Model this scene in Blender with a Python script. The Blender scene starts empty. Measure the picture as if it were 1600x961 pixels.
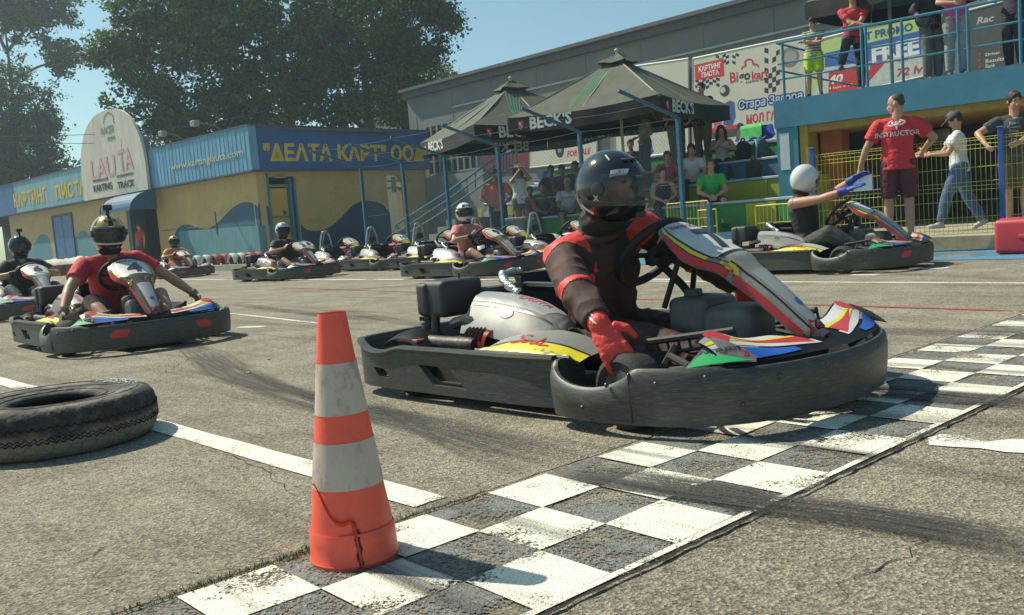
import bpy, bmesh, math, random
from mathutils import Vector, Matrix, noise
from mathutils.bvhtree import BVHTree
from mathutils.geometry import tessellate_polygon
R = math.radians
SC = bpy.context.scene
COL = SC.collection
V3 = Vector
# ---------------------------------------------------------------- camera, sky, sun, exposure
CAMH = 0.78
FPX, PITCH, ROLL = 1418.9, R(5.3317), R(4.4913)
cam_d = bpy.data.cameras.new("camera"); cam = bpy.data.objects.new("camera", cam_d); COL.objects.link(cam)
cam_d.sensor_width = 36; cam_d.lens = FPX / 1600 * 36; cam_d.clip_start = 0.05; cam_d.clip_end = 3000
_fw = V3((0, math.cos(PITCH), -math.sin(PITCH))); _r = V3((1, 0, 0)); _u = V3((0, math.sin(PITCH), math.cos(PITCH)))
_c, _s = math.cos(ROLL), math.sin(ROLL)
_r2 = _c * _r - _s * _u; _u2 = _s * _r + _c * _u
cam.matrix_world = Matrix((( _r2.x, _u2.x, -_fw.x, 0), (_r2.y, _u2.y, -_fw.y, 0), (_r2.z, _u2.z, -_fw.z, CAMH), (0, 0, 0, 1)))
SC.camera = cam
SUNV = V3((-0.86 * math.cos(R(50)), 0.51 * math.cos(R(50)), math.sin(R(50)))).normalized()
w = bpy.data.worlds.new("World"); SC.world = w; w.use_nodes = True
nt = w.node_tree; bg = nt.nodes["Background"]; sky = nt.nodes.new("ShaderNodeTexSky"); sky.sky_type = 'NISHITA'
sky.sun_disc = False; sky.sun_elevation = R(50); sky.sun_rotation = R(-59.3); sky.air_density = 1.0; sky.dust_density = 1.0; sky.ozone_density = 0.7
tint = nt.nodes.new('ShaderNodeVectorMath'); tint.operation = 'MULTIPLY'; tint.inputs[1].default_value = (.76, .96, .90); nt.links.new(sky.outputs[0], tint.inputs[0]); nt.links.new(tint.outputs[0], bg.inputs[0]); bg.inputs[1].default_value = 0.095
sd = bpy.data.lights.new("sun", 'SUN'); sd.energy = 4.4; sd.angle = R(0.53); sd.color = (1.0, 0.93, 0.76)
so = bpy.data.objects.new("sun", sd); COL.objects.link(so); so.rotation_euler = SUNV.to_track_quat('Z', 'Y').to_euler(); so.location = SUNV * 60
SC.view_settings.view_transform = 'Standard'; SC.view_settings.look = 'None'; SC.view_settings.gamma = 1
SC.view_settings.exposure = 0.40; SC.view_settings.use_curve_mapping = False
SC.render.engine = 'CYCLES'
SC.cycles.max_bounces = 6; SC.cycles.transparent_max_bounces = 8

def ray(x, y): return _fw + _r2 * ((x - 800) / FPX) - _u2 * ((y - 480.5) / FPX)
def G(x, y, z=0):
    d = ray(x, y); return d * ((z - CAMH) / d.z) + V3((0, 0, CAMH))
def D(x, y, Y):
    d = ray(x, y); return d * (Y / d.y) + V3((0, 0, CAMH))
# the track runs along T; N points across it, away towards the hall
T = V3((0.656, -0.755, 0)); N = V3((0.755, 0.656, 0))
def atn(x, n, y=300):                       # where the sight line of column x meets the line at distance n across the track
    d = ray(x, y); t = n / (d.dot(N)); return d * t + V3((0, 0, CAMH))
def tn(t, n, z=0): return T * t + N * n + V3((0, 0, z))
def tof(p): return p.dot(T)
TH = math.atan2(T.y, T.x)
# ---------------------------------------------------------------- materials
def M(name, rgb, rough=.6, metal=0.0, var=.12, scale=6., bump=0., bscale=60., dirt=None, dirtamt=.0, stretch=None, spec=.5, coat=0., trans=0, emit=None, ripple=None):
    m = bpy.data.materials.new(name); m.use_nodes = True; n = m.node_tree.nodes; l = m.node_tree.links
    b = n["Principled BSDF"]; b.inputs["Roughness"].default_value = rough; b.inputs["Metallic"].default_value = metal
    b.inputs["Specular IOR Level"].default_value = spec; b.inputs["Coat Weight"].default_value = coat
    tc = n.new("ShaderNodeTexCoord"); mp = n.new("ShaderNodeMapping"); l.new(tc.outputs["Object"], mp.inputs[0])
    if stretch: mp.inputs["Scale"].default_value = stretch
    no = n.new("ShaderNodeTexNoise"); no.inputs["Scale"].default_value = scale; no.inputs["Detail"].default_value = 5; l.new(mp.outputs[0], no.inputs[0])
    mr = n.new("ShaderNodeMapRange"); mr.inputs[1].default_value = .3; mr.inputs[2].default_value = .7; mr.inputs[3].default_value = 1 - var; mr.inputs[4].default_value = 1 + var; l.new(no.outputs[0], mr.inputs[0])
    mx = n.new("ShaderNodeVectorMath"); mx.operation = 'SCALE'; mx.inputs[0].default_value = rgb; l.new(mr.outputs[0], mx.inputs["Scale"])
    out = mx.outputs[0]
    if dirt:
        n2 = n.new("ShaderNodeTexNoise"); n2.inputs["Scale"].default_value = scale * 2.7; n2.inputs["Detail"].default_value = 9; n2.inputs["Roughness"].default_value = .7; l.new(mp.outputs[0], n2.inputs[0])
        r2 = n.new("ShaderNodeMapRange"); r2.inputs[1].default_value = .5; r2.inputs[2].default_value = .68; r2.inputs[4].default_value = dirtamt; l.new(n2.outputs[0], r2.inputs[0])
        mi = n.new("ShaderNodeMix"); mi.data_type = 'RGBA'; l.new(r2.outputs[0], mi.inputs[0]); l.new(out, mi.inputs[6]); mi.inputs[7].default_value = (*dirt, 1); out = mi.outputs[2]
    l.new(out, b.inputs["Base Color"])
    if bump:
        n3 = n.new("ShaderNodeTexNoise"); n3.inputs["Scale"].default_value = bscale; n3.inputs["Detail"].default_value = 4; l.new(mp.outputs[0], n3.inputs[0])
        bp = n.new("ShaderNodeBump"); bp.inputs["Strength"].default_value = bump; bp.inputs["Distance"].default_value = .01; l.new(n3.outputs[0], bp.inputs["Height"]); l.new(bp.outputs[0], b.inputs["Normal"])
    if trans:
        b.inputs["Transmission Weight"].default_value = trans
    if emit: b.inputs["Emission Color"].default_value = (*emit, 1); b.inputs["Emission Strength"].default_value = 1
    m["b"] = 1
    return m
MC = {}
def C_(rgb, rough=.6, **k):                  # colour material from a cache
    key = (tuple(round(c, 3) for c in rgb), rough, tuple(sorted(k.items())))
    if key not in MC: MC[key] = M("finish", rgb, rough, **k)
    return MC[key]
# ---------------------------------------------------------------- mesh helpers
def obj(name, bm, mat=None, parent=None, smooth=False, loc=None, tri=False):
    me = bpy.data.meshes.new(name)
    if isinstance(bm, bmesh.types.BMesh):
        bm.to_mesh(me); bm.free()
    else: me = bm; me.name = name
    o = bpy.data.objects.new(name, me); COL.objects.link(o)
    if mat:
        for m in (mat if isinstance(mat, (list, tuple)) else [mat]): me.materials.append(m)
    if smooth:
        me.polygons.foreach_set("use_smooth", [True] * len(me.polygons))
        if smooth != 'all':
            try: me.set_sharp_from_angle(angle=R(40))
            except Exception: pass
    if parent: o.parent = parent
    if loc: o.location = loc
    return o
def empty(name, label, cat, loc=(0, 0, 0), rz=0, group=None, kind=None):
    o = bpy.data.objects.new(name, None); COL.objects.link(o); o.location = loc; o.rotation_euler = (0, 0, rz); o.empty_display_size = .1
    tag(o, label, cat, group, kind); return o
def tag(o, label=None, cat=None, group=None, kind=None):
    if label: o['label'] = label
    if cat: o['category'] = cat
    if group: o['group'] = group
    if kind: o['kind'] = kind
    return o
def copy_tree(o, parent=None):
    c = o.copy(); COL.objects.link(c); c.parent = parent
    for ch in [x for x in o.children]: copy_tree(ch, c)
    return c
def bm_(): return bmesh.new()
def box(bm, c, s, rot=None, bev=0, seg=1, mi=0):
    M4 = Matrix.Translation(c) @ (rot.to_4x4() if rot else Matrix()) @ Matrix.Diagonal((s[0], s[1], s[2], 1))
    r = bmesh.ops.create_cube(bm, size=1, matrix=M4); vs = r['verts']
    if mi:
        for f in {f for v in vs for f in v.link_faces}: f.material_index = mi
    if bev:
        es = {e for v in vs for e in v.link_edges}
        bmesh.ops.bevel(bm, geom=list(es), offset=bev, segments=seg, affect='EDGES', profile=.5)
    return vs
def rings(bm, rs, seg=16, cap=True, closed=False, mi=0):
    # rs: list of (center, U, V) with U, V already scaled
    L = []
    for c, u, v in rs:
        L.append([bm.verts.new(V3(c) + u * math.cos(2 * math.pi * i / seg) + v * math.sin(2 * math.pi * i / seg)) for i in range(seg)])
    n = len(L)
    for a in range(n if closed else n - 1):
        A, B = L[a], L[(a + 1) % n]
        for i in range(seg):
            j = (i + 1) % seg
            f = bm.faces.new((A[i], A[j], B[j], B[i])); f.material_index = mi
    if cap and not closed:
        bm.faces.new(L[0][::-1]).material_index = mi; bm.faces.new(L[-1]).material_index = mi
    return L
def basis(d):
    d = V3(d).normalized(); a = V3((0, 0, 1)) if abs(d.z) < .9 else V3((1, 0, 0))
    u = a.cross(d).normalized(); return u, d.cross(u)
def cone(bm, a, ra, b, rb, seg=12, mi=0):
    a, b = V3(a), V3(b); u, v = basis(b - a)
    rings(bm, [(a, u * ra, v * ra), (b, u * rb, v * rb)], seg, mi=mi)
def tube(bm, pts, r, seg=8, closed=False, mi=0):
    pts = [V3(p) for p in pts]; n = len(pts); rs = []
    rr = r if isinstance(r, (list, tuple)) else [r] * n
    pu = None
    for i, p in enumerate(pts):
        d = (pts[(i + 1) % n] - pts[i - 1]) if closed else (pts[min(i + 1, n - 1)] - pts[max(i - 1, 0)])
        d.normalize()
        if pu is None: u, v = basis(d)
        else:
            u = (pu - d * pu.dot(d)).normalized(); v = d.cross(u)
        pu = u; rs.append((p, u * rr[i], v * rr[i]))
    rings(bm, rs, seg, closed=closed, mi=mi)
def ball(bm, c, r, rot=None, seg=14, mi=0):
    if not isinstance(r, (tuple, list)): r = (r, r, r)
    m = (rot.to_3x3() if rot else Matrix.Identity(3)); c = V3(c); X, Y, Z = m.col[0] * r[0], m.col[1] * r[1], m.col[2] * r[2]; nv = max(5, seg * 2 // 3)
    rings(bm, [(c - Z * math.cos(math.pi * i / nv), X * max(math.sin(math.pi * i / nv), .03), Y * max(math.sin(math.pi * i / nv), .03)) for i in range(nv + 1)], seg, mi=mi)
def lathe(bm, prof, seg=24, c=(0, 0, 0), axis='Z', mi=0, closed=False):
    c = V3(c); ax = {'Z': (V3((1, 0, 0)), V3((0, 1, 0)), V3((0, 0, 1))), 'Y': (V3((1, 0, 0)), V3((0, 0, 1)), V3((0, 1, 0))), 'X': (V3((0, 1, 0)), V3((0, 0, 1)), V3((1, 0, 0)))}[axis]
    rings(bm, [(c + ax[2] * h, ax[0] * max(r, 1e-4), ax[1] * max(r, 1e-4)) for r, h in prof], seg, cap=not closed, closed=closed, mi=mi)
def smoothpath(pts, n=6, closed=False):
    pts = [V3(p) for p in pts]; out = []; m = len(pts)
    for i in range(m if closed else m - 1):
        p0 = pts[(i - 1) % m] if closed or i > 0 else pts[0]; p1 = pts[i]; p2 = pts[(i + 1) % m]; p3 = pts[(i + 2) % m] if closed or i + 2 < m else pts[-1]
        for k in range(n):
            t = k / n
            out.append(.5 * ((2 * p1) + (p2 - p0) * t + (2 * p0 - 5 * p1 + 4 * p2 - p3) * t * t + (3 * p1 - p0 - 3 * p2 + p3) * t ** 3))
    if not closed: out.append(pts[-1])
    return out
def grid(bm, P, closed_u=False, mi=0):
    # P[i][j] points ; returns vert grid
    Vv = [[bm.verts.new(p) for p in row] for row in P]
    for i in range(len(Vv) - 1):
        nj = len(Vv[i])
        for j in range(nj if closed_u else nj - 1):
            k = (j + 1) % nj
            f = bm.faces.new((Vv[i][j], Vv[i][k], Vv[i + 1][k], Vv[i + 1][j])); f.material_index = mi
    return Vv
WORK = bpy.data.scenes.new("workbench")          # small side scene where modifiers and text are turned into meshes
def evald(o, extra=()):
    for q in (o, *extra): WORK.collection.objects.link(q)
    with bpy.context.temp_override(scene=WORK, view_layer=WORK.view_layers[0]): dg = bpy.context.evaluated_depsgraph_get()
    r = bpy.data.meshes.new_from_object(o.evaluated_get(dg), depsgraph=dg)
    for q in (o, *extra): WORK.collection.objects.unlink(q)
    return r
def fuse(bm, voxel, smooth=4, cuts=None, disp=0, dscale=14, seed=0):
    me = bpy.data.meshes.new("t"); bmesh.ops.recalc_face_normals(bm, faces=bm.faces); bm.to_mesh(me); bm.free()
    o = bpy.data.objects.new("t", me)
    m = o.modifiers.new("r", 'REMESH'); m.mode = 'VOXEL'; m.voxel_size = voxel
    if smooth:
        s = o.modifiers.new("s", 'SMOOTH'); s.iterations = smooth; s.factor = .5
    r = evald(o); bpy.data.objects.remove(o); bpy.data.meshes.remove(me)
    if disp:
        nv = len(r.vertices); co = [0.0] * (3 * nv); no = [0.0] * (3 * nv); r.vertices.foreach_get("co", co); r.vertices.foreach_get("normal", no)
        for i in range(0, 3 * nv, 3):
            q = V3((co[i] * dscale + seed, co[i + 1] * dscale, co[i + 2] * dscale * 1.6))
            k = disp * ((1 - abs(noise.noise(q)) * 3.2) * .6 + noise.noise(q * .5) * .8)
            co[i] += no[i] * k; co[i + 1] += no[i + 1] * k; co[i + 2] += no[i + 2] * k
        r.vertices.foreach_set("co", co); r.update()
    r.polygons.foreach_set("use_smooth", [True] * len(r.polygons))
    return r
def boolcut(o, cutbm):
    me = bpy.data.meshes.new("c"); cutbm.to_mesh(me); cutbm.free(); c = bpy.data.objects.new("c", me)
    m = o.modifiers.new("b", 'BOOLEAN'); m.operation = 'DIFFERENCE'; m.object = c; m.solver = 'EXACT'
    r = evald(o, (c,)); o.modifiers.clear(); old = o.data; o.data = r; r.name = old.name; bpy.data.meshes.remove(old); bpy.data.objects.remove(c)
# ---------------------------------------------------------------- text and decals
TXT = {}
def text2d(s, size=1., bold=0., shear=0., align='CENTER', xs=1., spacing=1.):
    key = (s, size, bold, shear, align, xs, spacing)
    if key in TXT: return TXT[key]
    c = bpy.data.curves.new("t", 'FONT'); c.body = s; c.size = size; c.offset = bold * size; c.shear = shear; c.align_x = align; c.align_y = 'CENTER'; c.resolution_u = 2; c.space_character = spacing
    o = bpy.data.objects.new("t", c); me = evald(o); bpy.data.objects.remove(o); bpy.data.curves.remove(c)
    vs = [(v.co.x * xs, v.co.y) for v in me.vertices]; fs = [tuple(p.vertices) for p in me.polygons]; bpy.data.meshes.remove(me)
    TXT[key] = (vs, fs); return TXT[key]
def poly2d(pts):
    tri = tessellate_polygon([[V3((p[0], p[1], 0)) for p in pts]]); return (list(pts), [tuple(t) for t in tri])
def ringpoly(out, inn):
    n = len(out); vs = list(out) + list(inn); return (vs, [(i, (i + 1) % n, n + (i + 1) % n, n + i) for i in range(n)])
def merge2d(*parts):
    vs, fs = [], []
    for v, f in parts:
        k = len(vs); vs += list(v); fs += [tuple(i + k for i in t) for t in f]
    return vs, fs
def shift2d(p, dx=0, dy=0, sc=1, rot=0):
    c, s = math.cos(rot), math.sin(rot)
    return [((x * c - y * s) * sc + dx, (x * s + y * c) * sc + dy) for x, y in p[0]], p[1]
def circ(r, n=24, cx=0, cy=0, sy=1): return [(cx + r * math.cos(2 * math.pi * i / n), cy + sy * r * math.sin(2 * math.pi * i / n)) for i in range(n)]
def flat(name, shp, o, u, v, mat, parent=None, thick=0, nrm=None):
    # a 2-D shape laid on the plane o + x u + y v
    o, u, v = V3(o), V3(u), V3(v); n = nrm or u.cross(v).normalized(); bm = bm_()
    vs = [bm.verts.new(o + u * x + v * y) for x, y in shp[0]]
    for f in shp[1]:
        try: bm.faces.new([vs[i] for i in f])
        except Exception: pass
    if thick:
        bmesh.ops.recalc_face_normals(bm, faces=bm.faces)
        g = bmesh.ops.extrude_face_region(bm, geom=list(bm.faces)); bmesh.ops.translate(bm, vec=n * thick, verts=[x for x in g['geom'] if isinstance(x, bmesh.types.BMVert)])
        bmesh.ops.recalc_face_normals(bm, faces=bm.faces)
    return obj(name, bm, mat, parent)
def bvh(objs):
    vs, ps = [], []
    for o in (objs if isinstance(objs, (list, tuple)) else [objs]):
        k = len(vs); me = o.data if hasattr(o, 'data') else o
        vs += [v.co.copy() for v in me.vertices]; ps += [[i + k for i in p.vertices] for p in me.polygons]
    return BVHTree.FromPolygons(vs, ps)
def decal(name, shp, tree, o, u, v, d, mat, parent, off=.002, seg=.03):
    # a 2-D shape pressed along d on to the surface in tree
    o, u, v, d = V3(o), V3(u), V3(v), V3(d).normalized(); bm = bm_()
    vs = [bm.verts.new((x, y, 0)) for x, y in shp[0]]
    for f in shp[1]:
        try: bm.faces.new([vs[i] for i in f])
        except Exception: pass
    bmesh.ops.triangulate(bm, faces=[f for f in bm.faces if len(f.verts) > 4])
    sc = u.length
    for _ in range(6):
        es = [e for e in bm.edges if e.calc_length() * sc > seg]
        if not es: break
        bmesh.ops.subdivide_edges(bm, edges=es, cuts=1)
        bmesh.ops.triangulate(bm, faces=[f for f in bm.faces if len(f.verts) > 4])
    for q in bm.verts:
        p = o + u * q.co.x + v * q.co.y
        h = tree.ray_cast(p - d * .6, d)
        if h[0] is None: h = tree.find_nearest(p)
        nn = h[1] if h[1].dot(d) < 0 else -h[1]
        q.co = h[0] + (nn * .4 - d * .6).normalized() * off
    return obj(name, bm, mat, parent, smooth='all')
# ================================================================ GROUND
def nodes(m): return m.node_tree.nodes, m.node_tree.links
def asphalt():
    m = M("asphalt", (.285, .258, .196), .93, var=.10, scale=.9, spec=.15); n, l = nodes(m); b = n["Principled BSDF"]
    base = b.inputs["Base Color"].links[0].from_socket
    tc = n.new("ShaderNodeTexCoord")
    vo = n.new("ShaderNodeTexVoronoi"); vo.inputs["Scale"].default_value = 120; l.new(tc.outputs["Object"], vo.inputs[0])
    v2 = n.new("ShaderNodeTexNoise"); v2.inputs["Scale"].default_value = 160; v2.inputs["Detail"].default_value = 6; v2.inputs["Roughness"].default_value = .75; l.new(tc.outputs["Object"], v2.inputs[0])
    v3 = n.new("ShaderNodeTexNoise"); v3.inputs["Scale"].default_value = 2.3; v3.inputs["Detail"].default_value = 8; v3.inputs["Roughness"].default_value = .65; l.new(tc.outputs["Object"], v3.inputs[0])
    # per-stone tone
    cr = n.new("ShaderNodeMapRange"); cr.inputs[3].default_value = .55; cr.inputs[4].default_value = 1.45
    sp = n.new("ShaderNodeSeparateColor"); l.new(vo.outputs["Color"], sp.inputs[0]); l.new(sp.outputs[0], cr.inputs[0])
    c2 = n.new("ShaderNodeMapRange"); c2.inputs[1].default_value = .3; c2.inputs[2].default_value = .7; c2.inputs[3].default_value = .5; c2.inputs[4].default_value = 1.5; l.new(v2.outputs[0], c2.inputs[0])
    c3 = n.new("ShaderNodeMapRange"); c3.inputs[1].default_value = .35; c3.inputs[2].default_value = .65; c3.inputs[3].default_value = .78; c3.inputs[4].default_value = 1.14; l.new(v3.outputs[0], c3.inputs[0])
    a = n.new("ShaderNodeMath"); a.operation = 'MULTIPLY'; l.new(cr.outputs[0], a.inputs[0]); l.new(c2.outputs[0], a.inputs[1])
    a2 = n.new("ShaderNodeMath"); a2.operation = 'MULTIPLY'; l.new(a.outputs[0], a2.inputs[0]); l.new(c3.outputs[0], a2.inputs[1])
    s = n.new("ShaderNodeVectorMath"); s.operation = 'SCALE'; l.new(base, s.inputs[0]); l.new(a2.outputs[0], s.inputs["Scale"]); gt = n.new("ShaderNodeMapRange"); gt.inputs[1].default_value = .86; gt.inputs[2].default_value = .9; gt.inputs[4].default_value = .55; l.new(sp.outputs[1], gt.inputs[0])
    st = n.new("ShaderNodeMix"); st.data_type = 'RGBA'; l.new(gt.outputs[0], st.inputs[0]); l.new(s.outputs[0], st.inputs[6]); st.inputs[7].default_value = (.50, .48, .40, 1); l.new(st.outputs[2], b.inputs["Base Color"])
    h = n.new("ShaderNodeMath"); h.operation = 'ADD'; l.new(vo.outputs["Distance"], h.inputs[0]); l.new(v2.outputs[0], h.inputs[1])
    bp = n.new("ShaderNodeBump"); bp.inputs["Strength"].default_value = .8; bp.inputs["Distance"].default_value = .008; l.new(h.outputs[0], bp.inputs["Height"]); l.new(bp.outputs[0], b.inputs["Normal"])
    return m
ASPH = asphalt()
def paint(name, rgb, wear=.86, scale=120., streak=None, big=3., rubber=0., rough=.8):
    """worn road paint: noise-shaped bare spots let the asphalt below show; optional rubber streaks laid along the track"""
    m = M(name, rgb, rough, var=.08 if rgb[0] > .2 else .3, scale=14 if rgb[0] > .2 else 60, bump=.9, bscale=150, spec=.25, dirt=None if rgb[0] > .2 else (.42, .42, .38), dirtamt=.85); n, l = nodes(m); b = n["Principled BSDF"]
    tc = n.new("ShaderNodeTexCoord")
    a = n.new("ShaderNodeTexNoise"); a.inputs["Scale"].default_value = scale; a.inputs["Detail"].default_value = 6; a.inputs["Roughness"].default_value = .7; l.new(tc.outputs["Object"], a.inputs[0])
    c = n.new("ShaderNodeTexNoise"); c.inputs["Scale"].default_value = big; c.inputs["Detail"].default_value = 5; l.new(tc.outputs["Object"], c.inputs[0])
    ad = n.new("ShaderNodeMath"); ad.operation = 'MULTIPLY_ADD'; l.new(a.outputs[0], ad.inputs[0]); ad.inputs[1].default_value = 1.0; l.new(c.outputs[0], ad.inputs[2])
    mr = n.new("ShaderNodeMapRange"); mr.inputs[1].default_value = .62 + .33 * wear; mr.inputs[2].default_value = .72 + .33 * wear; l.new(ad.outputs[0], mr.inputs[0])
    # wear: low values -> bare
    mr.inputs[1].default_value = wear; mr.inputs[2].default_value = wear + .06
    l.new(mr.outputs[0], b.inputs["Alpha"])
    return m
def streaks(m, amt=.9, lo=.5, hi=.62):
    n, l = nodes(m); b = n["Principled BSDF"]; base = b.inputs["Base Color"].links[0].from_socket
    tc = n.new("ShaderNodeTexCoord"); mp = n.new("ShaderNodeMapping"); mp.vector_type = 'TEXTURE'; mp.inputs["Rotation"].default_value = (0, 0, TH); mp.inputs["Scale"].default_value = (3.5, .16, 1)
    l.new(tc.outputs["Object"], mp.inputs[0])
    a = n.new("ShaderNodeTexNoise"); a.inputs["Scale"].default_value = 1; a.inputs["Detail"].default_value = 7; a.inputs["Roughness"].default_value = .6; l.new(mp.outputs[0], a.inputs[0])
    mr = n.new("ShaderNodeMapRange"); mr.inputs[1].default_value = lo; mr.inputs[2].default_value = hi; mr.inputs[4].default_value = amt; l.new(a.outputs[0], mr.inputs[0])
    mi = n.new("ShaderNodeMix"); mi.data_type = 'RGBA'; l.new(mr.outputs[0], mi.inputs[0]); l.new(base, mi.inputs[6]); mi.inputs[7].default_value = (.045, .045, .045, 1); l.new(mi.outputs[2], b.inputs["Base Color"])
    return m
streaks(ASPH, .38, .52, .70)
bm = bm_(); grid(bm, [[(x, y, 0) for y in (-60, -10, 0, 10, 30, 80, 900)] for x in (-900, -80, -20, 0, 20, 80, 900)])
tag(obj('ground', bm, ASPH), kind='structure')
def sheet(name, pts, z, mat, kind='structure'):
    bm = bm_(); bm.faces.new([bm.verts.new((p[0], p[1], z)) for p in pts]); o = obj(name, bm, mat); tag(o, kind=kind); return o
def line(name, a, b, wdt, z, mat, wob=.0, step=.25, seed=1):
    a, b = V3((a[0], a[1], 0)), V3((b[0], b[1], 0)); d = (b - a); L = d.length; d /= L; nn = V3((-d.y, d.x, 0)); k = max(1, int(L / step)); bm = bm_(); rnd = random.Random(seed)
    rows = []
    for i in range(k + 1):
        p = a + d * (L * i / k); e1, e2 = rnd.uniform(-wob, wob), rnd.uniform(-wob, wob)
        rows.append([p + nn * (wdt / 2 + e1) + V3((0, 0, z)), p - nn * (wdt / 2 + e2) + V3((0, 0, z))])
    grid(bm, rows); o = obj(name, bm, mat); tag(o, kind='structure'); return o
# the chequered start strip (three squares wide)
SA = V3((math.cos(R(41.2)), math.sin(R(41.2)), 0)); SB = V3((math.sin(R(41.2)), -math.cos(R(41.2)), 0)); SO = V3((-.2815, 2.4278, 0)); SQ = .2285
WHITE = streaks(paint('white_road_paint', (.88, .86, .72), .85, 110, big=4), .85, .50, .66)
DARK = paint('dark_road_paint', (.19, .195, .178), .93, 110, big=5); DARK = streaks(DARK, .5, .54, .66)
def sp(i, j): return SO + SA * (SQ * j) + SB * (SQ * i)
bm = bm_(); bd = bm_()
rnd = random.Random(3)
for j in range(-14, 52):
    for i in range(3):
        white = (i + j) % 2 == 1
        q = [sp(i, j), sp(i + 1, j), sp(i + 1, j + 1), sp(i, j + 1)]
        c = sum(q, V3()) / 4; t_ = bm if white else bd; z = .006 if white else .0035
        jit = [V3((rnd.uniform(-.004, .004), rnd.uniform(-.004, .004), 0)) for _ in q]
        t_.faces.new([t_.verts.new(p + jj + V3((0, 0, z))) for p, jj in zip(q, jit)])
j0, j1 = -14, 52
bm.faces.new([bm.verts.new(p + V3((0, 0, .006))) for p in (sp(3.0, j0), sp(3.09, j0), sp(3.09, j1), sp(3.0, j1))])
tag(obj('road_marking_squares', bm, WHITE), kind='structure'); tag(obj('road_marking_dark_squares', bd, DARK), kind='structure')
GROOVE = C_((.03, .028, .022), .95, bump=.8, bscale=200)
def groove(off, seed, w0=.012):
    rr = random.Random(seed); bm = bm_(); rows = []
    for k in range(0, 420):
        j = -14 + k * 66 / 420; ww = w0 * rr.uniform(.45, 1.3); o_ = off + rr.uniform(-.03, .03) * .6
        p = SO + SA * (SQ * j) + SB * (SQ * o_)
        rows.append([p - SB * ww / 2 + V3((0, 0, .0075)), p + SB * ww / 2 + V3((0, 0, .0075))])
    grid(bm, rows); tag(obj('road_joint', bm, GROOVE), kind='structure')
groove(-.06, 1, .010); groove(3.17, 2, .014)
# grass tufts growing out of the joints
GRASS = C_((.09, .13, .035), .8, var=.4, scale=30); DRY = C_((.3, .26, .12), .85)
bm = bm_(); rnd = random.Random(8)
def blade(bm, p, h, mi):
    a = rnd.uniform(0, 6.28); d = V3((math.cos(a), math.sin(a), 0)); e = V3((-d.y, d.x, 0)) * .0016; q = p + d * h * rnd.uniform(.3, 1.1) + V3((0, 0, h))
    f = bm.faces.new([bm.verts.new(p - e), bm.verts.new(p + e), bm.verts.new(q)]); f.material_index = mi
for k in range(1500):
    j = rnd.choice([rnd.gauss(-2.4, .75), rnd.gauss(-1.0, .5), rnd.uniform(-6, 1)]); blade(bm, SO + SA * SQ * j + SB * SQ * (-.07 + rnd.gauss(0, .045)) + V3((0, 0, .004)), rnd.uniform(.004, .016), 0 if rnd.random() < .85 else 1)
for k in range(260):
    j = rnd.uniform(-6, 20); blade(bm, SO + SA * SQ * j + SB * SQ * (3.27 + rnd.gauss(0, .04)) + V3((0, 0, .004)), rnd.uniform(.004, .014), rnd.choice((0, 1, 1)))
tag(obj('grass', bm, [GRASS, DRY]), 'short grass tufts growing from the joint beside the chequered strip', 'grass', kind='stuff')
# painted lines
a = G(0, 596) ; b = G(678, 790); dd = (b - a).normalized()
line('road_marking_line', a - dd * 4, G(672, 786), .115, .004, paint('white_line_paint', (.84, .82, .70), .86, 120), .004)
def tline(name, p, q, wdt, mat, z=.004): line(name, p, q, wdt, z, mat, .004)
WL = paint('thin_white_paint', (.8, .8, .74), .88, 60, big=1.2)
a, b = G(1240, 441), G(1600, 443); d = (b - a).normalized(); tline('road_marking_line', b + d * 3, a - d * 3.2, .07, WL)
a, b = G(300, 437), G(700, 437); d = (b - a).normalized(); tline('road_marking_line', a - d * 4, b + d * 4.5, .10, WL)
RL = paint('red_line_paint', (.42, .09, .07), .88, 60, big=1.2)
a, b = G(440, 450), G(1600, 487); d = (b - a).normalized(); tline('road_marking_line', a, b + d * 2, .055, RL)
for (x0, y0, x1, y1, ww) in ((85, 545, 120, 541, .07), (128, 541, 148, 539, .05), (285, 536, 318, 533, .08), (372, 512, 412, 511, .09), (360, 490, 520, 508, .04), (1330, 430, 1372, 430, .1), (1440, 421, 1482, 419, .09)):
    tline('road_marking_dash', G(x0, y0), G(x1, y1), ww, WL)
# painted white figure at the right edge of the strip
bm = bm_(); pts = [(1450, 686), (1470, 680), (1500, 682), (1512, 686), (1540, 692), (1580, 688), (1625, 688), (1640, 712), (1570, 708), (1530, 702), (1490, 700), (1452, 697)]
bm.faces.new([bm.verts.new(G(*p) + V3((0, 0, .004))) for p in pts]); tag(obj('road_marking_figure', bm, paint('white_figure_paint', (.85, .84, .76), .82, 140)), kind='structure')
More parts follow.
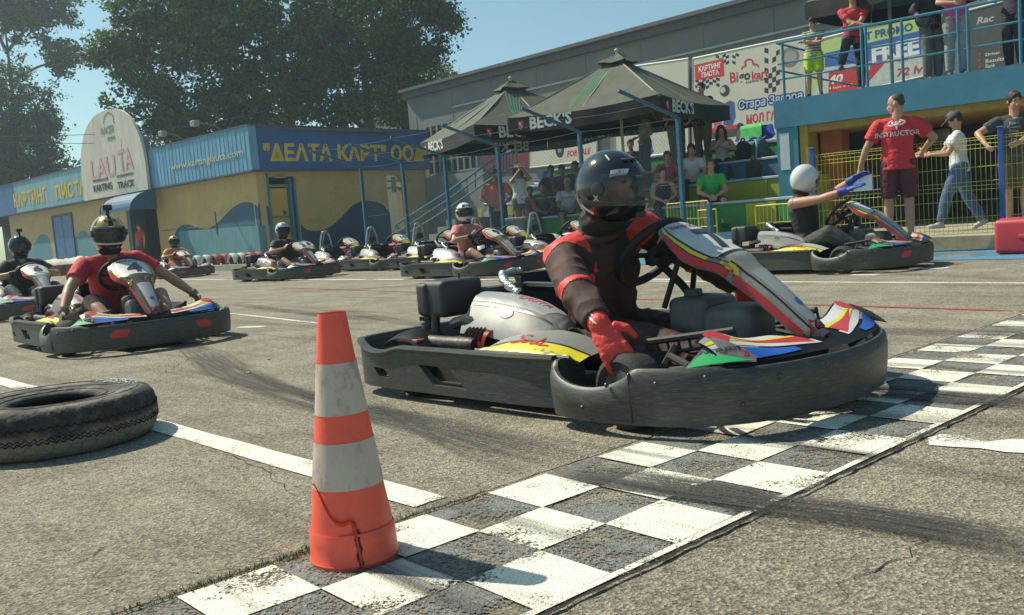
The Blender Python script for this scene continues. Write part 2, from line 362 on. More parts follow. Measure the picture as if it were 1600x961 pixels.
# rubber skid marks
def skid(pts, wdt, dark, seed, lo=.42, hi=.6):
    m = bpy.data.materials.new('tyre_rubber_mark'); m.use_nodes = True; n, l = nodes(m); b = n["Principled BSDF"]; b.inputs["Base Color"].default_value = (.05, .05, .047, 1); b.inputs["Roughness"].default_value = .85
    uv = n.new("ShaderNodeUVMap"); mp = n.new("ShaderNodeMapping"); mp.inputs["Scale"].default_value = (1.6, 16, 1); mp.inputs["Location"].default_value = (seed * 3.1, seed, 0); l.new(uv.outputs[0], mp.inputs[0])
    a = n.new("ShaderNodeTexNoise"); a.inputs["Scale"].default_value = 1; a.inputs["Detail"].default_value = 4; l.new(mp.outputs[0], a.inputs[0])
    tc = n.new("ShaderNodeTexCoord"); g = n.new("ShaderNodeTexNoise"); g.inputs["Scale"].default_value = 130; g.inputs["Detail"].default_value = 5; l.new(tc.outputs["Object"], g.inputs[0])
    ad = n.new("ShaderNodeMath"); ad.operation = 'MULTIPLY_ADD'; l.new(g.outputs[0], ad.inputs[0]); ad.inputs[1].default_value = .7; l.new(a.outputs[0], ad.inputs[2])
    mr = n.new("ShaderNodeMapRange"); mr.inputs[1].default_value = lo + .33; mr.inputs[2].default_value = hi + .4; mr.inputs[4].default_value = dark; l.new(ad.outputs[0], mr.inputs[0])
    # fade to both edges and both ends (u along 0..1 stored in second coord set)
    at = n.new("ShaderNodeAttribute"); at.attribute_name = "fade"; mu = n.new("ShaderNodeMath"); mu.operation = 'MULTIPLY'; l.new(mr.outputs[0], mu.inputs[0]); l.new(at.outputs["Fac"], mu.inputs[1]); l.new(mu.outputs[0], b.inputs["Alpha"])
    P = smoothpath([V3((p[0], p[1], 0)) for p in pts], 8); bm = bm_(); L = 0; rows = []; info = []
    for i, p in enumerate(P):
        d = (P[min(i + 1, len(P) - 1)] - P[max(i - 1, 0)]).normalized(); nn = V3((-d.y, d.x, 0))
        if i: L += (p - P[i - 1]).length
        rows.append([p + nn * wdt * (.5 - k / 6) + V3((0, 0, .0085 + seed * .0004)) for k in range(7)]); info.append((L, i / (len(P) - 1)))
    uvl = bm.loops.layers.uv.new("UVMap"); fl = bm.verts.layers.float.new("fade"); Vv = grid(bm, rows)
    idx = {}
    for i, r_ in enumerate(Vv):
        for k, v in enumerate(r_):
            v[fl] = min(1, info[i][1] * 5, (1 - info[i][1]) * 5) * (1 if 0 < k < 6 else 0); idx[v] = (info[i][0], k / 6 * wdt * 5)
    for f in bm.faces:
        for lp in f.loops: lp[uvl].uv = idx[lp.vert]
    tag(obj('skid_marks', bm, m), kind='structure')
def gp(*a): return [G(x, y) for x, y in a]
skid(gp((270, 520), (340, 575), (480, 625), (620, 655), (760, 690), (900, 725)), .26, .75, 1, .38, .55)
skid(gp((480, 480), (640, 505), (760, 525), (900, 560)), .22, .55, 2)
skid(gp((360, 475), (480, 490), (600, 502)), .22, .8, 3)
skid(gp((860, 735), (1000, 755), (1130, 775), (1180, 790), (1320, 805), (1480, 830), (1640, 860)), .20, .88, 4, .34, .50)
skid(gp((880, 745), (1010, 768), (1120, 785), (1230, 800)), .10, .9, 13, .34, .5)
skid(gp((1130, 800), (1300, 815), (1450, 835), (1640, 880)), .16, .55, 5)
skid(gp((1180, 600), (1380, 615), (1500, 625), (1640, 632)), .24, .9, 6, .34, .5)
skid(gp((1250, 640), (1430, 655), (1640, 662)), .14, .5, 7)
skid(gp((430, 458), (560, 452), (700, 443), (860, 432)), .2, .75, 8)
skid(gp((1240, 415), (1400, 428), (1640, 438)), .18, .5, 9)
skid(gp((330, 545), (430, 600), (560, 640), (700, 668)), .1, .6, 10)
skid(gp((1290, 525), (1420, 520), (1640, 530)), .25, .5, 11)
skid(gp((560, 610), (700, 700), (840, 745)), .09, .45, 12)
# hairline cracks
def crack(px, seed, w_=.006):
    rr = random.Random(seed); P = [G(x, y) for x, y in px]; Q = []
    for p_, q_ in zip(P, P[1:]):
        k = max(3, int((q_ - p_).length / .05))
        for i in range(k): t = i / k; n_ = V3((-(q_ - p_).y, (q_ - p_).x, 0)).normalized(); Q.append(p_.lerp(q_, t) + n_ * rr.uniform(-.018, .018))
    bm = bm_(); rows = []
    for i, q_ in enumerate(Q[:-1]):
        d = (Q[i + 1] - q_).normalized(); n_ = V3((-d.y, d.x, 0)); ww = w_ * rr.uniform(.25, 1) * min(1, i / 4, (len(Q) - i) / 5); rows.append([q_ + n_ * ww / 2 + V3((0, 0, .0022)), q_ - n_ * ww / 2 + V3((0, 0, .0022))])
    grid(bm, rows); tag(obj('road_crack', bm, GROOVE), kind='structure')
crack([(0, 905), (120, 880), (180, 850), (250, 842)], 21); crack([(1290, 961), (1330, 900), (1420, 870), (1480, 800)], 22, .005); crack([(330, 700), (420, 735), (470, 790)], 23, .004); crack([(560, 560), (640, 640), (700, 700)], 24, .004); crack([(1250, 520), (1400, 500), (1500, 512)], 25, .006); crack([(240, 590), (300, 560), (420, 550), (500, 530)], 26, .007)
# pebbles and crumbs
bm = bm_(); rnd = random.Random(5)
for k in range(60):
    x, y = rnd.uniform(50, 1600), rnd.uniform(560, 961); p = G(x, y); r = rnd.uniform(.0015, .004); ball(bm, p + V3((0, 0, r * .5)), (r, r * rnd.uniform(.6, 1), r * .6), seg=5)
for x, y in ((388, 584), (1085, 762), (420, 562)): ball(bm, G(x, y) + V3((0, 0, .006)), (.016, .01, .006), seg=6)
tag(obj('gravel', bm, C_((.5, .47, .38), .9)), 'loose crumbs and pebbles scattered over the asphalt', 'gravel', kind='stuff')
# blue painted strip and terrace with kerb
BLUE_STRIP = streaks(paint('blue_road_paint', (.07, .25, .40), .86, 40, big=.8), .5, .5, .7)
bm = bm_(); g0 = [tn(t, 9.9 + max(0, -(t + 2)) * .07, .005) for t in range(-60, 14, 2)]; g1 = [tn(t, 11.74, .005) for t in range(-60, 14, 2)]
grid(bm, [g0, g1]); tag(obj('road_blue_strip', bm, BLUE_STRIP), kind='structure')
TZ = .17
TERR = M('terrace_concrete', (.36, .32, .22), .9, var=.15, scale=1.5, bump=.3, dirt=(.12, .11, .09), dirtamt=.6)
bm = bm_(); c = tn(-45, 11.76 + 30, TZ / 2 - .2); box(bm, c, (190, 60, TZ + .4), Matrix.Rotation(TH, 3, 'Z')); tag(obj('terrace_pavement', bm, TERR), kind='structure')
# ================================================================ LEFT BUILDING
class Wall:
    def __init__(s, o, d): s.o = V3((o[0], o[1], 0)); s.d = V3((d[0], d[1], 0)).normalized(); s.n = V3((-s.d.y, s.d.x, 0))
    def at(s, x, y):                       # column/row -> (along, height) on this wall
        r_ = ray(x, y); o = V3((0, 0, CAMH)); t = (s.o - o).dot(s.n) / r_.dot(s.n); p = o + r_ * t; return (p - s.o).dot(s.d), p.z
    def p(s, a, z, off=0): return s.o + s.d * a + V3((0, 0, z)) + s.n * off
    def box(s, bm, a0, a1, z0, z1, o0, o1, bev=0):
        c = s.p((a0 + a1) / 2, (z0 + z1) / 2, (o0 + o1) / 2); return box(bm, c, (abs(a1 - a0), abs(o1 - o0), z1 - z0), Matrix.Rotation(math.atan2(s.d.y, s.d.x), 3, 'Z'), bev)
    def flat(s, name, shp, a, z, off, mat, parent=None, thick=0, sc=1): return flat(name, shp, s.p(a, z, off), s.d * sc, V3((0, 0, sc)), mat, parent, thick, nrm=s.n if thick else None)
CZ = 32.0
cor = D(402, 300, CZ)
def toward(wall):                          # sign so that +n faces the camera
    return 1 if (V3((0, 0, 0)) - wall.o).dot(wall.n) > 0 else -1
WL1 = Wall(cor, (.72, -.69))               # runs left(-) to the corner (0); +d goes right
if toward(WL1) < 0: WL1.n = -WL1.n
WL2 = Wall(cor, (.66, .75))
if toward(WL2) < 0: WL2.n = -WL2.n
YEL = M('yellow_render', (.52, .38, .17), .9, var=.07, scale=1.2, bump=.2, dirt=(.25, .19, .11), dirtamt=.35)
MURD = M('mural_dark_blue', (.035, .12, .19), .85, var=.12, scale=1.5, dirt=(.08, .15, .18), dirtamt=.3)
MURL = M('mural_teal', (.10, .26, .31), .85, var=.15, scale=2, dirt=(.2, .3, .3), dirtamt=.4, stretch=(4, 4, .5))
bld = empty('kiosk_building', 'long low yellow building with blue wave mural and blue fascia', 'building', cor)
def pw(o):                                 # parent to building keeping world coordinates
    o.parent = bld; o.matrix_parent_inverse = Matrix.Translation(-cor); return o
ZB, ZT = 3.28, 4.78
d0, _ = WL1.at(247, 350); d1, _ = WL1.at(200, 350); d2, _ = WL1.at(15, 350)
bm = bm_()
WL1.box(bm, d0, .0, 0, ZB + .4, -.3, 0); WL1.box(bm, d2, d1, 0, ZB + .4, -.3, 0); WL1.box(bm, d1, d0, 2.75, ZB + .4, -.3, 0)
L2 = WL2.at(668, 300)[0]
da, _ = WL2.at(423, 350); db, _ = WL2.at(467, 350); dc, _ = WL2.at(610, 350); de, _ = WL2.at(632, 350)
WL2.box(bm, 0.005, da, 0, ZB + .4, -.3, -.004); WL2.box(bm, db, dc, 0, ZB + .4, -.3, -.004); WL2.box(bm, de, L2, 0, ZB + .4, -.3, -.004); WL2.box(bm, da, db, 3.05, ZB + .4, -.3, -.004); WL2.box(bm, dc, de, 3.05, ZB + .4, -.3, -.004)
pw(obj('wall', bm, YEL))
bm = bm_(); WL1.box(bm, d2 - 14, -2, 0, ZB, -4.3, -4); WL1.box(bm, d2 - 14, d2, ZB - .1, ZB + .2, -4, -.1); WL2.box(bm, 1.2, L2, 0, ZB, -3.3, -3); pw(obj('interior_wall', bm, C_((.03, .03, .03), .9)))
bm = bm_(); WL1.box(bm, d2 - 14, .3, ZT - .12, ZT - .02, -6, .1); pw(obj('roof', bm, C_((.1, .1, .1), .9)))
# fascia
FB = M('fascia_light_blue', (.12, .33, .50), .6, var=.2, scale=1.2, dirt=(.35, .5, .55), dirtamt=.45, stretch=(3, 3, .35), bump=.1)
FD = M('fascia_deep_blue', (.02, .10, .30), .55, var=.12, scale=1.5, dirt=(.03, .15, .33), dirtamt=.4)
FL = M('fascia_pale_blue', (.16, .36, .44), .6, var=.2, scale=1.2, dirt=(.35, .42, .4), dirtamt=.5, stretch=(3, 3, .35))
s0 = WL1.at(250, 300)[0]; s1 = WL1.at(147, 300)[0]
bm = bm_(); WL1.box(bm, s0, .33, ZB, ZT, .02, .3)
k = s0
while k < .3: WL1.box(bm, k, k + .03, ZB + .02, ZT - .02, .3, .312); k += .28
f1 = pw(obj('fascia', bm, FB))
bm = bm_(); WL1.box(bm, WL1.at(32, 300)[0], s0, ZB, ZT, .021, .298); pw(obj('fascia', bm, FL))
bm = bm_(); WL1.box(bm, d2 - 14, WL1.at(32, 300)[0], ZB, ZT, .02, .3); pw(obj('fascia', bm, FD))
bm = bm_(); WL2.box(bm, -.2, L2, ZB, ZT, .0, .3); pw(obj('fascia', bm, FD))
bm = bm_(); WL1.box(bm, d2 - 14, .36, ZB - .06, ZB, -.2, .32); WL1.box(bm, d2 - 14, .36, ZT, ZT + .05, -.2, .34); WL2.box(bm, -.2, L2, ZB - .05, ZB - .002, -.2, .33); WL2.box(bm, -.2, L2, ZT + .001, ZT + .05, -.2, .33); pw(obj('fascia_edge', bm, C_((.06, .1, .16), .7)))
# lettering
GOLD = M('gold_lettering', (.62, .46, .04), .6, var=.12, scale=3, dirt=(.3, .32, .2), dirtamt=.4)
def sign_text(W_, s, x0, x1, ymid, hpx, mat, off=.306, bold=.03, shear=0., parent=None, name='lettering', zoff=0, thick=.012):
    """text stretched so that it spans columns x0..x1 on the wall"""
    a0, z0 = W_.at(x0, ymid); a1, z1 = W_.at(x1, ymid)
    ta, zt = W_.at((x0 + x1) / 2, ymid - hpx / 2); tb, zb = W_.at((x0 + x1) / 2, ymid + hpx / 2)
    shp = text2d(s, 1, bold, shear); xs = [v[0] for v in shp[0]]; ys = [v[1] for v in shp[0]]
    sx = (a1 - a0) / (max(xs) - min(xs)); sy = (zt - zb) / (max(ys) - min(ys)); cx = (max(xs) + min(xs)) / 2; cy = (max(ys) + min(ys)) / 2
    shp2 = ([((x - cx) * sx, (y - cy) * sy) for x, y in shp[0]], shp[1])
    return flat(name, shp2, W_.p((a0 + a1) / 2, (zt + zb) / 2 + zoff, off), W_.d, V3((0, 0, 1)), mat, parent, thick, nrm=W_.n)
pw(sign_text(WL2, '"ΔΕΛΤΑ КАРТ" ООΔ', 404, 654, 240, 27, GOLD, .302, .035, .05))
pw(sign_text(WL1, 'www.kartinglauta.com', 277, 394, 251, 15, C_((.45, .52, .42), .7, dirt=(.2, .4, .5), dirtamt=.7), .315, .012))
pw(sign_text(WL1, 'КАРТИНГ', 31, 84, 308, 23, GOLD, .302, .03)); pw(sign_text(WL1, 'ПИСТА', 97, 145, 296, 24, GOLD, .302, .03))
# mural waves traced along the wall
def mural(W_, px, mat, off, x0, x1, ybase=430, name='mural'):
    P = [W_.at(*q) for q in px]; P = [(a, z) for a, z in P]; P2 = smoothpath([V3((a, z, 0)) for a, z in P], 5)
    pts = [(v.x, v.y) for v in P2] + [(P2[-1].x, TZ + .005), (P2[0].x, TZ + .005)]
    return pw(flat(name, poly2d(pts), W_.p(0, 0, off), W_.d, V3((0, 0, 1)), mat, None, .004, nrm=W_.n))
mural(WL1, [(270, 372), (280, 355), (293, 351), (310, 356), (325, 357), (340, 348), (360, 328), (375, 318), (390, 316), (401, 321), (404.5, 326)], MURD, .002, 0, 0)
mural(WL1, [(280, 362), (300, 360), (330, 358), (350, 356), (375, 354), (404.5, 353)], MURL, .008, 0, 0)
mural(WL1, [(20, 392), (34, 372), (48, 388), (60, 370), (68, 366), (76, 372), (82, 392)], MURL, .002, 0, 0)
mural(WL1, [(113, 380), (122, 366), (130, 360), (138, 366), (148, 384), (156, 398)], MURL, .002, 0, 0)
a0 = 404.5
mural(WL2, [(403, 317), (410, 320), (418, 322), (422.5, 327)], MURD, -.002, 0, 0)
mural(WL2, [(403, 353), (410, 352), (422.5, 351)], MURL, .004, 0, 0)
mural(WL2, [(470, 350), (478, 358), (495, 361), (515, 355), (533, 340), (550, 322), (567, 314), (585, 315), (598, 320), (609, 332)], M('mural_navy', (.015, .06, .13), .85, var=.15, scale=2), -.002, 0, 0)
# doors
DY = M('yellow_door', (.5, .36, .06), .5, var=.08, scale=2)
bm = bm_(); ya, yz = WL2.at(424, 294); WL2.box(bm, da + .06, db - .3, TZ, yz, -.2, -.1, .01); dr = pw(obj('door', bm, DY))
bm = bm_(); WL2.box(bm, da, db - .3, yz - 1.05, yz - 1.0, -.09, -.05); WL2.box(bm, da, da + .07, TZ, ZB - .1, -.25, .05); WL2.box(bm, db - .27, db - .2, TZ, ZB - .3, -.25, .04); WL2.box(bm, db - .07, db, TZ, ZB - .3, -.25, .04); pw(obj('door_frame', bm, C_((.05, .2, .3), .6)))
bm = bm_(); WL2.box(bm, db - .55, db - .45, yz - .95, yz - .8, -.1, -.05); h = obj('handle', bm, C_((.1, .1, .1), .4, metal=.5)); h.parent = dr
bm = bm_(); WL2.box(bm, da + .05, db - .05, yz + .05, yz + .12, -.2, -.05); WL2.box(bm, da + .05, db - .05, ZB - .55, ZB - .5, -.2, -.05); WL2.box(bm, da + .3, db - .4, yz + .35, yz + .42, -.15, .1); pw(obj('transom_window', bm, C_((.35, .3, .2), .7)))
bm = bm_(); WL2.box(bm, dc, de, 2.5, 2.56, -.2, .05); WL2.box(bm, dc + .1, de + .5, 2.78, 2.84, -.1, .15); pw(obj('door_frame', bm, C_((.3, .25, .18), .7)))
a0_, z0_ = WL1.at(83, 340); a1_, z1_ = WL1.at(112, 340)
BD = M('blue_door', (.035, .13, .30), .5, var=.15, scale=3)
bm = bm_(); WL1.box(bm, a0_, (a0_ + a1_) / 2 - .02, TZ, z0_, -.05, .03, .01); WL1.box(bm, (a0_ + a1_) / 2 + .02, a1_, TZ, z0_, -.05, .03, .01); pw(obj('door', bm, BD))
bm = bm_(); WL1.box(bm, a0_ - .1, a0_, TZ, z0_ + .1, -.05, .06); WL1.box(bm, a1_, a1_ + .1, TZ, z0_ + .1, -.05, .06); WL1.box(bm, a0_, a1_, z0_, z0_ + .1, -.05, .06); pw(obj('door_frame', bm, C_((.03, .08, .18), .6)))
# awning over the dark doorway
bm = bm_(); aa, az = WL1.at(206, 305); ab, _ = WL1.at(256, 305); rows = []
for i in range(9):
    t = i / 8 * math.pi / 2; rows.append([WL1.p(aa + (ab - aa) * k / 10, az - .75 + .75 * math.cos(t), .32 + 1.1 * math.sin(t)) for k in range(11)])
grid(bm, rows); grid(bm, [[WL1.p(ab, az - .75, .32), WL1.p(ab, az - .75, 1.42)]] + [[WL1.p(ab, az - .75 + .75 * math.cos(i / 8 * math.pi / 2), .32), WL1.p(ab, az - .75 + .75 * math.cos(i / 8 * math.pi / 2), .32 + 1.1 * math.sin(i / 8 * math.pi / 2))] for i in range(8, -1, -1)])
for k in (0, 10): tube(bm, [WL1.p(aa + (ab - aa) * k / 10, az - .75 + .755 * math.cos(i / 8 * math.pi / 2), .33 + 1.1 * math.sin(i / 8 * math.pi / 2)) for i in range(9)], .018, 5)
pw(obj('awning', bm, C_((.02, .09, .19), .6)))
bm = bm_(); WL1.box(bm, d1, d1 + .35, TZ, 2.75, -.6, .03); pw(obj('door_frame', bm, C_((.02, .06, .12), .6)))
bm = bm_(); tube(bm, [WL1.p(WL1.at(333, 300)[0], z, .02) for z in (1.2, 1.9, 2.05)], .02, 5); tube(bm, [WL1.p(WL1.at(x, 340)[0], 1.55, .015) for x in (252, 280, 333)], .012, 4); pw(obj('wall_cable', bm, C_((.15, .12, .08), .8)))
# arched LAUTA sign
sg = empty('arched_sign', 'tall white arched karting sign rising above the blue fascia', 'sign', WL1.p(s0, 0, .4))
def sw(o): o.parent = sg; o.matrix_parent_inverse = Matrix.Translation(-sg.location); return o
SW = M('sign_white', (.60, .58, .50), .7, var=.1, scale=1.3, dirt=(.42, .4, .34), dirtamt=.6, stretch=(2, 2, .4))
zt_ = WL1.at(191, 170)[1]; zb_ = ZB - .05; am = (s0 + s1) / 2; hw = abs(s0 - s1) / 2
arch = [(hw, 0)] + [(hw * math.cos(t) ** .8 if math.cos(t) > 0 else 0, .9 + (zt_ - zb_ - .9) * math.sin(t) ** .95) for t in [i / 20 * math.pi / 2 for i in range(21)]]
arch = arch + [(-x, y) for x, y in arch[::-1][1:]]
sw(WL1.flat('panel', poly2d(arch), am, zb_, .35, SW, thick=.12))
bm = bm_(); WL1.box(bm, am + hw * .38, am + hw * .39, zb_ + .05, zt_ - 1.3, .47, .476); sw(obj('panel_seam', bm, C_((.35, .34, .3), .8)))
PK = M('faded_red_paint', (.62, .36, .34), .8, var=.12, scale=3, dirt=(.6, .55, .5), dirtamt=.8); BKP = C_((.06, .06, .06), .7); GYP = C_((.3, .3, .29), .8, dirt=(.55, .53, .48), dirtamt=.6)
sw(sign_text(WL1, 'LAU', 159, 198, 262, 33, PK, .475, .02, 0)); sw(sign_text(WL1, 'TA', 202, 225, 248, 34, PK, .475, .02, 0))
sw(sign_text(WL1, 'KARTING', 163, 193, 292, 11, BKP, .475, .02)); sw(sign_text(WL1, 'TRACK', 201, 228, 287, 11, BKP, .475, .02))
sw(sign_text(WL1, 'RACER', 175, 196, 203, 12, GYP, .475, .01)); sw(sign_text(WL1, '.com', 184, 197, 216, 6, GYP, .475, .01))
bm = bm_()
def wseg(W_, bm, p, q, wd, off):
    a, b = W_.at(*p), W_.at(*q); A = W_.p(a[0], a[1], off); B = W_.p(b[0], b[1], off); d = (B - A).normalized(); e = d.cross(W_.n).normalized() * wd / 2
    bm.faces.new([bm.verts.new(x) for x in (A - e, B - e, B + e, A + e)])
wseg(WL1, bm, (162, 283), (186, 279), .1, .48); wseg(WL1, bm, (200, 276), (226, 270), .1, .48)
pa = [(179, 194), (181, 183), (187, 176), (194, 181), (196, 193)]
for p, q in zip(pa, pa[1:]): wseg(WL1, bm, p, q, .05, .48)
sw(obj('emblem', bm, C_((.12, .12, .12), .8)))
bm = bm_(); WL1.box(bm, am - hw + .3, am - hw + .42, ZB, ZT + .6, .05, .35); WL1.box(bm, am + hw - .42, am + hw - .3, ZB, ZT + .6, .05, .35); sw(obj('bracket', bm, C_((.2, .2, .2), .6)))
# a bent floodlight and its bracket on the fascia top (casts the dark slanting shadows)
for px_, py_, ln in ((358, 240, 1.0), (297, 256, .8)):
    fl = empty('floodlight_arm', 'small floodlight on a bent arm %s' % ('near the corner of the blue fascia' if px_ > 330 else 'on the fascia just right of the arched sign'), 'floodlight', WL1.p(WL1.at(px_, 250)[0], ZT, .1))
    bm = bm_(); tube(bm, [(0, 0, 0), WL1.n * .3 + V3((0, 0, .25)), WL1.n * ln + V3((0, 0, .35))], .025, 6); obj('arm', bm, C_((.2, .15, .1), .6), fl)
    bm = bm_(); box(bm, WL1.n * (ln + .08) + V3((0, 0, .3)), (.3, .22, .2), Matrix.Rotation(math.atan2(WL1.d.y, WL1.d.x), 3, 'Z'), .02); obj('lamp_housing', bm, C_((.3, .28, .25), .6), fl)
# ================================================================ HALL
hp = D(1150, 200, 27.5); HW = Wall(hp, (.68, -.73))
if toward(HW) < 0: HW.n = -HW.n
HG = M('hall_panel_grey', (.175, .19, .18), .75, var=.10, scale=.7, dirt=(.2, .21, .2), dirtamt=.5)
hall = empty('sports_hall', 'large grey hall with a plain wall and dark eaves behind the stands', 'building', HW.p(0, 0))
def hw_(o): o.parent = hall; o.matrix_parent_inverse = Matrix.Translation(-hall.location); return o
HZ = HW.at(1150, 10)[1]; hl = HW.at(640, 200)[0]; hr = 45
bm = bm_(); HW.box(bm, hl, hr, 0, HZ, -12, 0)
k = hl + .5
while k < hr: HW.box(bm, k, k + .04, .2, HZ - .35, 0, .012); k += 2.4
hw_(obj('wall', bm, HG))
bm = bm_(); HW.box(bm, hl - .1, hr, HZ - .26, HZ + .0, 0, .16); HW.box(bm, hl - .2, hr, HZ + .002, HZ + .12, -12, .3); hw_(obj('eaves', bm, C_((.10, .10, .11), .7)))
bm = bm_(); zz = HW.at(1150, 66)[1]; HW.box(bm, HW.at(700, 66)[0], hr, zz - .03, zz + .03, .0, .05); hw_(obj('pipe', bm, C_((.4, .42, .4), .5)))
# window band beside the stairs
wa, wz = HW.at(672, 268); wb, _ = HW.at(748, 268); zt2 = HW.at(700, 232)[1]; zb2 = HW.at(700, 270)[1]
bm = bm_(); HW.box(bm, wa, wb, zb2, zt2 + 1.0, .0, .02); wn = hw_(obj('window', bm, C_((.02, .03, .03), .15)))
bm = bm_()
for i in range(9): x = wa + (wb - wa) * i / 8; HW.box(bm, x - .05, x + .05, zb2, zt2 + 1, .02, .08)
for z in (zb2, zb2 + .55, zb2 + 1.15): HW.box(bm, wa, wb, z - .04, z + .04, .02, .075)
f = hw_(obj('window_frame', bm, C_((.2, .22, .18), .7)))
bm = bm_(); HW.box(bm, wb + .3, wb + 4.5, zb2 - .3, zt2 + .9, 0, .04); hw_(obj('wall_panel', bm, C_((.16, .02, .03), .7)))
bm = bm_(); HW.box(bm, wa - .5, wb + .6, .1, zb2 - .1, .0, .35); hw_(obj('plinth', bm, C_((.22, .24, .22), .85, var=.15)))
# ---- banners
def banner(px, label, base, name='banner'):
    """px = four corners (column,row) top-left, top-right, bottom-right, bottom-left on the hall wall"""
    q = [HW.at(*p) for p in px]; e = empty(name, label, 'banner', HW.p(q[3][0], q[3][1], .1))
    def par(o): o.parent = e; o.matrix_parent_inverse = Matrix.Translation(-e.location); return o
    e_sheet = par(flat('sheet', poly2d(q), HW.p(0, 0, .10), HW.d, V3((0, 0, 1)), base, None, .02, nrm=HW.n))
    bm = bm_()
    for i in range(4):
        a, b = q[i], q[(i + 1) % 4]; tube(bm, [HW.p(a[0], a[1], .1), HW.p(b[0], b[1], .1)], .035, 6)
    par(obj('frame', bm, C_((.4, .42, .42), .5)))
    return e, par
def shape(par, px, mat, off=.126, name='print', W_=None):
    W_ = W_ or HW; off = .1205 + (off - .12) * .25; q = [W_.at(*p) for p in px]; return par(flat(name, poly2d(q), W_.p(0, 0, off), W_.d, V3((0, 0, 1)), mat, None))
def wtext(par, s, x0, x1, y, h, mat, off=.130, bold=.03, shear=0, W_=None):
    off = .1205 + (off - .12) * .25
    return par(sign_text(W_ or HW, s, x0, x1, y, h, mat, off, bold, shear, name='lettering', thick=0))
CRM = M('banner_white', (.60, .58, .48), .6, var=.05, scale=1); REDP = C_((.55, .04, .05), .6); BLK = C_((.025, .025, .03), .6); NAV = C_((.03, .08, .28), .6); WHP = C_((.8, .8, .76), .6)
e, par = banner([(965, 108), (1079, 92), (1079, 236), (965, 250)], 'white banner with a red telephone number behind the parasol', CRM)
wtext(par, '0893 664 380', 969, 1046, 201, 15, REDP); wtext(par, 'ТЕЛЕФОН', 985, 1072, 172, 15, REDP)
e, par = banner([(831, 200), (936, 180), (936, 250), (831, 262)], 'white banner showing a buggy for sale', CRM)
wtext(par, 'FOR SALE', 889, 927, 238, 10, REDP, shear=.3)
for cx, cy, r in ((850, 221, 7), (878, 233, 10)):
    a, z = HW.at(cx, cy); par(flat('print', poly2d(circ(r / 1419 * 31, 20, sy=1.4)), HW.p(a, z, .1225), HW.d, V3((0, 0, 1)), BLK)); par(flat('print', poly2d(circ(r / 1419 * 13, 14, sy=1.4)), HW.p(a, z, .1235), HW.d, V3((0, 0, 1)), C_((.3, .3, .3), .5)))
shape(par, [(846, 208), (872, 203), (895, 206), (900, 214), (880, 224), (858, 222)], C_((.12, .13, .14), .6), .1265)
for p, q in (((850, 206), (868, 222)), ((868, 204), (892, 218)), ((852, 214), (896, 208)), ((860, 202), (880, 224)), ((876, 204), (884, 226))):
    bm = bm_(); wseg(HW, bm, p, q, .06, .1245); par(obj('print', bm, C_((.45, .46, .46), .5)))
# main karting banner
e, par = banner([(1086, 92), (1262, 55), (1262, 212), (1086, 250)], 'large white karting banner with a go-kart racer and blue Cyrillic writing', CRM)
shape(par, [(1089, 102), (1134, 92), (1135, 119), (1090, 126)], REDP, .134)
wtext(par, 'КАРТИНГ', 1095, 1131, 105, 9, WHP, .138); wtext(par, 'ПИСТА', 1100, 1127, 115, 8, WHP, .138)
def checker_flag(x0, y0, x1, y1, nx, ny, skew=0, drop=.35, seed=1):
    rr = random.Random(seed)
    for i in range(nx):
        for j in range(ny):
            if (i + j) % 2: continue
            if rr.random() < drop * i / nx: continue
            f = lambda u, v: (x0 + (x1 - x0) * u / nx, y0 + (y1 - y0) * v / ny + skew * u / nx + 2.5 * math.sin(u * 1.1))
            shape(par, [f(i, j), f(i + 1, j), f(i + 1, j + 1), f(i, j + 1)], BLK, .128)
checker_flag(1122, 86, 1158, 104, 7, 4, -4, .2); checker_flag(1090, 124, 1128, 142, 7, 4, -4, .3, 2); checker_flag(1198, 75, 1222, 145, 4, 9, -3, .5, 3)
wtext(par, 'Bi', 1144, 1157, 121, 17, REDP, bold=.025); wtext(par, 'go', 1158, 1176, 123, 16, BLK, bold=.03); wtext(par, 'kart', 1178, 1205, 116, 14, REDP, bold=.03); wtext(par, 'KARTING TRACK', 1169, 1206, 126, 3.4, BLK, bold=.02)
bm = bm_()
pa = [(1162, 109), (1164, 105), (1169, 103), (1167, 98), (1170, 94), (1176, 93), (1180, 96), (1180, 101), (1186, 101), (1189, 105)]
for p, q in zip(pa, pa[1:]): wseg(HW, bm, p, q, .05, .1245)
par(obj('print', bm, REDP))
for cx, cy, r, mat in ((1237, 92, 21, C_((.6, .5, .45), .6)), (1238, 90, 15, C_((.2, .2, .2), .5)), (1238, 90, 10, C_((.35, .33, .3), .5))):
    a, z = HW.at(cx, cy); par(flat('print', poly2d(circ(r / 1419 * 27, 22)), HW.p(a, z, .1225 + (21 - r) * .0001), HW.d, V3((0, 0, 1)), mat))
for dx, dy in ((-1.3, 1.3), (1.3, -1.3), (1.3, 1.3), (-1.3, -1.3), (0, 1.6), (0, -1.6), (1.6, 0), (-1.6, 0)): wtext(par, 'Стара Загора', 1157 + dx, 1258 + dx, 158 + dy, 18, C_((.02, .06, .3), .6), .129 , .055, .1)
wtext(par, 'Стара Загора', 1157, 1258, 158, 18, C_((.42, .55, .75), .6), .144, .03, .1)
wtext(par, 'МОЛ ГАЛЕРИЯ', 1169, 1258, 180, 15, REDP, bold=.04)
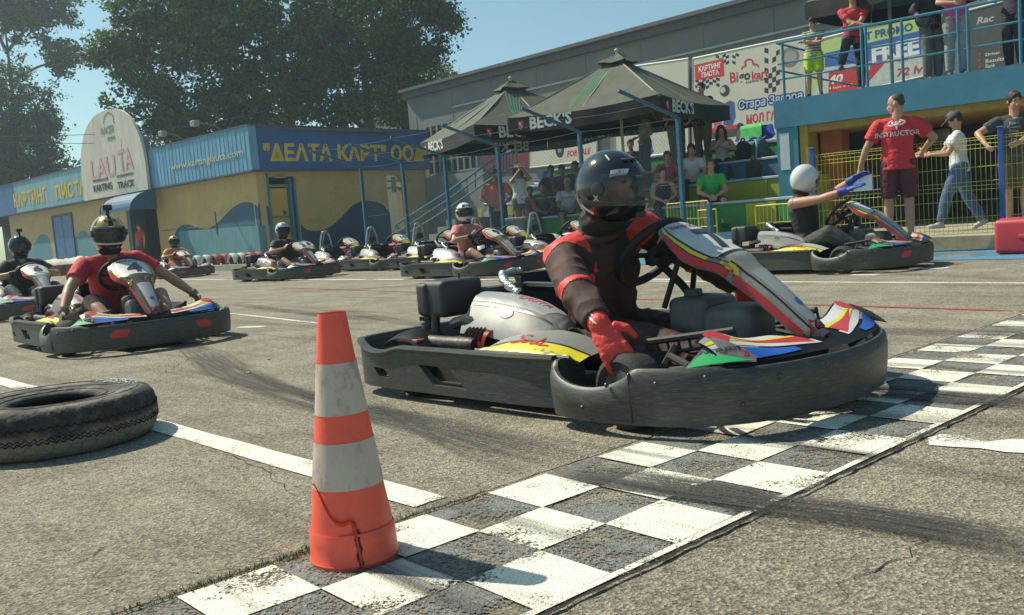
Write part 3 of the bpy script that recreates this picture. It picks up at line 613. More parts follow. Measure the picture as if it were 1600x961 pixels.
# printed racer in a kart
shape(par, [(1103, 208), (1170, 198), (1168, 206), (1150, 214), (1108, 218)], C_((.05, .05, .055), .6), .1275)
shape(par, [(1104, 206), (1118, 200), (1165, 193), (1166, 197), (1140, 203), (1110, 209)], REDP, .129)
shape(par, [(1118, 190), (1124, 181), (1132, 180), (1130, 200), (1120, 203)], C_((.55, .1, .12), .6), .1295)
shape(par, [(1134, 163), (1144, 157), (1151, 160), (1153, 182), (1148, 196), (1134, 196)], C_((.05, .1, .3), .6), .131)
for cx, cy, r, mat in ((1136, 142, 9, BLK), (1133, 141, 5, C_((.5, .5, .52), .4)), (1160, 198, 6, BLK), (1112, 204, 5, BLK)):
    a, z = HW.at(cx, cy); par(flat('print', poly2d(circ(r / 1419 * 27, 20)), HW.p(a, z, .1238 + (9 - r) * .0001), HW.d, V3((0, 0, 1)), mat))
# promotion banner behind the balcony
e, par = banner([(1268, 66), (1452, 20), (1452, 118), (1268, 160)], 'green and blue kart promotion banner behind the balcony railing', M('banner_lime', (.50, .62, .22), .6, var=.05))
shape(par, [(1292, 84), (1443, 48), (1443, 90), (1292, 112)], C_((.04, .13, .42), .6), .126)
shape(par, [(1292, 106), (1443, 86), (1452, 118), (1268, 160)], C_((.55, .6, .55), .6), .1265)
shape(par, [(1298, 112), (1392, 92), (1352, 138), (1298, 150)], REDP, .13)
wtext(par, 'KART PROMO', 1325, 1430, 53, 13, NAV, bold=.03); wtext(par, '3', 1346, 1356, 82, 14, WHP); wtext(par, 'FREE', 1365, 1440, 79, 26, WHP, .132, .05); wtext(par, '40', 1297, 1321, 124, 14, WHP, .134, .04, .2)
wtext(par, 'KARTS', 1341, 1363, 108, 7, WHP, .134, .02); wtext(par, '4 laps x 10', 1298, 1336, 136, 5, WHP, .134, .01); wtext(par, 'NOW', 1405, 1424, 94, 6, REDP, .134, .01, .2); wtext(par, '72 lv', 1404, 1446, 111, 13, REDP, .134, .03, .2)
e, par = banner([(1516, 17), (1700, -30), (1700, 90), (1516, 116)], 'dark grey banner with small white lines of writing at the right', M('banner_dark', (.09, .09, .085), .6, var=.1))
wtext(par, 'Rac', 1529, 1556, 31, 11, C_((.5, .5, .48), .6), shear=.2); wtext(par, 'Results', 1543, 1572, 94, 6, WHP, bold=.01); wtext(par, 'Driver', 1543, 1566, 84, 5, WHP, bold=.01); wtext(par, 'Rank', 1543, 1558, 103, 6, WHP, bold=.01)
for y in (85, 95, 105):
    a, z = HW.at(1534, y); par(flat('print', poly2d(circ(.035, 10)), HW.p(a, z, .1235), HW.d, V3((0, 0, 1)), REDP))
# ================================================================ BLEACHERS
ba = V3((0, 0, 0)); BLC = Wall(tn(0, 13.9), T)
if toward(BLC) < 0: BLC.n = -BLC.n
t0 = tof(atn(716, 13.9)); t1 = tof(atn(1215, 13.9)); BLC.o = V3((0, 0, 0)) + N * 13.9; BLC.d = T
GRN = M('green_painted_concrete', (.035, .20, .05), .8, var=.2, scale=2, dirt=(.04, .2, .06), dirtamt=.5); YLP = M('yellow_painted_concrete', (.34, .33, .03), .8, var=.15, dirt=(.2, .2, .05), dirtamt=.4, scale=2); BLP = M('blue_painted_concrete', (.04, .15, .23), .8, var=.2, scale=2, dirt=(.04, .12, .2), dirtamt=.4)
st = empty('grandstand', 'stepped grandstand painted in green, yellow and blue bands', 'grandstand', tn(t0, 13.9))
def bw(o): o.parent = st; o.matrix_parent_inverse = Matrix.Translation(-st.location); return o
TIER = [(0, .30, BLP), (.55, .80, GRN), (1.45, 1.22, YLP), (2.35, 1.64, BLP), (3.25, 2.05, GRN)]
for i, (dn, z, mt) in enumerate(TIER):
    bm = bm_(); nx = TIER[i + 1][0] if i < 4 else 5.2
    c = tn((t0 + t1) / 2, 13.9 + (dn + nx) / 2, (z + TZ) / 2); box(bm, c, (t1 - t0, nx - dn, z - TZ), Matrix.Rotation(TH, 3, 'Z')); bw(obj('step', bm, mt))
# yellow and blue face panels
bm = bm_()
for (xa, xb, i) in ((1120, 1200, 2), (745, 800, 2), (1165, 1212, 1)):
    nn = 13.9 + TIER[i][0]; ta, tb = tof(atn(xa, nn)), tof(atn(xb, nn)); z1_ = TIER[i][1]; z0_ = TIER[i - 1][1]
    bm = bm_(); box(bm, tn((ta + tb) / 2, nn - .012, (z0_ + z1_) / 2), (tb - ta, .02, z1_ - z0_ - .02), Matrix.Rotation(TH, 3, 'Z'))
    bw(obj('painted_panel', bm, YLP))
bm = bm_()
for i in (1, 2, 3, 4):
    nn = 13.9 + TIER[i][0]; box(bm, tn((t0 + t1) / 2, nn + .03, TIER[i][1] + .035), (t1 - t0 - .05, .12, .05), Matrix.Rotation(TH, 3, 'Z'), .008)
bw(obj('seat_rail', bm, C_((.35, .42, .5), .6)))
def make_seat(mat):
    e = empty('stadium_seat', 'x', 'seat'); bm = bm_(); rows = []
    prof = [(.0, .02), (-.02, .1), (-.2, .11), (-.36, .09), (-.41, .12), (-.43, .25), (-.46, .40), (-.47, .43)]
    prof = [(.02, .06), (-.01, .09), (-.2, .085), (-.33, .07), (-.38, .11), (-.40, .22), (-.43, .36), (-.44, .40)]
    for i, (y, z) in enumerate(prof):
        ww = .21 if i < 5 else .21 - .035 * (i - 4) * (i - 4) * .33; rows.append([V3((ww * k / 5, -y, z + (abs(k / 5) ** 3) * (.05 if i < 5 else 0) )) + V3((0, -(abs(k / 5) ** 2) * .05 if i > 4 else 0, 0)) for k in range(-5, 6)])
    grid(bm, rows); g = bmesh.ops.solidify(bm, geom=list(bm.faces), thickness=.012); obj('shell', bm, mat, e, smooth=True)
    bm = bm_(); box(bm, (0, .2, .03), (.3, .05, .06)); obj('bracket', bm, C_((.2, .2, .2), .6), e)
    return e
SWH = M('seat_white', (.50, .52, .56), .45, var=.1, scale=4); SBL = M('seat_blue', (.03, .09, .42), .4, var=.1, scale=4)
pw_, pb_ = make_seat(SWH), make_seat(SBL); firsts = {0: True, 1: True}
def seat(px, row, blue, label, lab_group='plastic seats on the grandstand steps'):
    nn = 13.9 + TIER[row][0]; src = pb_ if blue else pw_
    o = src if firsts[blue] else copy_tree(src); firsts[blue] = False
    p = atn(px, nn + .1); o.location = (p.x, p.y, TIER[row][1] + .03); o.rotation_euler = (0, 0, TH); o['label'] = label; o['group'] = lab_group
for px_, row, c_, lb in ((757, 1, 0, 'white plastic seat on the lowest row, left of the bin'), (790, 1, 0, 'white plastic seat on the lowest row, nearest the man in the coral shirt'),
        (740, 1, 0, 'white plastic seat at the left end of the lowest row'), (762, 2, 0, 'white plastic seat on the second row, left of the man in the coral shirt'), (797, 2, 0, 'white plastic seat on the second row behind the man in the coral shirt'),
        (842, 3, 1, 'blue plastic seat beside the seated people under the buggy banner'), (1152, 4, 0, 'white plastic seat on the top row behind the girl in the white vest'), (1188, 4, 1, 'bright blue plastic seat on the top row next to the green towel'),
        (1166, 4, 1, 'blue plastic seat on the top row covered by the green towel'), (1000, 4, 1, 'blue plastic seat on the top row behind the standing woman')):
    seat(px_, row, c_, lb)
# green towel over a seat back
nn = 13.9 + TIER[4][0]; p = atn(1166, nn + .3); bm = bm_(); rows = []
for i in range(9):
    s_ = (i - 4) / 4; rows.append([V3(((k - 5) / 5 * .27, .32 + .06 * (s_ > 0) * s_ * 3 - .16 * s_ * (s_ < 0) * -.3 + .012 * math.sin(k * 1.3 + i), .43 - abs(s_) * (.30 if s_ < 0 else .2))) for k in range(11)])
grid(bm, rows); tw = obj('towel', bm, C_((.08, .50, .12), .9, bump=.4), smooth='all'); tw.location = (*(atn(1166, nn + .1).xy), TIER[4][1] + .03); tw.rotation_euler = (0, 0, TH)
tag(tw, 'bright green towel hung over a blue seat on the top row', 'towel')
# ---- stairs with blue railing beside the stand
sr = empty('stair_railing', 'blue sloping stair railing with many thin balusters left of the stand', 'railing', atn(625, 12.9))
NR = 12.9; RB = C_((.03, .14, .22), .5)
def rpt(x, y): p = atn(x, NR, y); return p - sr.location
def railz(px, y): return rpt(px, y)
bm = bm_(); up = [rpt(620, 350), rpt(700, 300), rpt(775, 245), rpt(800, 236)]; lo = [rpt(626, 372), rpt(700, 326), rpt(775, 274), rpt(800, 264)]
tube(bm, up, .03, 8); tube(bm, lo, .02, 6); tube(bm, [rpt(620, 350), rpt(617, 356), rpt(622, 362), rpt(700, 312), rpt(775, 258)], .018, 6); obj('handrail', bm, RB, sr)
bm = bm_()
for i in range(18):
    t = i / 17; x = 628 + t * 172; f = lambda Q: next(Q[k] + (Q[k + 1] - Q[k]) * u for k in range(len(Q) - 1) for u in [((t * 3) - k)] if k <= t * 3 <= k + 1)
    bm = bm_(); tube(bm, [f(up), f(lo)], .014, 5); obj('baluster', bm, RB, sr)
bm = bm_(); t_a, t_b = tof(atn(632, NR + .3)), tof(atn(800, NR + .3))
for i in range(5):
    tt = t_a + (t_b - t_a) * i / 11; h = .17 + (i + 1) * .16; box(bm, tn(tt + (t_b - t_a) / 22, NR + .95, (TZ + h) / 2), ((t_b - t_a) / 11 - .004, 1.1, h - TZ), Matrix.Rotation(TH, 3, 'Z'))
tag(obj('staircase', bm, C_((.24, .25, .23), .9, var=.15)), 'grey concrete stairs climbing behind the blue railing', 'stairs')
# ================================================================ BALCONY BUILDING
pA = D(1208, 160, 17.0); pB = D(1600, 130, 14.4); BW = Wall(pA, pB - pA)
if toward(BW) < 0: BW.n = -BW.n
balc = empty('balcony_building', 'blue balcony terrace on columns above a dark open room', 'building', BW.p(0, 0))
def lw(o): o.parent = balc; o.matrix_parent_inverse = Matrix.Translation(-balc.location); return o
BLUEW = M('balcony_blue_paint', (.06, .23, .34), .8, var=.12, scale=1.5, dirt=(.1, .26, .34), dirtamt=.5, bump=.2); BF = 2.62; BB = 2.12
bend = 9.5
bm = bm_(); BW.box(bm, 0, bend, BB, BF, -4.5, 0); lw(obj('slab', bm, BLUEW))
bm = bm_(); BW.box(bm, .02, .42, TZ, BB - .002, -.5, -.03); lw(obj('column', bm, BLUEW))
bm = bm_(); BW.box(bm, .45, .6, TZ, BB - .003, -.55, -.05); lw(obj('column', bm, M('ochre_paint', (.34, .24, .04), .8, var=.15)))
bm = bm_(); BW.box(bm, .66, 1.05, TZ, BB - .05, -.9, -.5); lw(obj('column', bm, M('rust_orange_paint', (.32, .09, .04), .8, var=.2, dirt=(.1, .05, .04), dirtamt=.5)))
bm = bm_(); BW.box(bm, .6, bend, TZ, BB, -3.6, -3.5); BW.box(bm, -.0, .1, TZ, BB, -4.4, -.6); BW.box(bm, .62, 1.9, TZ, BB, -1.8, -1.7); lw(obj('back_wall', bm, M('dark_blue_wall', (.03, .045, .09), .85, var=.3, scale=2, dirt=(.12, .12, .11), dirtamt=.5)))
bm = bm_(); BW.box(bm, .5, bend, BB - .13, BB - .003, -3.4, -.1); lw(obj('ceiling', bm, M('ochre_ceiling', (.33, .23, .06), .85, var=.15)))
bm = bm_(); BW.box(bm, .6, 1.15, 1.0, 1.5, -1.4, -1.35); lw(obj('wall_panel', bm, C_((.4, .3, .04), .7)))
bm = bm_(); BW.box(bm, 1.1, 2.3, 1.7, 1.95, -3.3, -2.9, .03); lw(obj('air_duct', bm, C_((.3, .32, .34), .3, metal=.7)))
# railing of the balcony
rl = empty('balcony_railing', 'blue tubular railing along the edge of the balcony', 'railing', BW.p(0, BF, -.06)); BR = C_((.04, .20, .30), .45)
def rw(o): o.parent = rl; o.matrix_parent_inverse = Matrix.Translation(-rl.location); return o
bm = bm_()
for h in (1.04, .66, .38): tube(bm, [BW.p(.1, BF + h, -.06), BW.p(bend, BF + h, -.06)], .024 if h > 1 else .017, 7)
for h in (1.04, .55): tube(bm, [BW.p(.1, BF + h, -.06), BW.p(.1, BF + h, -4.4)], .02, 7)
rw(obj('rail', bm, BR))
for x in (1223, 1347, 1354, 1410, 1498, 1513, 1595):
    a_ = BW.at(x, 130)[0]; bm = bm_(); tube(bm, [BW.p(a_, BF, -.06), BW.p(a_, BF + 1.04, -.06)], .026, 8); rw(obj('post', bm, BR))
# notice sheets taped on the blue column
bm = bm_(); BW.box(bm, .08, .26, 1.35, 2.02, -.025, -.018); tag(obj('paper_notice', bm, C_((.55, .62, .66), .7, var=.06)), 'long pale paper notice taped to the blue column', 'notice')
# ================================================================ KARTS (local frame: x forward, y left, z up)
PLAST = M('black_scuffed_plastic', (.050, .051, .044), .46, var=.25, scale=7, dirt=(.19, .20, .19), dirtamt=.55, stretch=(1.2, 1.2, 16), bump=.12, bscale=40)
BLK2 = M('black_plastic', (.026, .027, .028), .42, var=.2, scale=9, bump=.08); RUB = M('rubber', (.028, .027, .026), .8, var=.25, scale=12, bump=.3, bscale=60)
STEEL = C_((.42, .42, .42), .35, metal=.9); TUBEK = M('painted_tube', (.022, .022, .024), .65, var=.1); GREYP = M('grey_plastic', (.115, .12, .118), .5, var=.15, scale=6, dirt=(.2, .2, .19), dirtamt=.4, bump=.05)
FWH = M('kart_white', (.56, .57, .54), .42, var=.08, scale=4, dirt=(.33, .33, .29), dirtamt=.4); FSIL = M('kart_silver', (.30, .32, .32), .42, var=.08, scale=5, dirt=(.2, .2, .19), dirtamt=.3)
KRED = C_((.50, .035, .035), .35, var=.08); KYEL = C_((.66, .60, .03), .4, var=.06); KBLU = C_((.02, .10, .42), .35); KGRN = C_((.02, .38, .12), .35); KBLK = C_((.02, .02, .022), .35)
def sweep(bm, path, prof, closed=False):
    """path: list of V3 (x,y,0); prof(i, s) -> list of (out, z); out is measured to the outside of the kart"""
    n = len(path); rows = []
    for i, p in enumerate(path):
        d = (path[min(i + 1, n - 1)] - path[max(i - 1, 0)]).normalized(); o_ = V3((d.y, -d.x, 0)); rows.append([p + o_ * a + V3((0, 0, z)) for a, z in prof(p)])
    Vv = grid(bm, rows, closed_u=True); bm.faces.new(Vv[0]); bm.faces.new(Vv[-1][::-1]); bmesh.ops.recalc_face_normals(bm, faces=bm.faces)
half = [(.275, -.60), (.28, -.65), (.32, -.705), (.42, -.735), (.6, -.735), (.76, -.705), (.92, -.635), (1.04, -.51), (1.12, -.34), (1.165, -.15), (1.175, 0)]
fp = smoothpath([V3((x, y, 0)) for x, y in half] + [V3((x, -y, 0)) for x, y in half[-2::-1]], 6)
def fprof(p):
    ax = p.x; dip = max(0, 1 - ((ax - .50) / .21) ** 2) ** .7 * (1 if abs(p.y) > .6 else 0); t = .248 - .078 * dip - (.01 if ax > 1.0 else 0)
    return [(-.03, .045), (-.005, .05), (.0, .09), (.004, t * .55), (.006, t - .045), (.0, t - .012), (-.012, t), (-.026, t), (-.03, t - .015), (-.026, t - .07), (-.026, .08)]
rhalf = [(.26, -.60), (.05, -.622), (-.35, -.628), (-.75, -.632), (-.95, -.625), (-1.07, -.585), (-1.115, -.5), (-1.13, -.36), (-1.135, 0)]
rp = smoothpath([V3((x, y, 0)) for x, y in rhalf] + [V3((x, -y, 0)) for x, y in rhalf[-2::-1]], 6)
def rprof(p):
    d = max(0, 1 - ((p.x + .88) / .16) ** 2) * .028 * (abs(p.y) > .5); e = min(1, max(0, (-p.x - .95) / .1)) * .012; t = .258 - d + e
    return [(.03, .05), (.006, .052), (-.0, .07), (-.004, t * .5), (-.0, t - .05), (.004, t - .02), (.012, t), (.045, t), (.05, t - .012), (.034, t - .03), (.03, .09)]
def rprof2(p): return [(-a, z) for a, z in rprof(p)]
def fair_w(s):
    K = [(-.03, .03), (-.015, .085), (.01, .125), (.05, .16), (.12, .18), (.2, .18), (.27, .165), (.32, .135), (.37, .108), (.44, .092), (.55, .08), (.66, .068), (.74, .052), (.78, .03)]
    for (a, x), (b, y) in zip(K, K[1:]):
        if a <= s <= b:
            t = (s - a) / (b - a); t = t * t * (3 - 2 * t) if 0 else t; return x + (y - x) * t
    return K[-1][1]
FA = V3((.83, 0, -.56)).normalized(); FN = V3((.56, 0, .83)).normalized(); FO = V3((.42, 0, .725))
def fairP(s, v, lift=0):
    w_ = fair_w(s); y = w_ * v; h = .05 * math.sin(math.pi * max(0, min(1, s / .78))) - .06 * abs(v) ** 2.4 * (.5 + .5 * min(1, s / .2)) + .012 * math.exp(-((s - .33) / .05) ** 2) - .02 * max(0, -s / .03) - .022 * max(0, (abs(v) - .88) / .12) * max(0, min(1, (s - .08) / .12)) * max(0, min(1, (.78 - s) / .1))
    return FO + FA * s + FN * (h + lift) + V3((0, y, 0))
def fairing_bm():
    bm = bm_(); S = [-.03 + .81 * i / 54 for i in range(55)]; Vq = [i / 12 - 1 for i in range(25)]
    top = grid(bm, [[fairP(s, v) for v in Vq] for s in S]); g = bmesh.ops.solidify(bm, geom=list(bm.faces), thickness=-.012); bmesh.ops.recalc_face_normals(bm, faces=bm.faces); return bm
def boxr(bm, x0, x1, y0, y1, z0, z1, bev=.02, seg=3, mi=0): return box(bm, ((x0 + x1) / 2, (y0 + y1) / 2, (z0 + z1) / 2), (x1 - x0, y1 - y0, z1 - z0), None, bev, seg, mi)
def wheel(parent, x, y, r, wd, steer=0, label=None):
    bm = bm_(); prof = [(r * .55, -wd / 2 + .01), (r * .8, -wd / 2), (r * .95, -wd / 2 + .012), (r, -wd / 2 + .03), (r, wd / 2 - .03), (r * .95, wd / 2 - .012), (r * .8, wd / 2), (r * .55, wd / 2 - .01)]
    lathe(bm, prof + prof[:0], 28, axis='Y', closed=True); o = obj('wheel', bm, RUB, parent, smooth=True, loc=(x, y, r)); o.rotation_euler = (0, 0, steer)
    bm = bm_(); lathe(bm, [(.012, -wd / 2 + .03), (r * .5, -wd / 2 + .03), (r * .56, -wd / 2 + .005), (r * .56, wd / 2 - .005), (r * .5, wd / 2 - .03), (.012, wd / 2 - .03)], 20, axis='Y', closed=True); lathe(bm, [(.03, -wd / 2 - .0), (.03, wd / 2 + .0)], 12, axis='Y')
    obj('rim', bm, STEEL, o, smooth=True)
def build_kart(number='7', brand=True, glow=True):
    e = empty('go_kart', 'x', 'go-kart')
    K = {}
    bm = bm_(); sweep(bm, fp, fprof); K['fb'] = fb = obj('front_bumper', bm, PLAST, e, smooth=True)
    bm = bm_(); sweep(bm, rp, rprof2); K['rb'] = rb = obj('rear_bumper', bm, PLAST, e, smooth=True)
    for sy in (-1, 1):
        c = bm_()
        for pts in ([(-.92, .145), (-.83, .142), (-.79, .10), (-.88, .102)], [(-.56, .178), (-.35, .175), (-.25, .088), (-.47, .09)]):
            a = [c.verts.new((x, sy * .53, z)) for x, z in pts]; b = [c.verts.new((x, sy * .72, z)) for x, z in pts]; c.faces.new(a); c.faces.new(b[::-1])
            for i in range(4): j = (i + 1) % 4; c.faces.new((a[i], b[i], b[j], a[j]))
        bmesh.ops.recalc_face_normals(c, faces=c.faces); boolcut(rb, c)
    if not rb.data.materials: rb.data.materials.append(PLAST)
    rb.data.polygons.foreach_set("use_smooth", [True] * len(rb.data.polygons)); rb.data.set_sharp_from_angle(angle=R(35))
    # pod body behind the openings, ledges, bolts
    bm = bm_()
    for sy in (-1, 1):
        boxr(bm, -.62, .22, min(sy * .40, sy * .575), max(sy * .40, sy * .575), .05, .225, .02); boxr(bm, -.5, -.27, min(sy * .575, sy * .618), max(sy * .575, sy * .618), .088, .094, .002, 1)
        tube(bm, [(-.22, sy * .632, .148), (-.15, sy * .64, .088), (.2, sy * .63, .082)], .008, 6)
        for x, z in ((-.62, .2), (-.62, .1), (-.1, .22), (-.3, .1), (-.33, .20)): ball(bm, (x, sy * .632, z), (.008, .005, .008), seg=8)
    obj('side_pod', bm, PLAST, e, smooth=True)
    bm = bm_(); bm.free()
    for s in (-1, 1): bm = bm_(); boxr(bm, .70, .709, min(s * .7, s * .7265), max(s * .7, s * .7265), .06, .235, .003, 1); obj('bumper_seam', bm, BLK2, e)
    for k_, (bx, by, bz) in enumerate(((.50, -.742, .10), (.62, -.742, .19), (.80, -.696, .20), (.95, -.62, .22), (1.03, -.53, .12), (.50, .742, .10), (1.155, .2, .21), (1.155, -.2, .21), (1.10, -.41, .20))):
        bm = bm_(); ball(bm, (bx, by, bz), (.009, .009, .009), seg=8); obj('bolt', bm, C_((.09, .09, .09), .4, metal=.5), e, smooth=True)
    # chassis, floor
    bm = bm_()
    for s in (-1, 1): tube(bm, smoothpath([(-1.02, s * .3, .08), (-.5, s * .32, .07), (.2, s * .3, .06), (.6, s * .2, .06), (1.02, s * .16, .08)], 5), .016, 8); tube(bm, [(.3, s * .3, .08), (.62, s * .50, .13)], .014, 6); tube(bm, smoothpath([(.68, s * .45, .2), (.82, s * .58, .232), (1.0, s * .45, .235), (1.1, s * .1, .23)], 5), .011, 7)
    for x in (-.95, -.45, .2, .75): tube(bm, [(x, -.3, .07), (x, .3, .07)], .014, 7)
    tube(bm, [(-.72, -.58, .14), (-.72, .58, .14)], .02, 8); tube(bm, [(.6, -.5, .13), (.6, .5, .13)], .012, 7); obj('chassis_frame', bm, TUBEK, e, smooth=True)
    bm = bm_(); boxr(bm, -.1, 1.0, -.27, .27, .04, .052, .004, 1); boxr(bm, -1.0, -.1, -.25, .25, .045, .055, .004, 1); obj('floor_tray', bm, C_((.08, .08, .085), .5, metal=.4), e)
    for s in (-1, 1):
        wheel(e, .6, s * .585, .142, .125, R(-6)); wheel(e, -.74, s * .50, .14, .19)
        # rear mudguards
        bm = bm_(); rows = []
        for i in range(15):
            a = R(-5 + 150 * i / 14); ra = .185; rows.append([V3((-.76 + ra * math.cos(a) * 1.15, s * (.50 + k), .13 + ra * math.sin(a) * (1 - .15 * abs(k / .1) ** 2))) for k in (-.115, -.1, -.05, 0, .05, .1, .115)])
        grid(bm, rows); bmesh.ops.solidify(bm, geom=list(bm.faces), thickness=.008); obj('mudguard', bm, BLK2, e, smooth=True)
    # seat
    bm = bm_(); rows = []
    sprof = [(.28, .16, .17), (.2, .12, .185), (.05, .085, .2), (-.12, .085, .205), (-.27, .12, .20), (-.36, .22, .205), (-.43, .36, .21), (-.49, .50, .19), (-.51, .53, .17)]
    for x, z, hw_s in [(v.x, v.y, v.z) for v in smoothpath([V3(q) for q in sprof], 3)]:
        row = []
        for k in range(-8, 9):
            a = k / 8; wing = abs(a) ** 3; row.append(V3((x + .16 * wing * (1 if x < -.1 else .2) * min(1, z / .3), a * hw_s * 1.08, z + .13 * wing * max(0, 1 - z / .45))))
        rows.append(row)
    grid(bm, rows); bmesh.ops.solidify(bm, geom=list(bm.faces), thickness=.02); so_ = obj('seat', bm, M('seat_plastic', (.02, .02, .021), .35, var=.2), e, smooth=True)
    bm = bm_(); tube(bm, smoothpath([(-.33, -.215, .45), (-.42, -.215, .5), (-.51, -.15, .535), (-.53, -.02, .54)], 5), [.02 + .006 * math.sin(i * 2.1) for i in range(16)], 9); obj('seat_tape', bm, M('silver_tape', (.5, .5, .5), .25, metal=.7, bump=1.0, bscale=90), so_, smooth=True)
    # engine: airbox, carburettor, head, silencer, fan
    bm = bm_(); boxr(bm, -.80, -.60, -.46, -.20, .36, .535, .028, 4); boxr(bm, -.79, -.71, -.475, -.44, .37, .525, .02, 3); tube(bm, [(-.66, -.3, .53), (-.66, -.3, .56)], .006, 6)
    for i in range(4): boxr(bm, -.78 + i * .02, -.772 + i * .02, -.47, -.45, .345, .365, .002, 1)
    tube(bm, [(-.6, -.22, .46), (-.45, -.05, .47), (-.3, .0, .46)], .022, 8)
    eng = obj('engine_airbox', bm, M('airbox_plastic', (.042, .044, .044), .5, var=.15, scale=9, bump=.35, bscale=220), e, smooth=True)
    bm = bm_(); tube(bm, [(-.76, -.44, .22), (-.765, -.43, .3), (-.76, -.41, .37)], .03, 10); tube(bm, [(-.69, -.45, .22), (-.69, -.44, .38)], .022, 10)
    for i in range(6): lathe(bm, [(.036, .245 + i * .02), (.036, .252 + i * .02)], 12, c=(-.762, -.432, 0))
    boxr(bm, -.8, -.42, -.42, -.18, .1, .24, .02); boxr(bm, -.6, -.44, -.36, -.22, .24, .36, .015); tube(bm, [(-.58, -.42, .33), (-.5, -.42, .35), (-.44, -.40, .33)], .028, 8)
    for i in range(6): boxr(bm, -.6 + i * .03, -.588 + i * .03, -.37, -.2, .25, .35, .002, 1)
    obj('engine_block', bm, M('engine_metal', (.06, .06, .062), .4, metal=.5, var=.3, scale=12), e, smooth=True)
    bm = bm_(); tube(bm, smoothpath([(-.76, -.5, .27), (-.68, -.51, .255), (-.5, -.5, .25), (-.36, -.49, .25)], 4), [.02] + [.036] * 11 + [.03], 12); obj('exhaust_pipe', bm, M('sooty_exhaust', (.05, .048, .045), .55, metal=.6, var=.4, scale=9, dirt=(.2, .19, .18), dirtamt=.6), e, smooth=True)
    bm = bm_(); rows = []
    for i in range(9):
        a = R(10 + 110 * i / 8); rows.append([V3((-.46 + .0 + k * .022, -.44 - .055 * math.cos(a) - .0, .23 + .085 * math.sin(a))) + V3((.02 * math.sin(a), 0, 0)) for k in range(8)])
    grid(bm, rows); bmesh.ops.solidify(bm, geom=list(bm.faces), thickness=.006); fan = obj('fan_cover', bm, KRED, e, smooth=True)
    bm = bm_()
    for k in range(5): tube(bm, [(-.435 + k * .026, -.44 - .062 * math.cos(R(a)), .23 + .092 * math.sin(R(a))) for a in (25, 45, 65, 85)], .005, 5)
    obj('fan_slots', bm, KBLK, fan)
    bm = bm_(); boxr(bm, -.80, -.64, -.60, -.44, .262, .278, .006, 2); obj('pod_cap', bm, C_((.45, .10, .09), .5), e)
    # cowl (white, oval hole) above the engine; pod panels
    bm = bm_(); rows = []
    cp = [(-.54, .46, -.20), (-.42, .455, -.2), (-.28, .44, -.2), (-.14, .41, -.21), (-.02, .36, -.22), (.03, .31, -.23)]
    for x, z, yi in [(v.x, v.y, v.z) for v in smoothpath([V3(q) for q in cp], 3)]:
        rows.append([V3((x, yi, z - .02)), V3((x, yi - .02, z)), V3((x + .01, yi - .07, z + .004)), V3((x + .015, yi - .12, z - .01)), V3((x + .02, yi - .145, z - .03)), V3((x + .03, yi - .2, z - .085)), V3((x + .04, yi - .245, z - .135)), V3((x + .045, yi - .26, z - .165))])
    grid(bm, rows); bmesh.ops.solidify(bm, geom=list(bm.faces), thickness=.008); cowl = obj('engine_cowl', bm, FWH, e, smooth=True); ct = bvh(cowl)
    decal('cowl_top', poly2d([(-.36, -.055), (.14, -.055), (.2, .06), (-.36, .06)]), ct, (-.2, -.29, .44), (1, 0, 0), (0, 1, 0), (0, 0, -1), FSIL, cowl, .002)
    decal('cowl_hole', poly2d(circ(.042, 24, 0, 0, .62)), ct, (-.27, -.39, .40), (1, 0, -.25), (0, .55, .8), (0, .75, -.66), KBLK, cowl, .004)
    decal('cowl_trim', ringpoly(circ(.05, 24, 0, 0, .66), circ(.042, 24, 0, 0, .62)), ct, (-.27, -.39, .40), (1, 0, -.25), (0, .55, .8), (0, .75, -.66), C_((.2, .2, .2), .5), cowl, .0035)
    decal('lettering', text2d('LAUTA', .062, .015), ct, (-.17, -.275, .44), (1, 0, 0), (0, 1, 0), (0, 0, -1), KRED, cowl, .0035)
    if 1:
        decal('panel_line', poly2d([(-.36, -.01), (.2, -.01), (.2, -.003), (-.36, -.003)]), ct, (-.2, -.352, .4), (1, 0, -.1), (0, 1, 0), (0, 0, -1), KBLK, cowl, .003)
    for s in (-1, 1):
        bm = bm_(); rows = []
        for i in range(13):
            t = i / 12; x = -.22 + .55 * t; zt = .258 + .055 * math.sin(math.pi * min(1, t * 1.05)) ** .6 - .02 * t
            rows.append([V3((x, s * yy, zz)) for yy, zz in ((.36, zt + .01), (.42, zt + .008), (.5, zt), (.57, zt - .018), (.612, .262), (.618, .25))])
        grid(bm, rows); bmesh.ops.solidify(bm, geom=list(bm.faces), thickness=.006); pp = obj('pod_panel', bm, FWH, e, smooth=True)
        pt = bvh(pp); fr = dict(o=(.05, s * .53, .3), u=(1, 0, 0), v=(0, -s, 0), d=(0, 0, -1)) if s > 0 else dict(o=(.05, -.53, .3), u=(1, 0, 0), v=(0, 1, 0), d=(0, 0, -1))
        decal('yellow_band', poly2d([(-.24, -.085), (.28, -.085), (.28, .03), (.1, -.0), (-.1, -.035)]), pt, mat=KYEL, parent=pp, off=.002, **fr)
        decal('black_line', poly2d([(-.24, -.062), (-.1, -.035), (.1, 0), (.28, .03), (.28, .04), (.1, .01), (-.1, -.025), (-.25, -.055)]), pt, mat=KBLK, parent=pp, off=.0028, **fr)
        bm = bm_(); S_ = [(-.03, .03), (-.06, .045), (-.085, .03), (-.07, .008), (-.045, -.005), (-.045, -.03), (-.075, -.04), (-.105, -.028)]
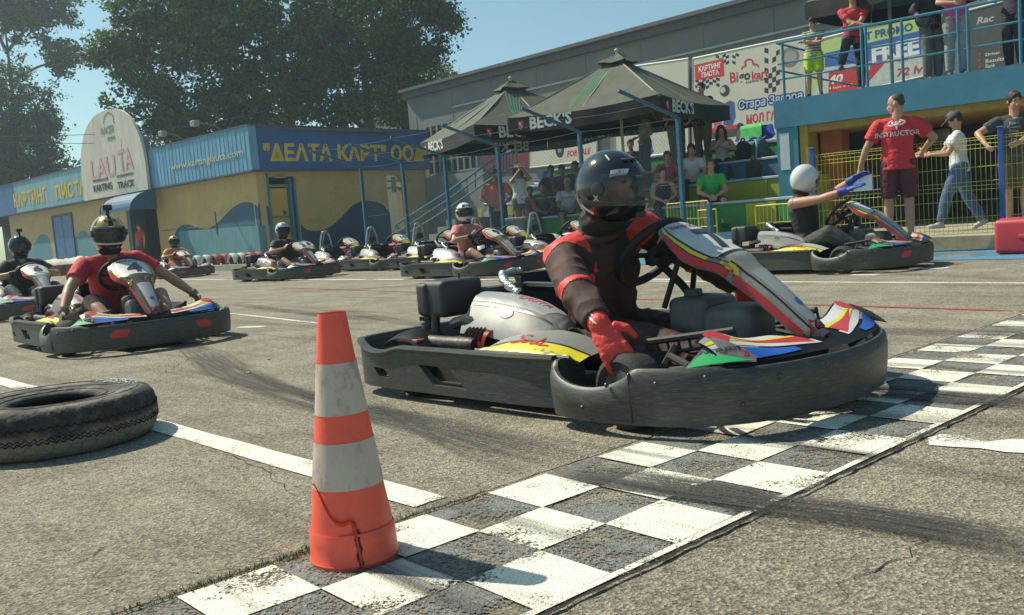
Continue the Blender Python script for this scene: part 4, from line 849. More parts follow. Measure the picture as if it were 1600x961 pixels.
        sc = [S_, [(-.01, -.01), (-.03, -.012), (-.028, -.032), (-.008, -.03), (-.002, -.014), (-.012, -.01)], [(.04, -.01), (.02, -.014), (.02, -.034), (.04, -.03), (.05, .03)], [(.045, -.032), (.062, -.028)], [(.07, -.006), (.068, -.032), (.085, -.03), (.11, -.022)]]
        polys = []
        for c in sc:
            q = smoothpath([V3((x, y, 0)) for x, y in c], 4); vs = []; fs = []
            for i, p_ in enumerate(q):
                d = (q[min(i + 1, len(q) - 1)] - q[max(i - 1, 0)]).normalized(); nn = V3((-d.y, d.x, 0)) * .0055; vs += [((p_ + nn).x, (p_ + nn).y), ((p_ - nn).x, (p_ - nn).y)]
            fs = [(2 * i, 2 * i + 1, 2 * i + 3, 2 * i + 2) for i in range(len(q) - 1)]; polys.append((vs, fs))
        bm.free(); decal('lettering', merge2d(*polys), pt, mat=KRED, parent=pp, off=.004, seg=.05, **fr)
    # fuel tank / console between the legs
    bm = bm_(); boxr(bm, .40, .60, -.09, .15, .12, .42, .035, 4); boxr(bm, .58, .80, -.12, .12, .12, .39, .05, 4); boxr(bm, .44, .5, -.02, .04, .41, .45, .01); obj('fuel_tank', bm, GREYP, e, smooth=True)
    bm = bm_(); tube(bm, [(.30, 0, .57), (.42, 0, .47), (.66, 0, .2)], .017, 10); tube(bm, [(.36, -.02, .56), (.5, -.05, .6)], .012, 6); tube(bm, [(.4, .1, .42), (.46, .06, .6)], .012, 6); tube(bm, [(.4, -.1, .38), (.46, -.06, .58)], .012, 6)
    lathe(bm, [(.05, 0), (.05, .035)], 14, c=(.3, 0, .555)); obj('steering_column', bm, TUBEK, e, smooth=True)
    # steering wheel
    wn_ = V3((-.75, 0, .66)).normalized(); wu = V3((0, 1, 0)); wv = wn_.cross(wu); wc = V3((.275, 0, .605)); bm = bm_()
    tube(bm, [wc + wu * (.185 * math.cos(t)) + wv * (.172 * math.sin(t)) for t in [i / 36 * 2 * math.pi for i in range(36)]], .0185, 10, closed=True)
    stw = obj('steering_wheel', bm, M('wheel_grip', (.018, .018, .018), .55, bump=.5, bscale=300), e, smooth=True)
    bm = bm_(); lathe(bm, [(.045, -.02), (.05, 0), (.04, .02)], 14, c=(0, 0, 0)); bmesh.ops.transform(bm, matrix=Matrix.Translation(wc - wn_ * .02) @ wn_.to_track_quat('Z', 'Y').to_matrix().to_4x4(), verts=bm.verts)
    for a in (R(0), R(180), R(-90)): tube(bm, [wc - wn_ * .015, wc + wu * .18 * math.cos(a) + wv * .167 * math.sin(a)], .012, 6)
    obj('wheel_spoke', bm, TUBEK, stw, smooth=True)
    # pedals, brake rods, ladder bar beside the legs
    bm = bm_()
    for s in (-1, 1):
        tube(bm, [(.88, s * .22, .07), (.86, s * .22, .2)], .01, 6); tube(bm, [(.86, s * .26, .21), (.86, s * .15, .21)], .014, 7); tube(bm, [(.45, s * .3, .12), (.62, s * .30, .25), (.95, s * .3, .2)], .011, 6)
        tube(bm, [(.5, s * .36, .28), (.86, s * .3, .33)], .014, 7); tube(bm, [(.5, s * .36, .23), (.86, s * .3, .28)], .008, 6)
        for k in range(9): t = k / 8; tube(bm, [(.5 + .36 * t, s * (.36 - .06 * t), .28 + .05 * t), (.51 + .36 * t, s * (.36 - .06 * t), .235 + .05 * t)], .006, 5)
        tube(bm, [(.6, s * .45, .14), (.66, s * .38, .28)], .016, 6); tube(bm, [(.72, s * .5, .26), (.86, s * .58, .245)], .014, 8); tube(bm, [(.95, s * .2, .1), (1.0, s * .02, .31)], .010, 6)
    obj('pedal_frame', bm, TUBEK, e, smooth=True)
    # fairing
    K['fair'] = fr_ = obj('steering_fairing', fairing_bm(), FWH, e, smooth='all'); ft = bvh(fr_)
    F = dict(o=FO + FN * .1, u=V3((0, 1, 0)), v=-FA, d=-FN)                 # 2-D frame: x = left, y = up the fairing (=-s)
    def outl(s0, s1, k, n=28): return [(fair_w(s) * k, -s) for s in [s0 + (s1 - s0) * i / n for i in range(n + 1)]]
    def bandp(s0, s1, k0, k1, side, n=26):
        a = [(side * fair_w(s) * k1, -s) for s in [s0 + (s1 - s0) * i / n for i in range(n + 1)]]; b = [(side * fair_w(s) * k0, -s) for s in [s0 + (s1 - s0) * i / n for i in range(n + 1)]]
        return (a + b, [(i, i + 1, n + 2 + i, n + 1 + i) for i in range(n)])
    def plate(k, s0, s1):
        L_ = outl(s0, s1, k); return [(x, y) for x, y in L_] + [(-x, y) for x, y in L_[::-1]]
    Dk = lambda nm, shp, mat, off=.002, seg=.03: decal(nm, shp, ft, mat=mat, parent=fr_, off=off, seg=seg, **F)
    for s in (-1, 1):
        Dk('yellow_band', bandp(-.005, .27, .80, .88, s), KYEL, .0036); Dk('black_line', bandp(-.012, .34, .765, .795, s), KBLK, .0040)
        Dk('red_rim', bandp(.06, .72, .90, .999, s), KRED, .0065, .02); Dk('black_line', bandp(.34, .74, .66, .72, s), KBLK, .0026); Dk('black_line', bandp(.06, .34, .875, .893, s), KBLK, .0050, .02)
    [Dk('yellow_band', poly2d([(q * x, y) for x, y in [(.118, -.315), (.112, -.345), (.095, -.38), (.088, -.40), (.078, -.38), (.085, -.35), (.105, -.318)]]), KYEL, .0034) for q in (-1, 1)]
    pl = plate(.74, -.0, .29); Dk('number_plate', poly2d(pl), FWH if glow else FSIL, .0028, .02)
    Dk('black_line', poly2d([(-.12, -.292), (.12, -.292), (.1, -.303), (-.1, -.303)]), KBLK, .0036)
    Dk('silver_panel', poly2d([(x * .92, y) for x, y in plate(.62, .42, .74)]), FSIL, .0024)
    if brand:
        for tx_, xx_, mm_ in (('R', -.086, KRED), ('ace', -.046, KBLK), ('F', -.006, KRED), ('acer', .042, KBLK)): Dk('lettering', shift2d(text2d(tx_, .045, .018), xx_, -.04), mm_, .0062, .015)
        Dk('lettering', shift2d(text2d('GT', .05, .03, .3), -.0, -.735), KBLK, .0042)
    Dk('badge', poly2d(circ(.017, 16, 0, -.62)), KBLU, .0035); Dk('red_tip', poly2d([(-.03, -.70), (-.05, -.76), (0, -.79), (.05, -.76), (.03, -.70), (0, -.74)]), KRED, .0032)
    K['Dk'] = Dk
    # nose: coloured floor panel with raised ends
    def nose_edge(y):                         # front edge follows the inside of the bumper
        a = abs(y); pts = [(0, 1.145), (.15, 1.135), (.34, 1.09), (.49, 1.02), (.60, .93)]
        for (p, q), (r_, t) in zip(pts, pts[1:]):
            if p <= a <= r_: return q + (t - q) * (a - p) / (r_ - p)
        return pts[-1][1]
    def nose(y, t):
        a = abs(y); xr = .86 + .07 * max(0, 1 - a / .45) ; zr = .295 + .05 * math.exp(-((a - .46) / .11) ** 2) - .02 * math.exp(-(a / .12) ** 2); xf = nose_edge(y); zf = .252
        return V3((xr + (xf - xr) * t, y, zr + (zf - zr) * t + .012 * math.sin(math.pi * t)))
    bm = bm_(); grid(bm, [[nose(-.545 + 1.09 * i / 40, j / 10) for i in range(41)] for j in range(11)]); bmesh.ops.solidify(bm, geom=list(bm.faces), thickness=.008); bmesh.ops.recalc_face_normals(bm, faces=bm.faces)
    K['nose'] = no_ = obj('nose_panel', bm, KBLK, e, smooth=True); ntr = bvh(no_)
    def ndecal(nm, pts, mat, off):            # pts in (y, t)
        P = [nose(max(-.54, min(.54, y)), t) for y, t in pts]; decal(nm, poly2d([(p.x, p.y) for p in P]), ntr, (0, 0, .5), (1, 0, 0), (0, 1, 0), (0, 0, -1), mat, no_, off, .035)
    def strip(y0, y1, ta, tb, tc, td, n=10): return [(y0 + (y1 - y0) * i / n, ta + (tc - ta) * i / n) for i in range(n + 1)] + [(y1 + (y0 - y1) * i / n, td + (tb - td) * i / n) for i in range(n + 1)]
    for s in (-1, 1):
        ndecal('silver_stripe', strip(s * .56, s * .14, .10, .98, .02, .26), FSIL, .002)
        ndecal('white_stripe', strip(s * .50, s * .16, .05, .30, .05, .42), FWH, .0026); ndecal('yellow_stripe', strip(s * .56, s * .12, .28, .38, .30, .58), KYEL, .003)
        ndecal('red_stripe', strip(s * .44, s * .12, .36, .37, .40, .74), KRED, .0034); ndecal('white_stripe', strip(s * .54, s * .10, .42, .54, .62, .80), FWH, .003)
        ndecal('blue_stripe', strip(s * .52, s * .24, .62, .98, .78, .90), KBLU, .0036)
        ndecal('red_wing', strip(s * .50, s * .42, -.0, .62, -.0, .30, 4), KRED, .004); ndecal('white_stripe', strip(s * .415, s * .40, .0, .32, 0, .34, 3), FWH, .004)
        # outer flap with the green wedge, upright beside the foot
        bm = bm_(); P0 = [V3((.86, s * .625, .235)), V3((.90, s * .495, .335)), V3((1.055, s * .475, .275)), V3((1.065, s * .49, .258))]
        rows = [[P0[0] + (P0[1] - P0[0]) * t + ((P0[3] + (P0[2] - P0[3]) * t) - (P0[0] + (P0[1] - P0[0]) * t)) * u + V3((0, 0, .01 * math.sin(math.pi * u))) for t in [k / 4 for k in range(5)]] for u in [k / 8 for k in range(9)]]
        grid(bm, rows); bmesh.ops.solidify(bm, geom=list(bm.faces), thickness=.008); bmesh.ops.recalc_face_normals(bm, faces=bm.faces); fl = obj('nose_flap', bm, FSIL, e, smooth=True); flt = bvh(fl)
        uu = (P0[3] - P0[0]); vv = (P0[1] - P0[0]); nrm = uu.cross(vv).normalized(); nrm = nrm if nrm.z > 0 else -nrm
        decal('green_wedge', poly2d([(.03, .06), (.92, .06), (.06, .5)]), flt, P0[0], uu, vv, -nrm, KGRN, fl, .002, .04)
        if brand:
            ul = uu.length; un = uu.normalized(); vn = nrm.cross(un); vn = vn if vn.z > 0 else -vn
            # reads upside down as in the photograph
            decal('lettering', shift2d(text2d('aceFacer.com', .034, .012), 0, 0), flt, P0[0] + uu * .44 + vn * .060, un * (-1 if s < 0 else 1) * 1.0, vn * (-1 if s < 0 else 1), -nrm, KBLK, fl, .003, .05)
            decal('lettering', shift2d(text2d('R', .04, .02), 0, 0), flt, P0[0] + uu * (.87 if s < 0 else .02) + vn * (.045 if s < 0 else .06), un * (-1 if s < 0 else 1), vn * (-1 if s < 0 else 1), -nrm, KRED, fl, .003, .05)
    return e, K
hero, HK = build_kart('7')
hero['label'] = 'big white and red go-kart number 7 closest to the camera on the chequered line'; hero['group'] = 'go-karts racing on the track'
def number(K, parent_fair, txt, dk): return dk
def digit_decal(txt, fair_obj):
    ft = bvh(fair_obj); F = dict(o=FO + FN * .1, u=V3((0, 1, 0)), v=-FA, d=-FN)
    sz = .225 if len(txt) == 1 else .165
    o1 = decal('number', shift2d(text2d(txt, sz, .042, .08), 0, -.185, 1), ft, mat=KBLK, parent=fair_obj, off=.0075, seg=.018, **F)
    return o1
def place_kart(e, x, y, deg): e.location = (x, y, 0); e.rotation_euler = (0, 0, R(deg))
hero_num = None
# red lamps in the front bumper of the other karts
def child(o, nm):
    nm0 = nm
    for c in o.children:
        if c.name.split('.')[0] == nm0: return c
def add_lamps(e, fbm):
    tr = bvh(fbm)
    for s in (-1, 1):
        decal('red_reflector', poly2d([(-.075, .03), (.03, .03), (.075, -.005), (.055, -.03), (-.045, -.03)]), tr, (1.15, s * .33, .165), (0, 1, 0) if s > 0 else (0, -1, 0), (0, 0, 1), (-1, 0, 0) , KRED, e, .002)
base_no = copy_tree(hero)                     # an un-numbered copy to multiply
digit_decal('7', child(hero, 'steering_fairing'))
add_lamps(base_no, child(base_no, 'front_bumper'))
KG = 'go-karts racing on the track'
KLIST = []
first = True
def more_kart(txt, x, y, deg, label, group=KG, src=None):
    global first
    if first: k = base_no; first = False
    else: k = copy_tree(KSRC)
    place_kart(k, x, y, deg); k['label'] = label; k['group'] = group
    digit_decal(txt, child(k, 'steering_fairing')); return k
KSRC = copy_tree(base_no)
place_kart(hero, .427, 4.09, -47)
k4 = more_kart('4', -3.50, 8.05, -50, 'go-kart number 4 with a driver in a red shirt leaning out to its tyres')
k9 = more_kart('9', -.56, 14.35, -46, 'go-kart number 9 driven by the man in a coral shirt, middle of the track')
k3 = more_kart('3', -4.49, 18.53, -42, 'small distant go-kart number 3 with a driver in a black shirt')
k1 = more_kart('1', -9.07, 25.0, -48, 'farthest go-kart number 1 with a driver in an orange shirt')
k5 = more_kart('1', 3.42, 10.05, -47, 'go-kart at the right whose driver lifts both blue-gloved hands')
k6 = more_kart('6', -6.85, 12.9, -46, 'go-kart number 6 at the left edge, half hidden behind number 4')
# parked karts with silver hoops
HOOP = C_((.55, .56, .58), .25, metal=.85)
def hoop(k):
    bm = bm_(); tube(bm, smoothpath([(-.62, -.2, .1), (-.60, -.17, .5), (-.60, -.09, .86), (-.60, 0, .92), (-.60, .09, .86), (-.60, .17, .5), (-.62, .2, .1)], 5), .018, 8)
    tube(bm, [(-.6, 0, .9), (-.95, .0, .3)], .012, 6); tube(bm, [(-.6, -.15, .6), (-.6, .15, .6)], .012, 6); obj('roll_hoop', bm, HOOP, k, smooth=True)
    bm = bm_(); box(bm, (-.58, 0, .66), (.05, .16, .12), None, .02, 2); obj('head_pad', bm, BLK2, k)
    fo = child(k, 'steering_fairing'); ft = bvh(fo); F = dict(o=FO + FN * .1, u=V3((0, 1, 0)), v=-FA, d=-FN)
    decal('yellow_flash', poly2d([(-.12, -.32), (.1, -.34), (.08, -.5), (.02, -.7), (-.08, -.7), (-.09, -.5)]), ft, mat=KYEL, parent=fo, off=.004, seg=.04, **F)
for px_, tx, lb in ((455, '8', 'parked go-kart with silver hoop at the far left end of the parked row'), (522, '11', 'parked yellow and white go-kart number 11 with a silver hoop'), (598, '10', 'parked go-kart number 10 with a silver hoop, between numbers 11 and 12'),
                    (676, '12', 'parked go-kart number 12 right behind the tail of kart 9'), (772, '15', 'parked go-kart mostly hidden behind kart 9 and its driver'), (868, '18', 'parked go-kart number 18 just left of the big black helmet')):
    p = atn(px_, 10.95); k = more_kart(tx, p.x, p.y, math.degrees(TH), lb, 'parked go-karts in front of the tyres'); hoop(k)
def kill(o):
    for c in list(o.children): kill(c)
    bpy.data.objects.remove(o)
kill(KSRC)
# ================================================================ PEOPLE (local frame: x forward, y left, z up)
SKIN = M('skin', (.48, .26, .17), .5, var=.08, scale=10); SKIN2 = M('tanned_skin', (.30, .15, .09), .5, var=.08, scale=10)
EYE = C_((.02, .015, .012), .2); LIP = C_((.33, .12, .10), .5); BROW = C_((.06, .04, .03), .7)
def ik(a, c, l1, l2, pole):
    d = c - a; L = d.length; mx = (l1 + l2) * .995
    if L > mx: c = a + d * (mx / L); L = mx; d = c - a
    L = max(L, .05); u = d / L; x = (l1 * l1 - l2 * l2 + L * L) / (2 * L); h = math.sqrt(max(0, l1 * l1 - x * x)); p = V3(pole) - u * V3(pole).dot(u)
    p = p.normalized() if p.length > 1e-5 else V3((0, 0, 1)); return a + u * x + p * h, c
class Pose: pass
def pose(h=1.75, pel=(0, 0, .95), lean=(0, 0, 1), side=None, hlean=None, look=(1, 0, 0), hands=None, feet=None, ep=None, kp=None, fem=False, hu=None, curl=.35, twist=0, shw=.185):
    k = h / 1.75; P = Pose(); P.k = k; P.fem = fem; P.curl = curl
    pel = V3(pel); lean = V3(lean).normalized(); P.pel = pel; P.spine = lean
    P.hside = V3((0, 1, 0)); sd = V3((math.sin(-R(twist)), math.cos(R(twist)), 0)) if side is None else V3(side); sd = (sd - lean * sd.dot(lean)).normalized(); P.side = sd; P.front = sd.cross(lean).normalized()
    if P.front.x < 0 and abs(twist) < 80: P.front = -P.front
    shw *= (.92 if fem else 1) * k
    P.neck = pel + lean * .50 * k; hl = V3(hlean or lean).normalized(); P.head = P.neck + hl * .165 * k; lk = V3(look).normalized(); P.hup = (V3(hu) if hu else hl); P.hup = (P.hup - lk * P.hup.dot(lk)).normalized(); P.look = lk; P.hsid = P.hup.cross(lk).normalized()
    P.sh = {s: pel + lean * .435 * k + sd * (s * shw) for s in (1, -1)}; P.hip = {s: pel + V3((0, s * .09 * k, -.03 * k)) for s in (1, -1)}
    hands = hands or {1: (.06, .24, .80 * k), -1: (.06, -.24, .80 * k)}; ep = ep or {1: (-1, .4, 0), -1: (-1, -.4, 0)}; feet = feet or {1: (0, .1, .08), -1: (0, -.1, .08)}; kp = kp or {1: (1, .1, .1), -1: (1, -.1, .1)}
    P.el, P.wr, P.kn, P.an = {}, {}, {}, {}
    for s in (1, -1):
        P.el[s], P.wr[s] = ik(P.sh[s], V3(hands[s]), .285 * k, .255 * k, ep[s]); P.kn[s], P.an[s] = ik(P.hip[s], V3(feet[s]), .43 * k, .41 * k, kp[s])
    return P
def torso_rings(P, a=0.0, ext=0.0, top=.5, bot=-.10, arm=0):
    k = P.k; R_ = [(-.10, .135, .095), (-.04, .165, .115), (.03, .165, .115), (.14, .145 - .012 * P.fem, .10), (.26, .155, .108), (.36, .168, .118), (.42, .150, .10), (.46, .100, .082), (.505, .06, .058)]
    out = []
    for t, rx, ry in R_:
        if t < bot or t > top: continue
        w_ = P.hside.lerp(P.side, max(0, min(1, t / .35))).normalized(); f = w_.cross(P.spine).normalized()
        rx2 = rx * (1.03 if P.fem and t < .05 else (.92 if P.fem else 1)); c = P.pel + P.spine * t * k + f * 0
        out.append((c, w_ * (rx2 * k + a), f * (ry * k + a)))
    return out
def limb(bm, a, ra, b, rb, belly=0, seg=14, ext=0):
    a, b = V3(a), V3(b); d = (b - a); u, v = basis(d); rs = []
    for t in (0, .3, .65, 1): r = ra + (rb - ra) * t + belly * math.sin(math.pi * min(1, t * 1.3)); rs.append((a + d * t, u * r, v * r))
    rings(bm, rs, seg)
def hand(bm, w_, d, n, k, curl, s, sc=1.0, rf=.0088):
    """d: direction of the hand, n: palm normal (fingers bend towards it), s: body side"""
    d = V3(d).normalized(); n = (V3(n) - d * V3(n).dot(d)).normalized(); w = d.cross(n).normalized() * s; k = k * sc
    m = Matrix((d, w, n)).transposed(); ball(bm, w_ + d * .045 * k, (.052 * k, .040 * k, .019 * k), m); ball(bm, w_ + d * .07 * k, (.035 * k, .041 * k, .016 * k), m)
    for i, ln in enumerate((.068, .078, .072, .056)):
        y = (i - 1.5) * .0205 * k; p = w_ + d * .082 * k + w * y; dd = (d + w * (i - 1.5) * .07).normalized(); c = curl
        for seg, (fr, rr) in enumerate(((.45, rf), (.32, rf * .92), (.25, rf * .82))):
            q = p + (dd * math.cos(c) + n * math.sin(c)) * ln * fr * k; cone(bm, p, rr * k, q, rr * .9 * k, 8); ball(bm, q, rr * .93 * k, seg=8); p = q; c += curl * 1.15
    tb = w_ + d * .025 * k - w * .03 * k; td = (d * .6 - w * .75 + n * .25).normalized(); t1_ = tb + td * .036 * k; cone(bm, tb, rf * 1.25 * k, t1_, rf * 1.1 * k, 8); ball(bm, t1_, rf * 1.1 * k, seg=8); t2_ = t1_ + (d * .8 - w * .25 + n * .4).normalized() * .03 * k; cone(bm, t1_, rf * 1.08 * k, t2_, rf * .85 * k, 8); ball(bm, t2_, rf * .86 * k, seg=8)
def headm(P): return Matrix((P.look, P.hsid, P.hup)).transposed()
def build_body(P, vox, skin, gloves=False, face=True, short=False):
    bm = bm_(); k = P.k; rings(bm, torso_rings(P, -.004), 18)
    for s in (1, -1):
        ball(bm, P.sh[s], .058 * k); limb(bm, P.sh[s], .054 * k, P.el[s], .042 * k, .004); ball(bm, P.el[s], .042 * k); limb(bm, P.el[s], .042 * k, P.wr[s], .027 * k, .006); ball(bm, P.wr[s], .028 * k)
        cone(bm, P.neck - P.spine * .035 * k + P.side * s * .025, .052 * k, P.sh[s], .052 * k)
        ball(bm, P.hip[s], .098 * k); limb(bm, P.hip[s], .088 * k, P.kn[s], .058 * k, .006); ball(bm, P.kn[s], .058 * k); limb(bm, P.kn[s], .056 * k, P.an[s], .037 * k, .010); ball(bm, P.an[s], .042 * k)
        if not gloves: hand(bm, P.wr[s], P.hd[s], P.hn[s], k, P.curl, s)
        fd = P.fd[s]; cone(bm, P.an[s] - V3((0, 0, .035 * k)), .038 * k, P.an[s] + fd * .12 * k - V3((0, 0, .045 * k)), .03 * k)
    m = headm(P); H = P.head; q = lambda x, y, z: H + m @ V3((x * k, y * k, z * k))
    cone(bm, P.neck - P.spine * .04, .062 * k, q(-.02, 0, -.03), .056 * k)
    ball(bm, q(-.008, 0, .04), (.095 * k, .074 * k, .088 * k), m, 18); ball(bm, q(.022, 0, -.03), (.066 * k, .058 * k, .078 * k), m, 16); ball(bm, q(.055, 0, -.082), (.028 * k, .032 * k, .022 * k), m, 12)
    ball(bm, q(.066, .028, -.012), (.022 * k, .022 * k, .02 * k), m, 10); ball(bm, q(.066, -.028, -.012), (.022 * k, .022 * k, .02 * k), m, 10)
    cone(bm, q(.078, 0, .018), .009 * k, q(.105, 0, -.022), .0135 * k, 8); ball(bm, q(.101, 0, -.025), .0145 * k, seg=8); ball(bm, q(.076, 0, .036), (.016 * k, .052 * k, .011 * k), m, 10)
    ball(bm, q(.083, 0, -.052), (.014 * k, .026 * k, .010 * k), m, 10)
    for s in (1, -1): ball(bm, q(-.012, s * .077, -.0), (.021 * k, .011 * k, .032 * k), m, 10)
    me = fuse(bm, vox, 3)
    me.materials.append(skin)
    if face:
        for mt in (EYE, LIP, BROW): me.materials.append(mt)
        pts = [(q(.087, .031, .014), 1, .0115 * k), (q(.087, -.031, .014), 1, .0115 * k)] + [(q(.094, y, -.053), 2, .0095 * k) for y in (-.018, -.009, 0, .009, .018)] + [(q(.087, s * y, .037), 3, .008 * k) for s in (1, -1) for y in (.02, .03, .04)]
        for p in me.polygons:
            c = p.center
            if (c - H).length > .14 * k: continue
            for a, i, r in pts:
                if (c - a).length < r: p.material_index = i
    return me
def sleeves(bm, P, a, frac, fore=0):
    k = P.k
    for s in (1, -1):
        ball(bm, P.sh[s], .060 * k + a * .8)
        e = P.sh[s].lerp(P.el[s], min(1, frac)); limb(bm, P.sh[s], .056 * k + a, e, (.052 if frac < 1 else .046) * k + a * 1.2, .004)
        if fore: ball(bm, P.el[s], .048 * k + a); limb(bm, P.el[s], .048 * k + a, P.el[s].lerp(P.wr[s], fore), .036 * k + a, .004)
        cone(bm, P.neck - P.spine * .05 * k + P.side * s * .03, .050 * k + a, P.sh[s], .053 * k + a * .8)
def garment_top(P, mat, vox, frac=.62, fore=0, a=.016, disp=.004, tank=False, bot=-.10, name='shirt', seed=0):
    bm = bm_(); rs = torso_rings(P, a, top=.48, bot=bot); rs[0] = (rs[0][0], rs[0][1] * 1.22, rs[0][2] * 1.22) if bot <= -.1 else rs[0]; rings(bm, rs, 20)
    if not tank: sleeves(bm, P, a, frac, fore)
    else:
        for s in (1, -1): cone(bm, P.neck - P.spine * .10 * P.k + P.side * s * .05, .05 + a, P.pel + P.spine * .46 * P.k + P.side * s * .10, .035 + a)
    me = fuse(bm, vox, 2, disp=disp, seed=seed); me.materials.append(mat); return me
def garment_legs(P, mat, vox, knee=1.0, calf=0, a=.018, disp=.004, seed=3):
    bm = bm_(); k = P.k; rings(bm, torso_rings(P, a * .8, top=.04), 20)
    for s in (1, -1):
        ball(bm, P.hip[s], .098 * k + a); e = P.hip[s].lerp(P.kn[s], min(1, knee)); limb(bm, P.hip[s], .093 * k + a, e, (.07 if knee < 1 else .062) * k + a * (1.4 if knee < 1 else 1), .006)
        if calf: ball(bm, P.kn[s], .062 * k + a); limb(bm, P.kn[s], .062 * k + a, P.kn[s].lerp(P.an[s], calf), .046 * k + a, .006)
    me = fuse(bm, vox, 2, disp=disp, seed=seed); me.materials.append(mat); return me
def put(name, me, parent, mat=None):
    o = bpy.data.objects.new(name, me); me.name = name; COL.objects.link(o); o.parent = parent
    if mat: me.materials.clear(); me.materials.append(mat)
    return o
def shoes(P, mat, e, vox=.01):
    k = P.k
    for s in (1, -1):
        fd = P.fd[s]; up = P.fu[s]; m = Matrix((fd, up.cross(fd), up)).transposed(); a = P.an[s] - up * .045 * k; bm = bm_()
        ball(bm, a + fd * .02 * k + up * .01, (.075 * k, .044 * k, .045 * k), m); ball(bm, a + fd * .11 * k, (.085 * k, .047 * k, .034 * k), m); box(bm, a + fd * .065 * k - up * .025 * k, (.25 * k, .085 * k, .022 * k), m, .01, 2)
        me = fuse(bm, vox, 2); me.materials.append(mat); put('shoe', me, e)
def hair(P, e, kind, col, vox=.009):
    if kind == 'none': return
    k = P.k; m = headm(P); H = P.head; q = lambda x, y, z: H + m @ V3((x * k, y * k, z * k)); bm = bm_(); t = {'buzz': .004, 'short': .012, 'long': .014, 'bun': .012}[kind]
    if kind == 'buzz': ball(bm, q(-.026, 0, .060), (.084 * k, .0745 * k, .074 * k), m, 18); ball(bm, q(-.055, 0, .03), (.052 * k, .066 * k, .06 * k), m, 16)
    else: ball(bm, q(-.02, 0, .052), (.092 * k + t, .075 * k + t, .085 * k + t), m, 18); ball(bm, q(-.04, 0, .01), (.07 * k + t, .074 * k + t * .7, .075 * k), m, 16)
    if kind == 'short': ball(bm, q(.055, .01, .105), (.04 * k, .05 * k, .022 * k), m)
    if kind == 'long':
        for s in (1, -1): tube(bm, smoothpath([q(.02, s * .075, .05), q(-.01, s * .09, -.05), q(-.02, s * .10, -.17), q(-.01, s * .10, -.27)], 3), [.03, .034, .036, .038, .038, .038, .034, .03, .026, .016], 9)
        tube(bm, [q(-.07, 0, .05), q(-.09, 0, -.06), q(-.09, 0, -.2), q(-.08, 0, -.28)], [.06, .07, .075, .04], 10)
    me = fuse(bm, vox, 2, disp=.003, dscale=45); me.materials.append(C_(col, .65, var=.2, scale=40)); put('hair', me, e)
def finish(P, hd=None, hn=None, fd=None, fu=None):
    P.hd = {}; P.hn = {}; P.fd = {}; P.fu = {}
    for s in (1, -1):
        P.hd[s] = V3(hd[s]).normalized() if hd and s in hd else (P.wr[s] - P.el[s]).normalized(); n0 = V3(hn[s]) if hn and s in hn else V3((0, -s, 0)) + V3((.2, 0, -.3)); P.hn[s] = n0
        P.fd[s] = V3(fd[s]).normalized() if fd and s in fd else V3((1, s * .15, 0)).normalized(); P.fu[s] = V3(fu[s]).normalized() if fu and s in fu else V3((0, 0, 1))
        P.fu[s] = (P.fu[s] - P.fd[s] * P.fu[s].dot(P.fd[s])).normalized()
    return P
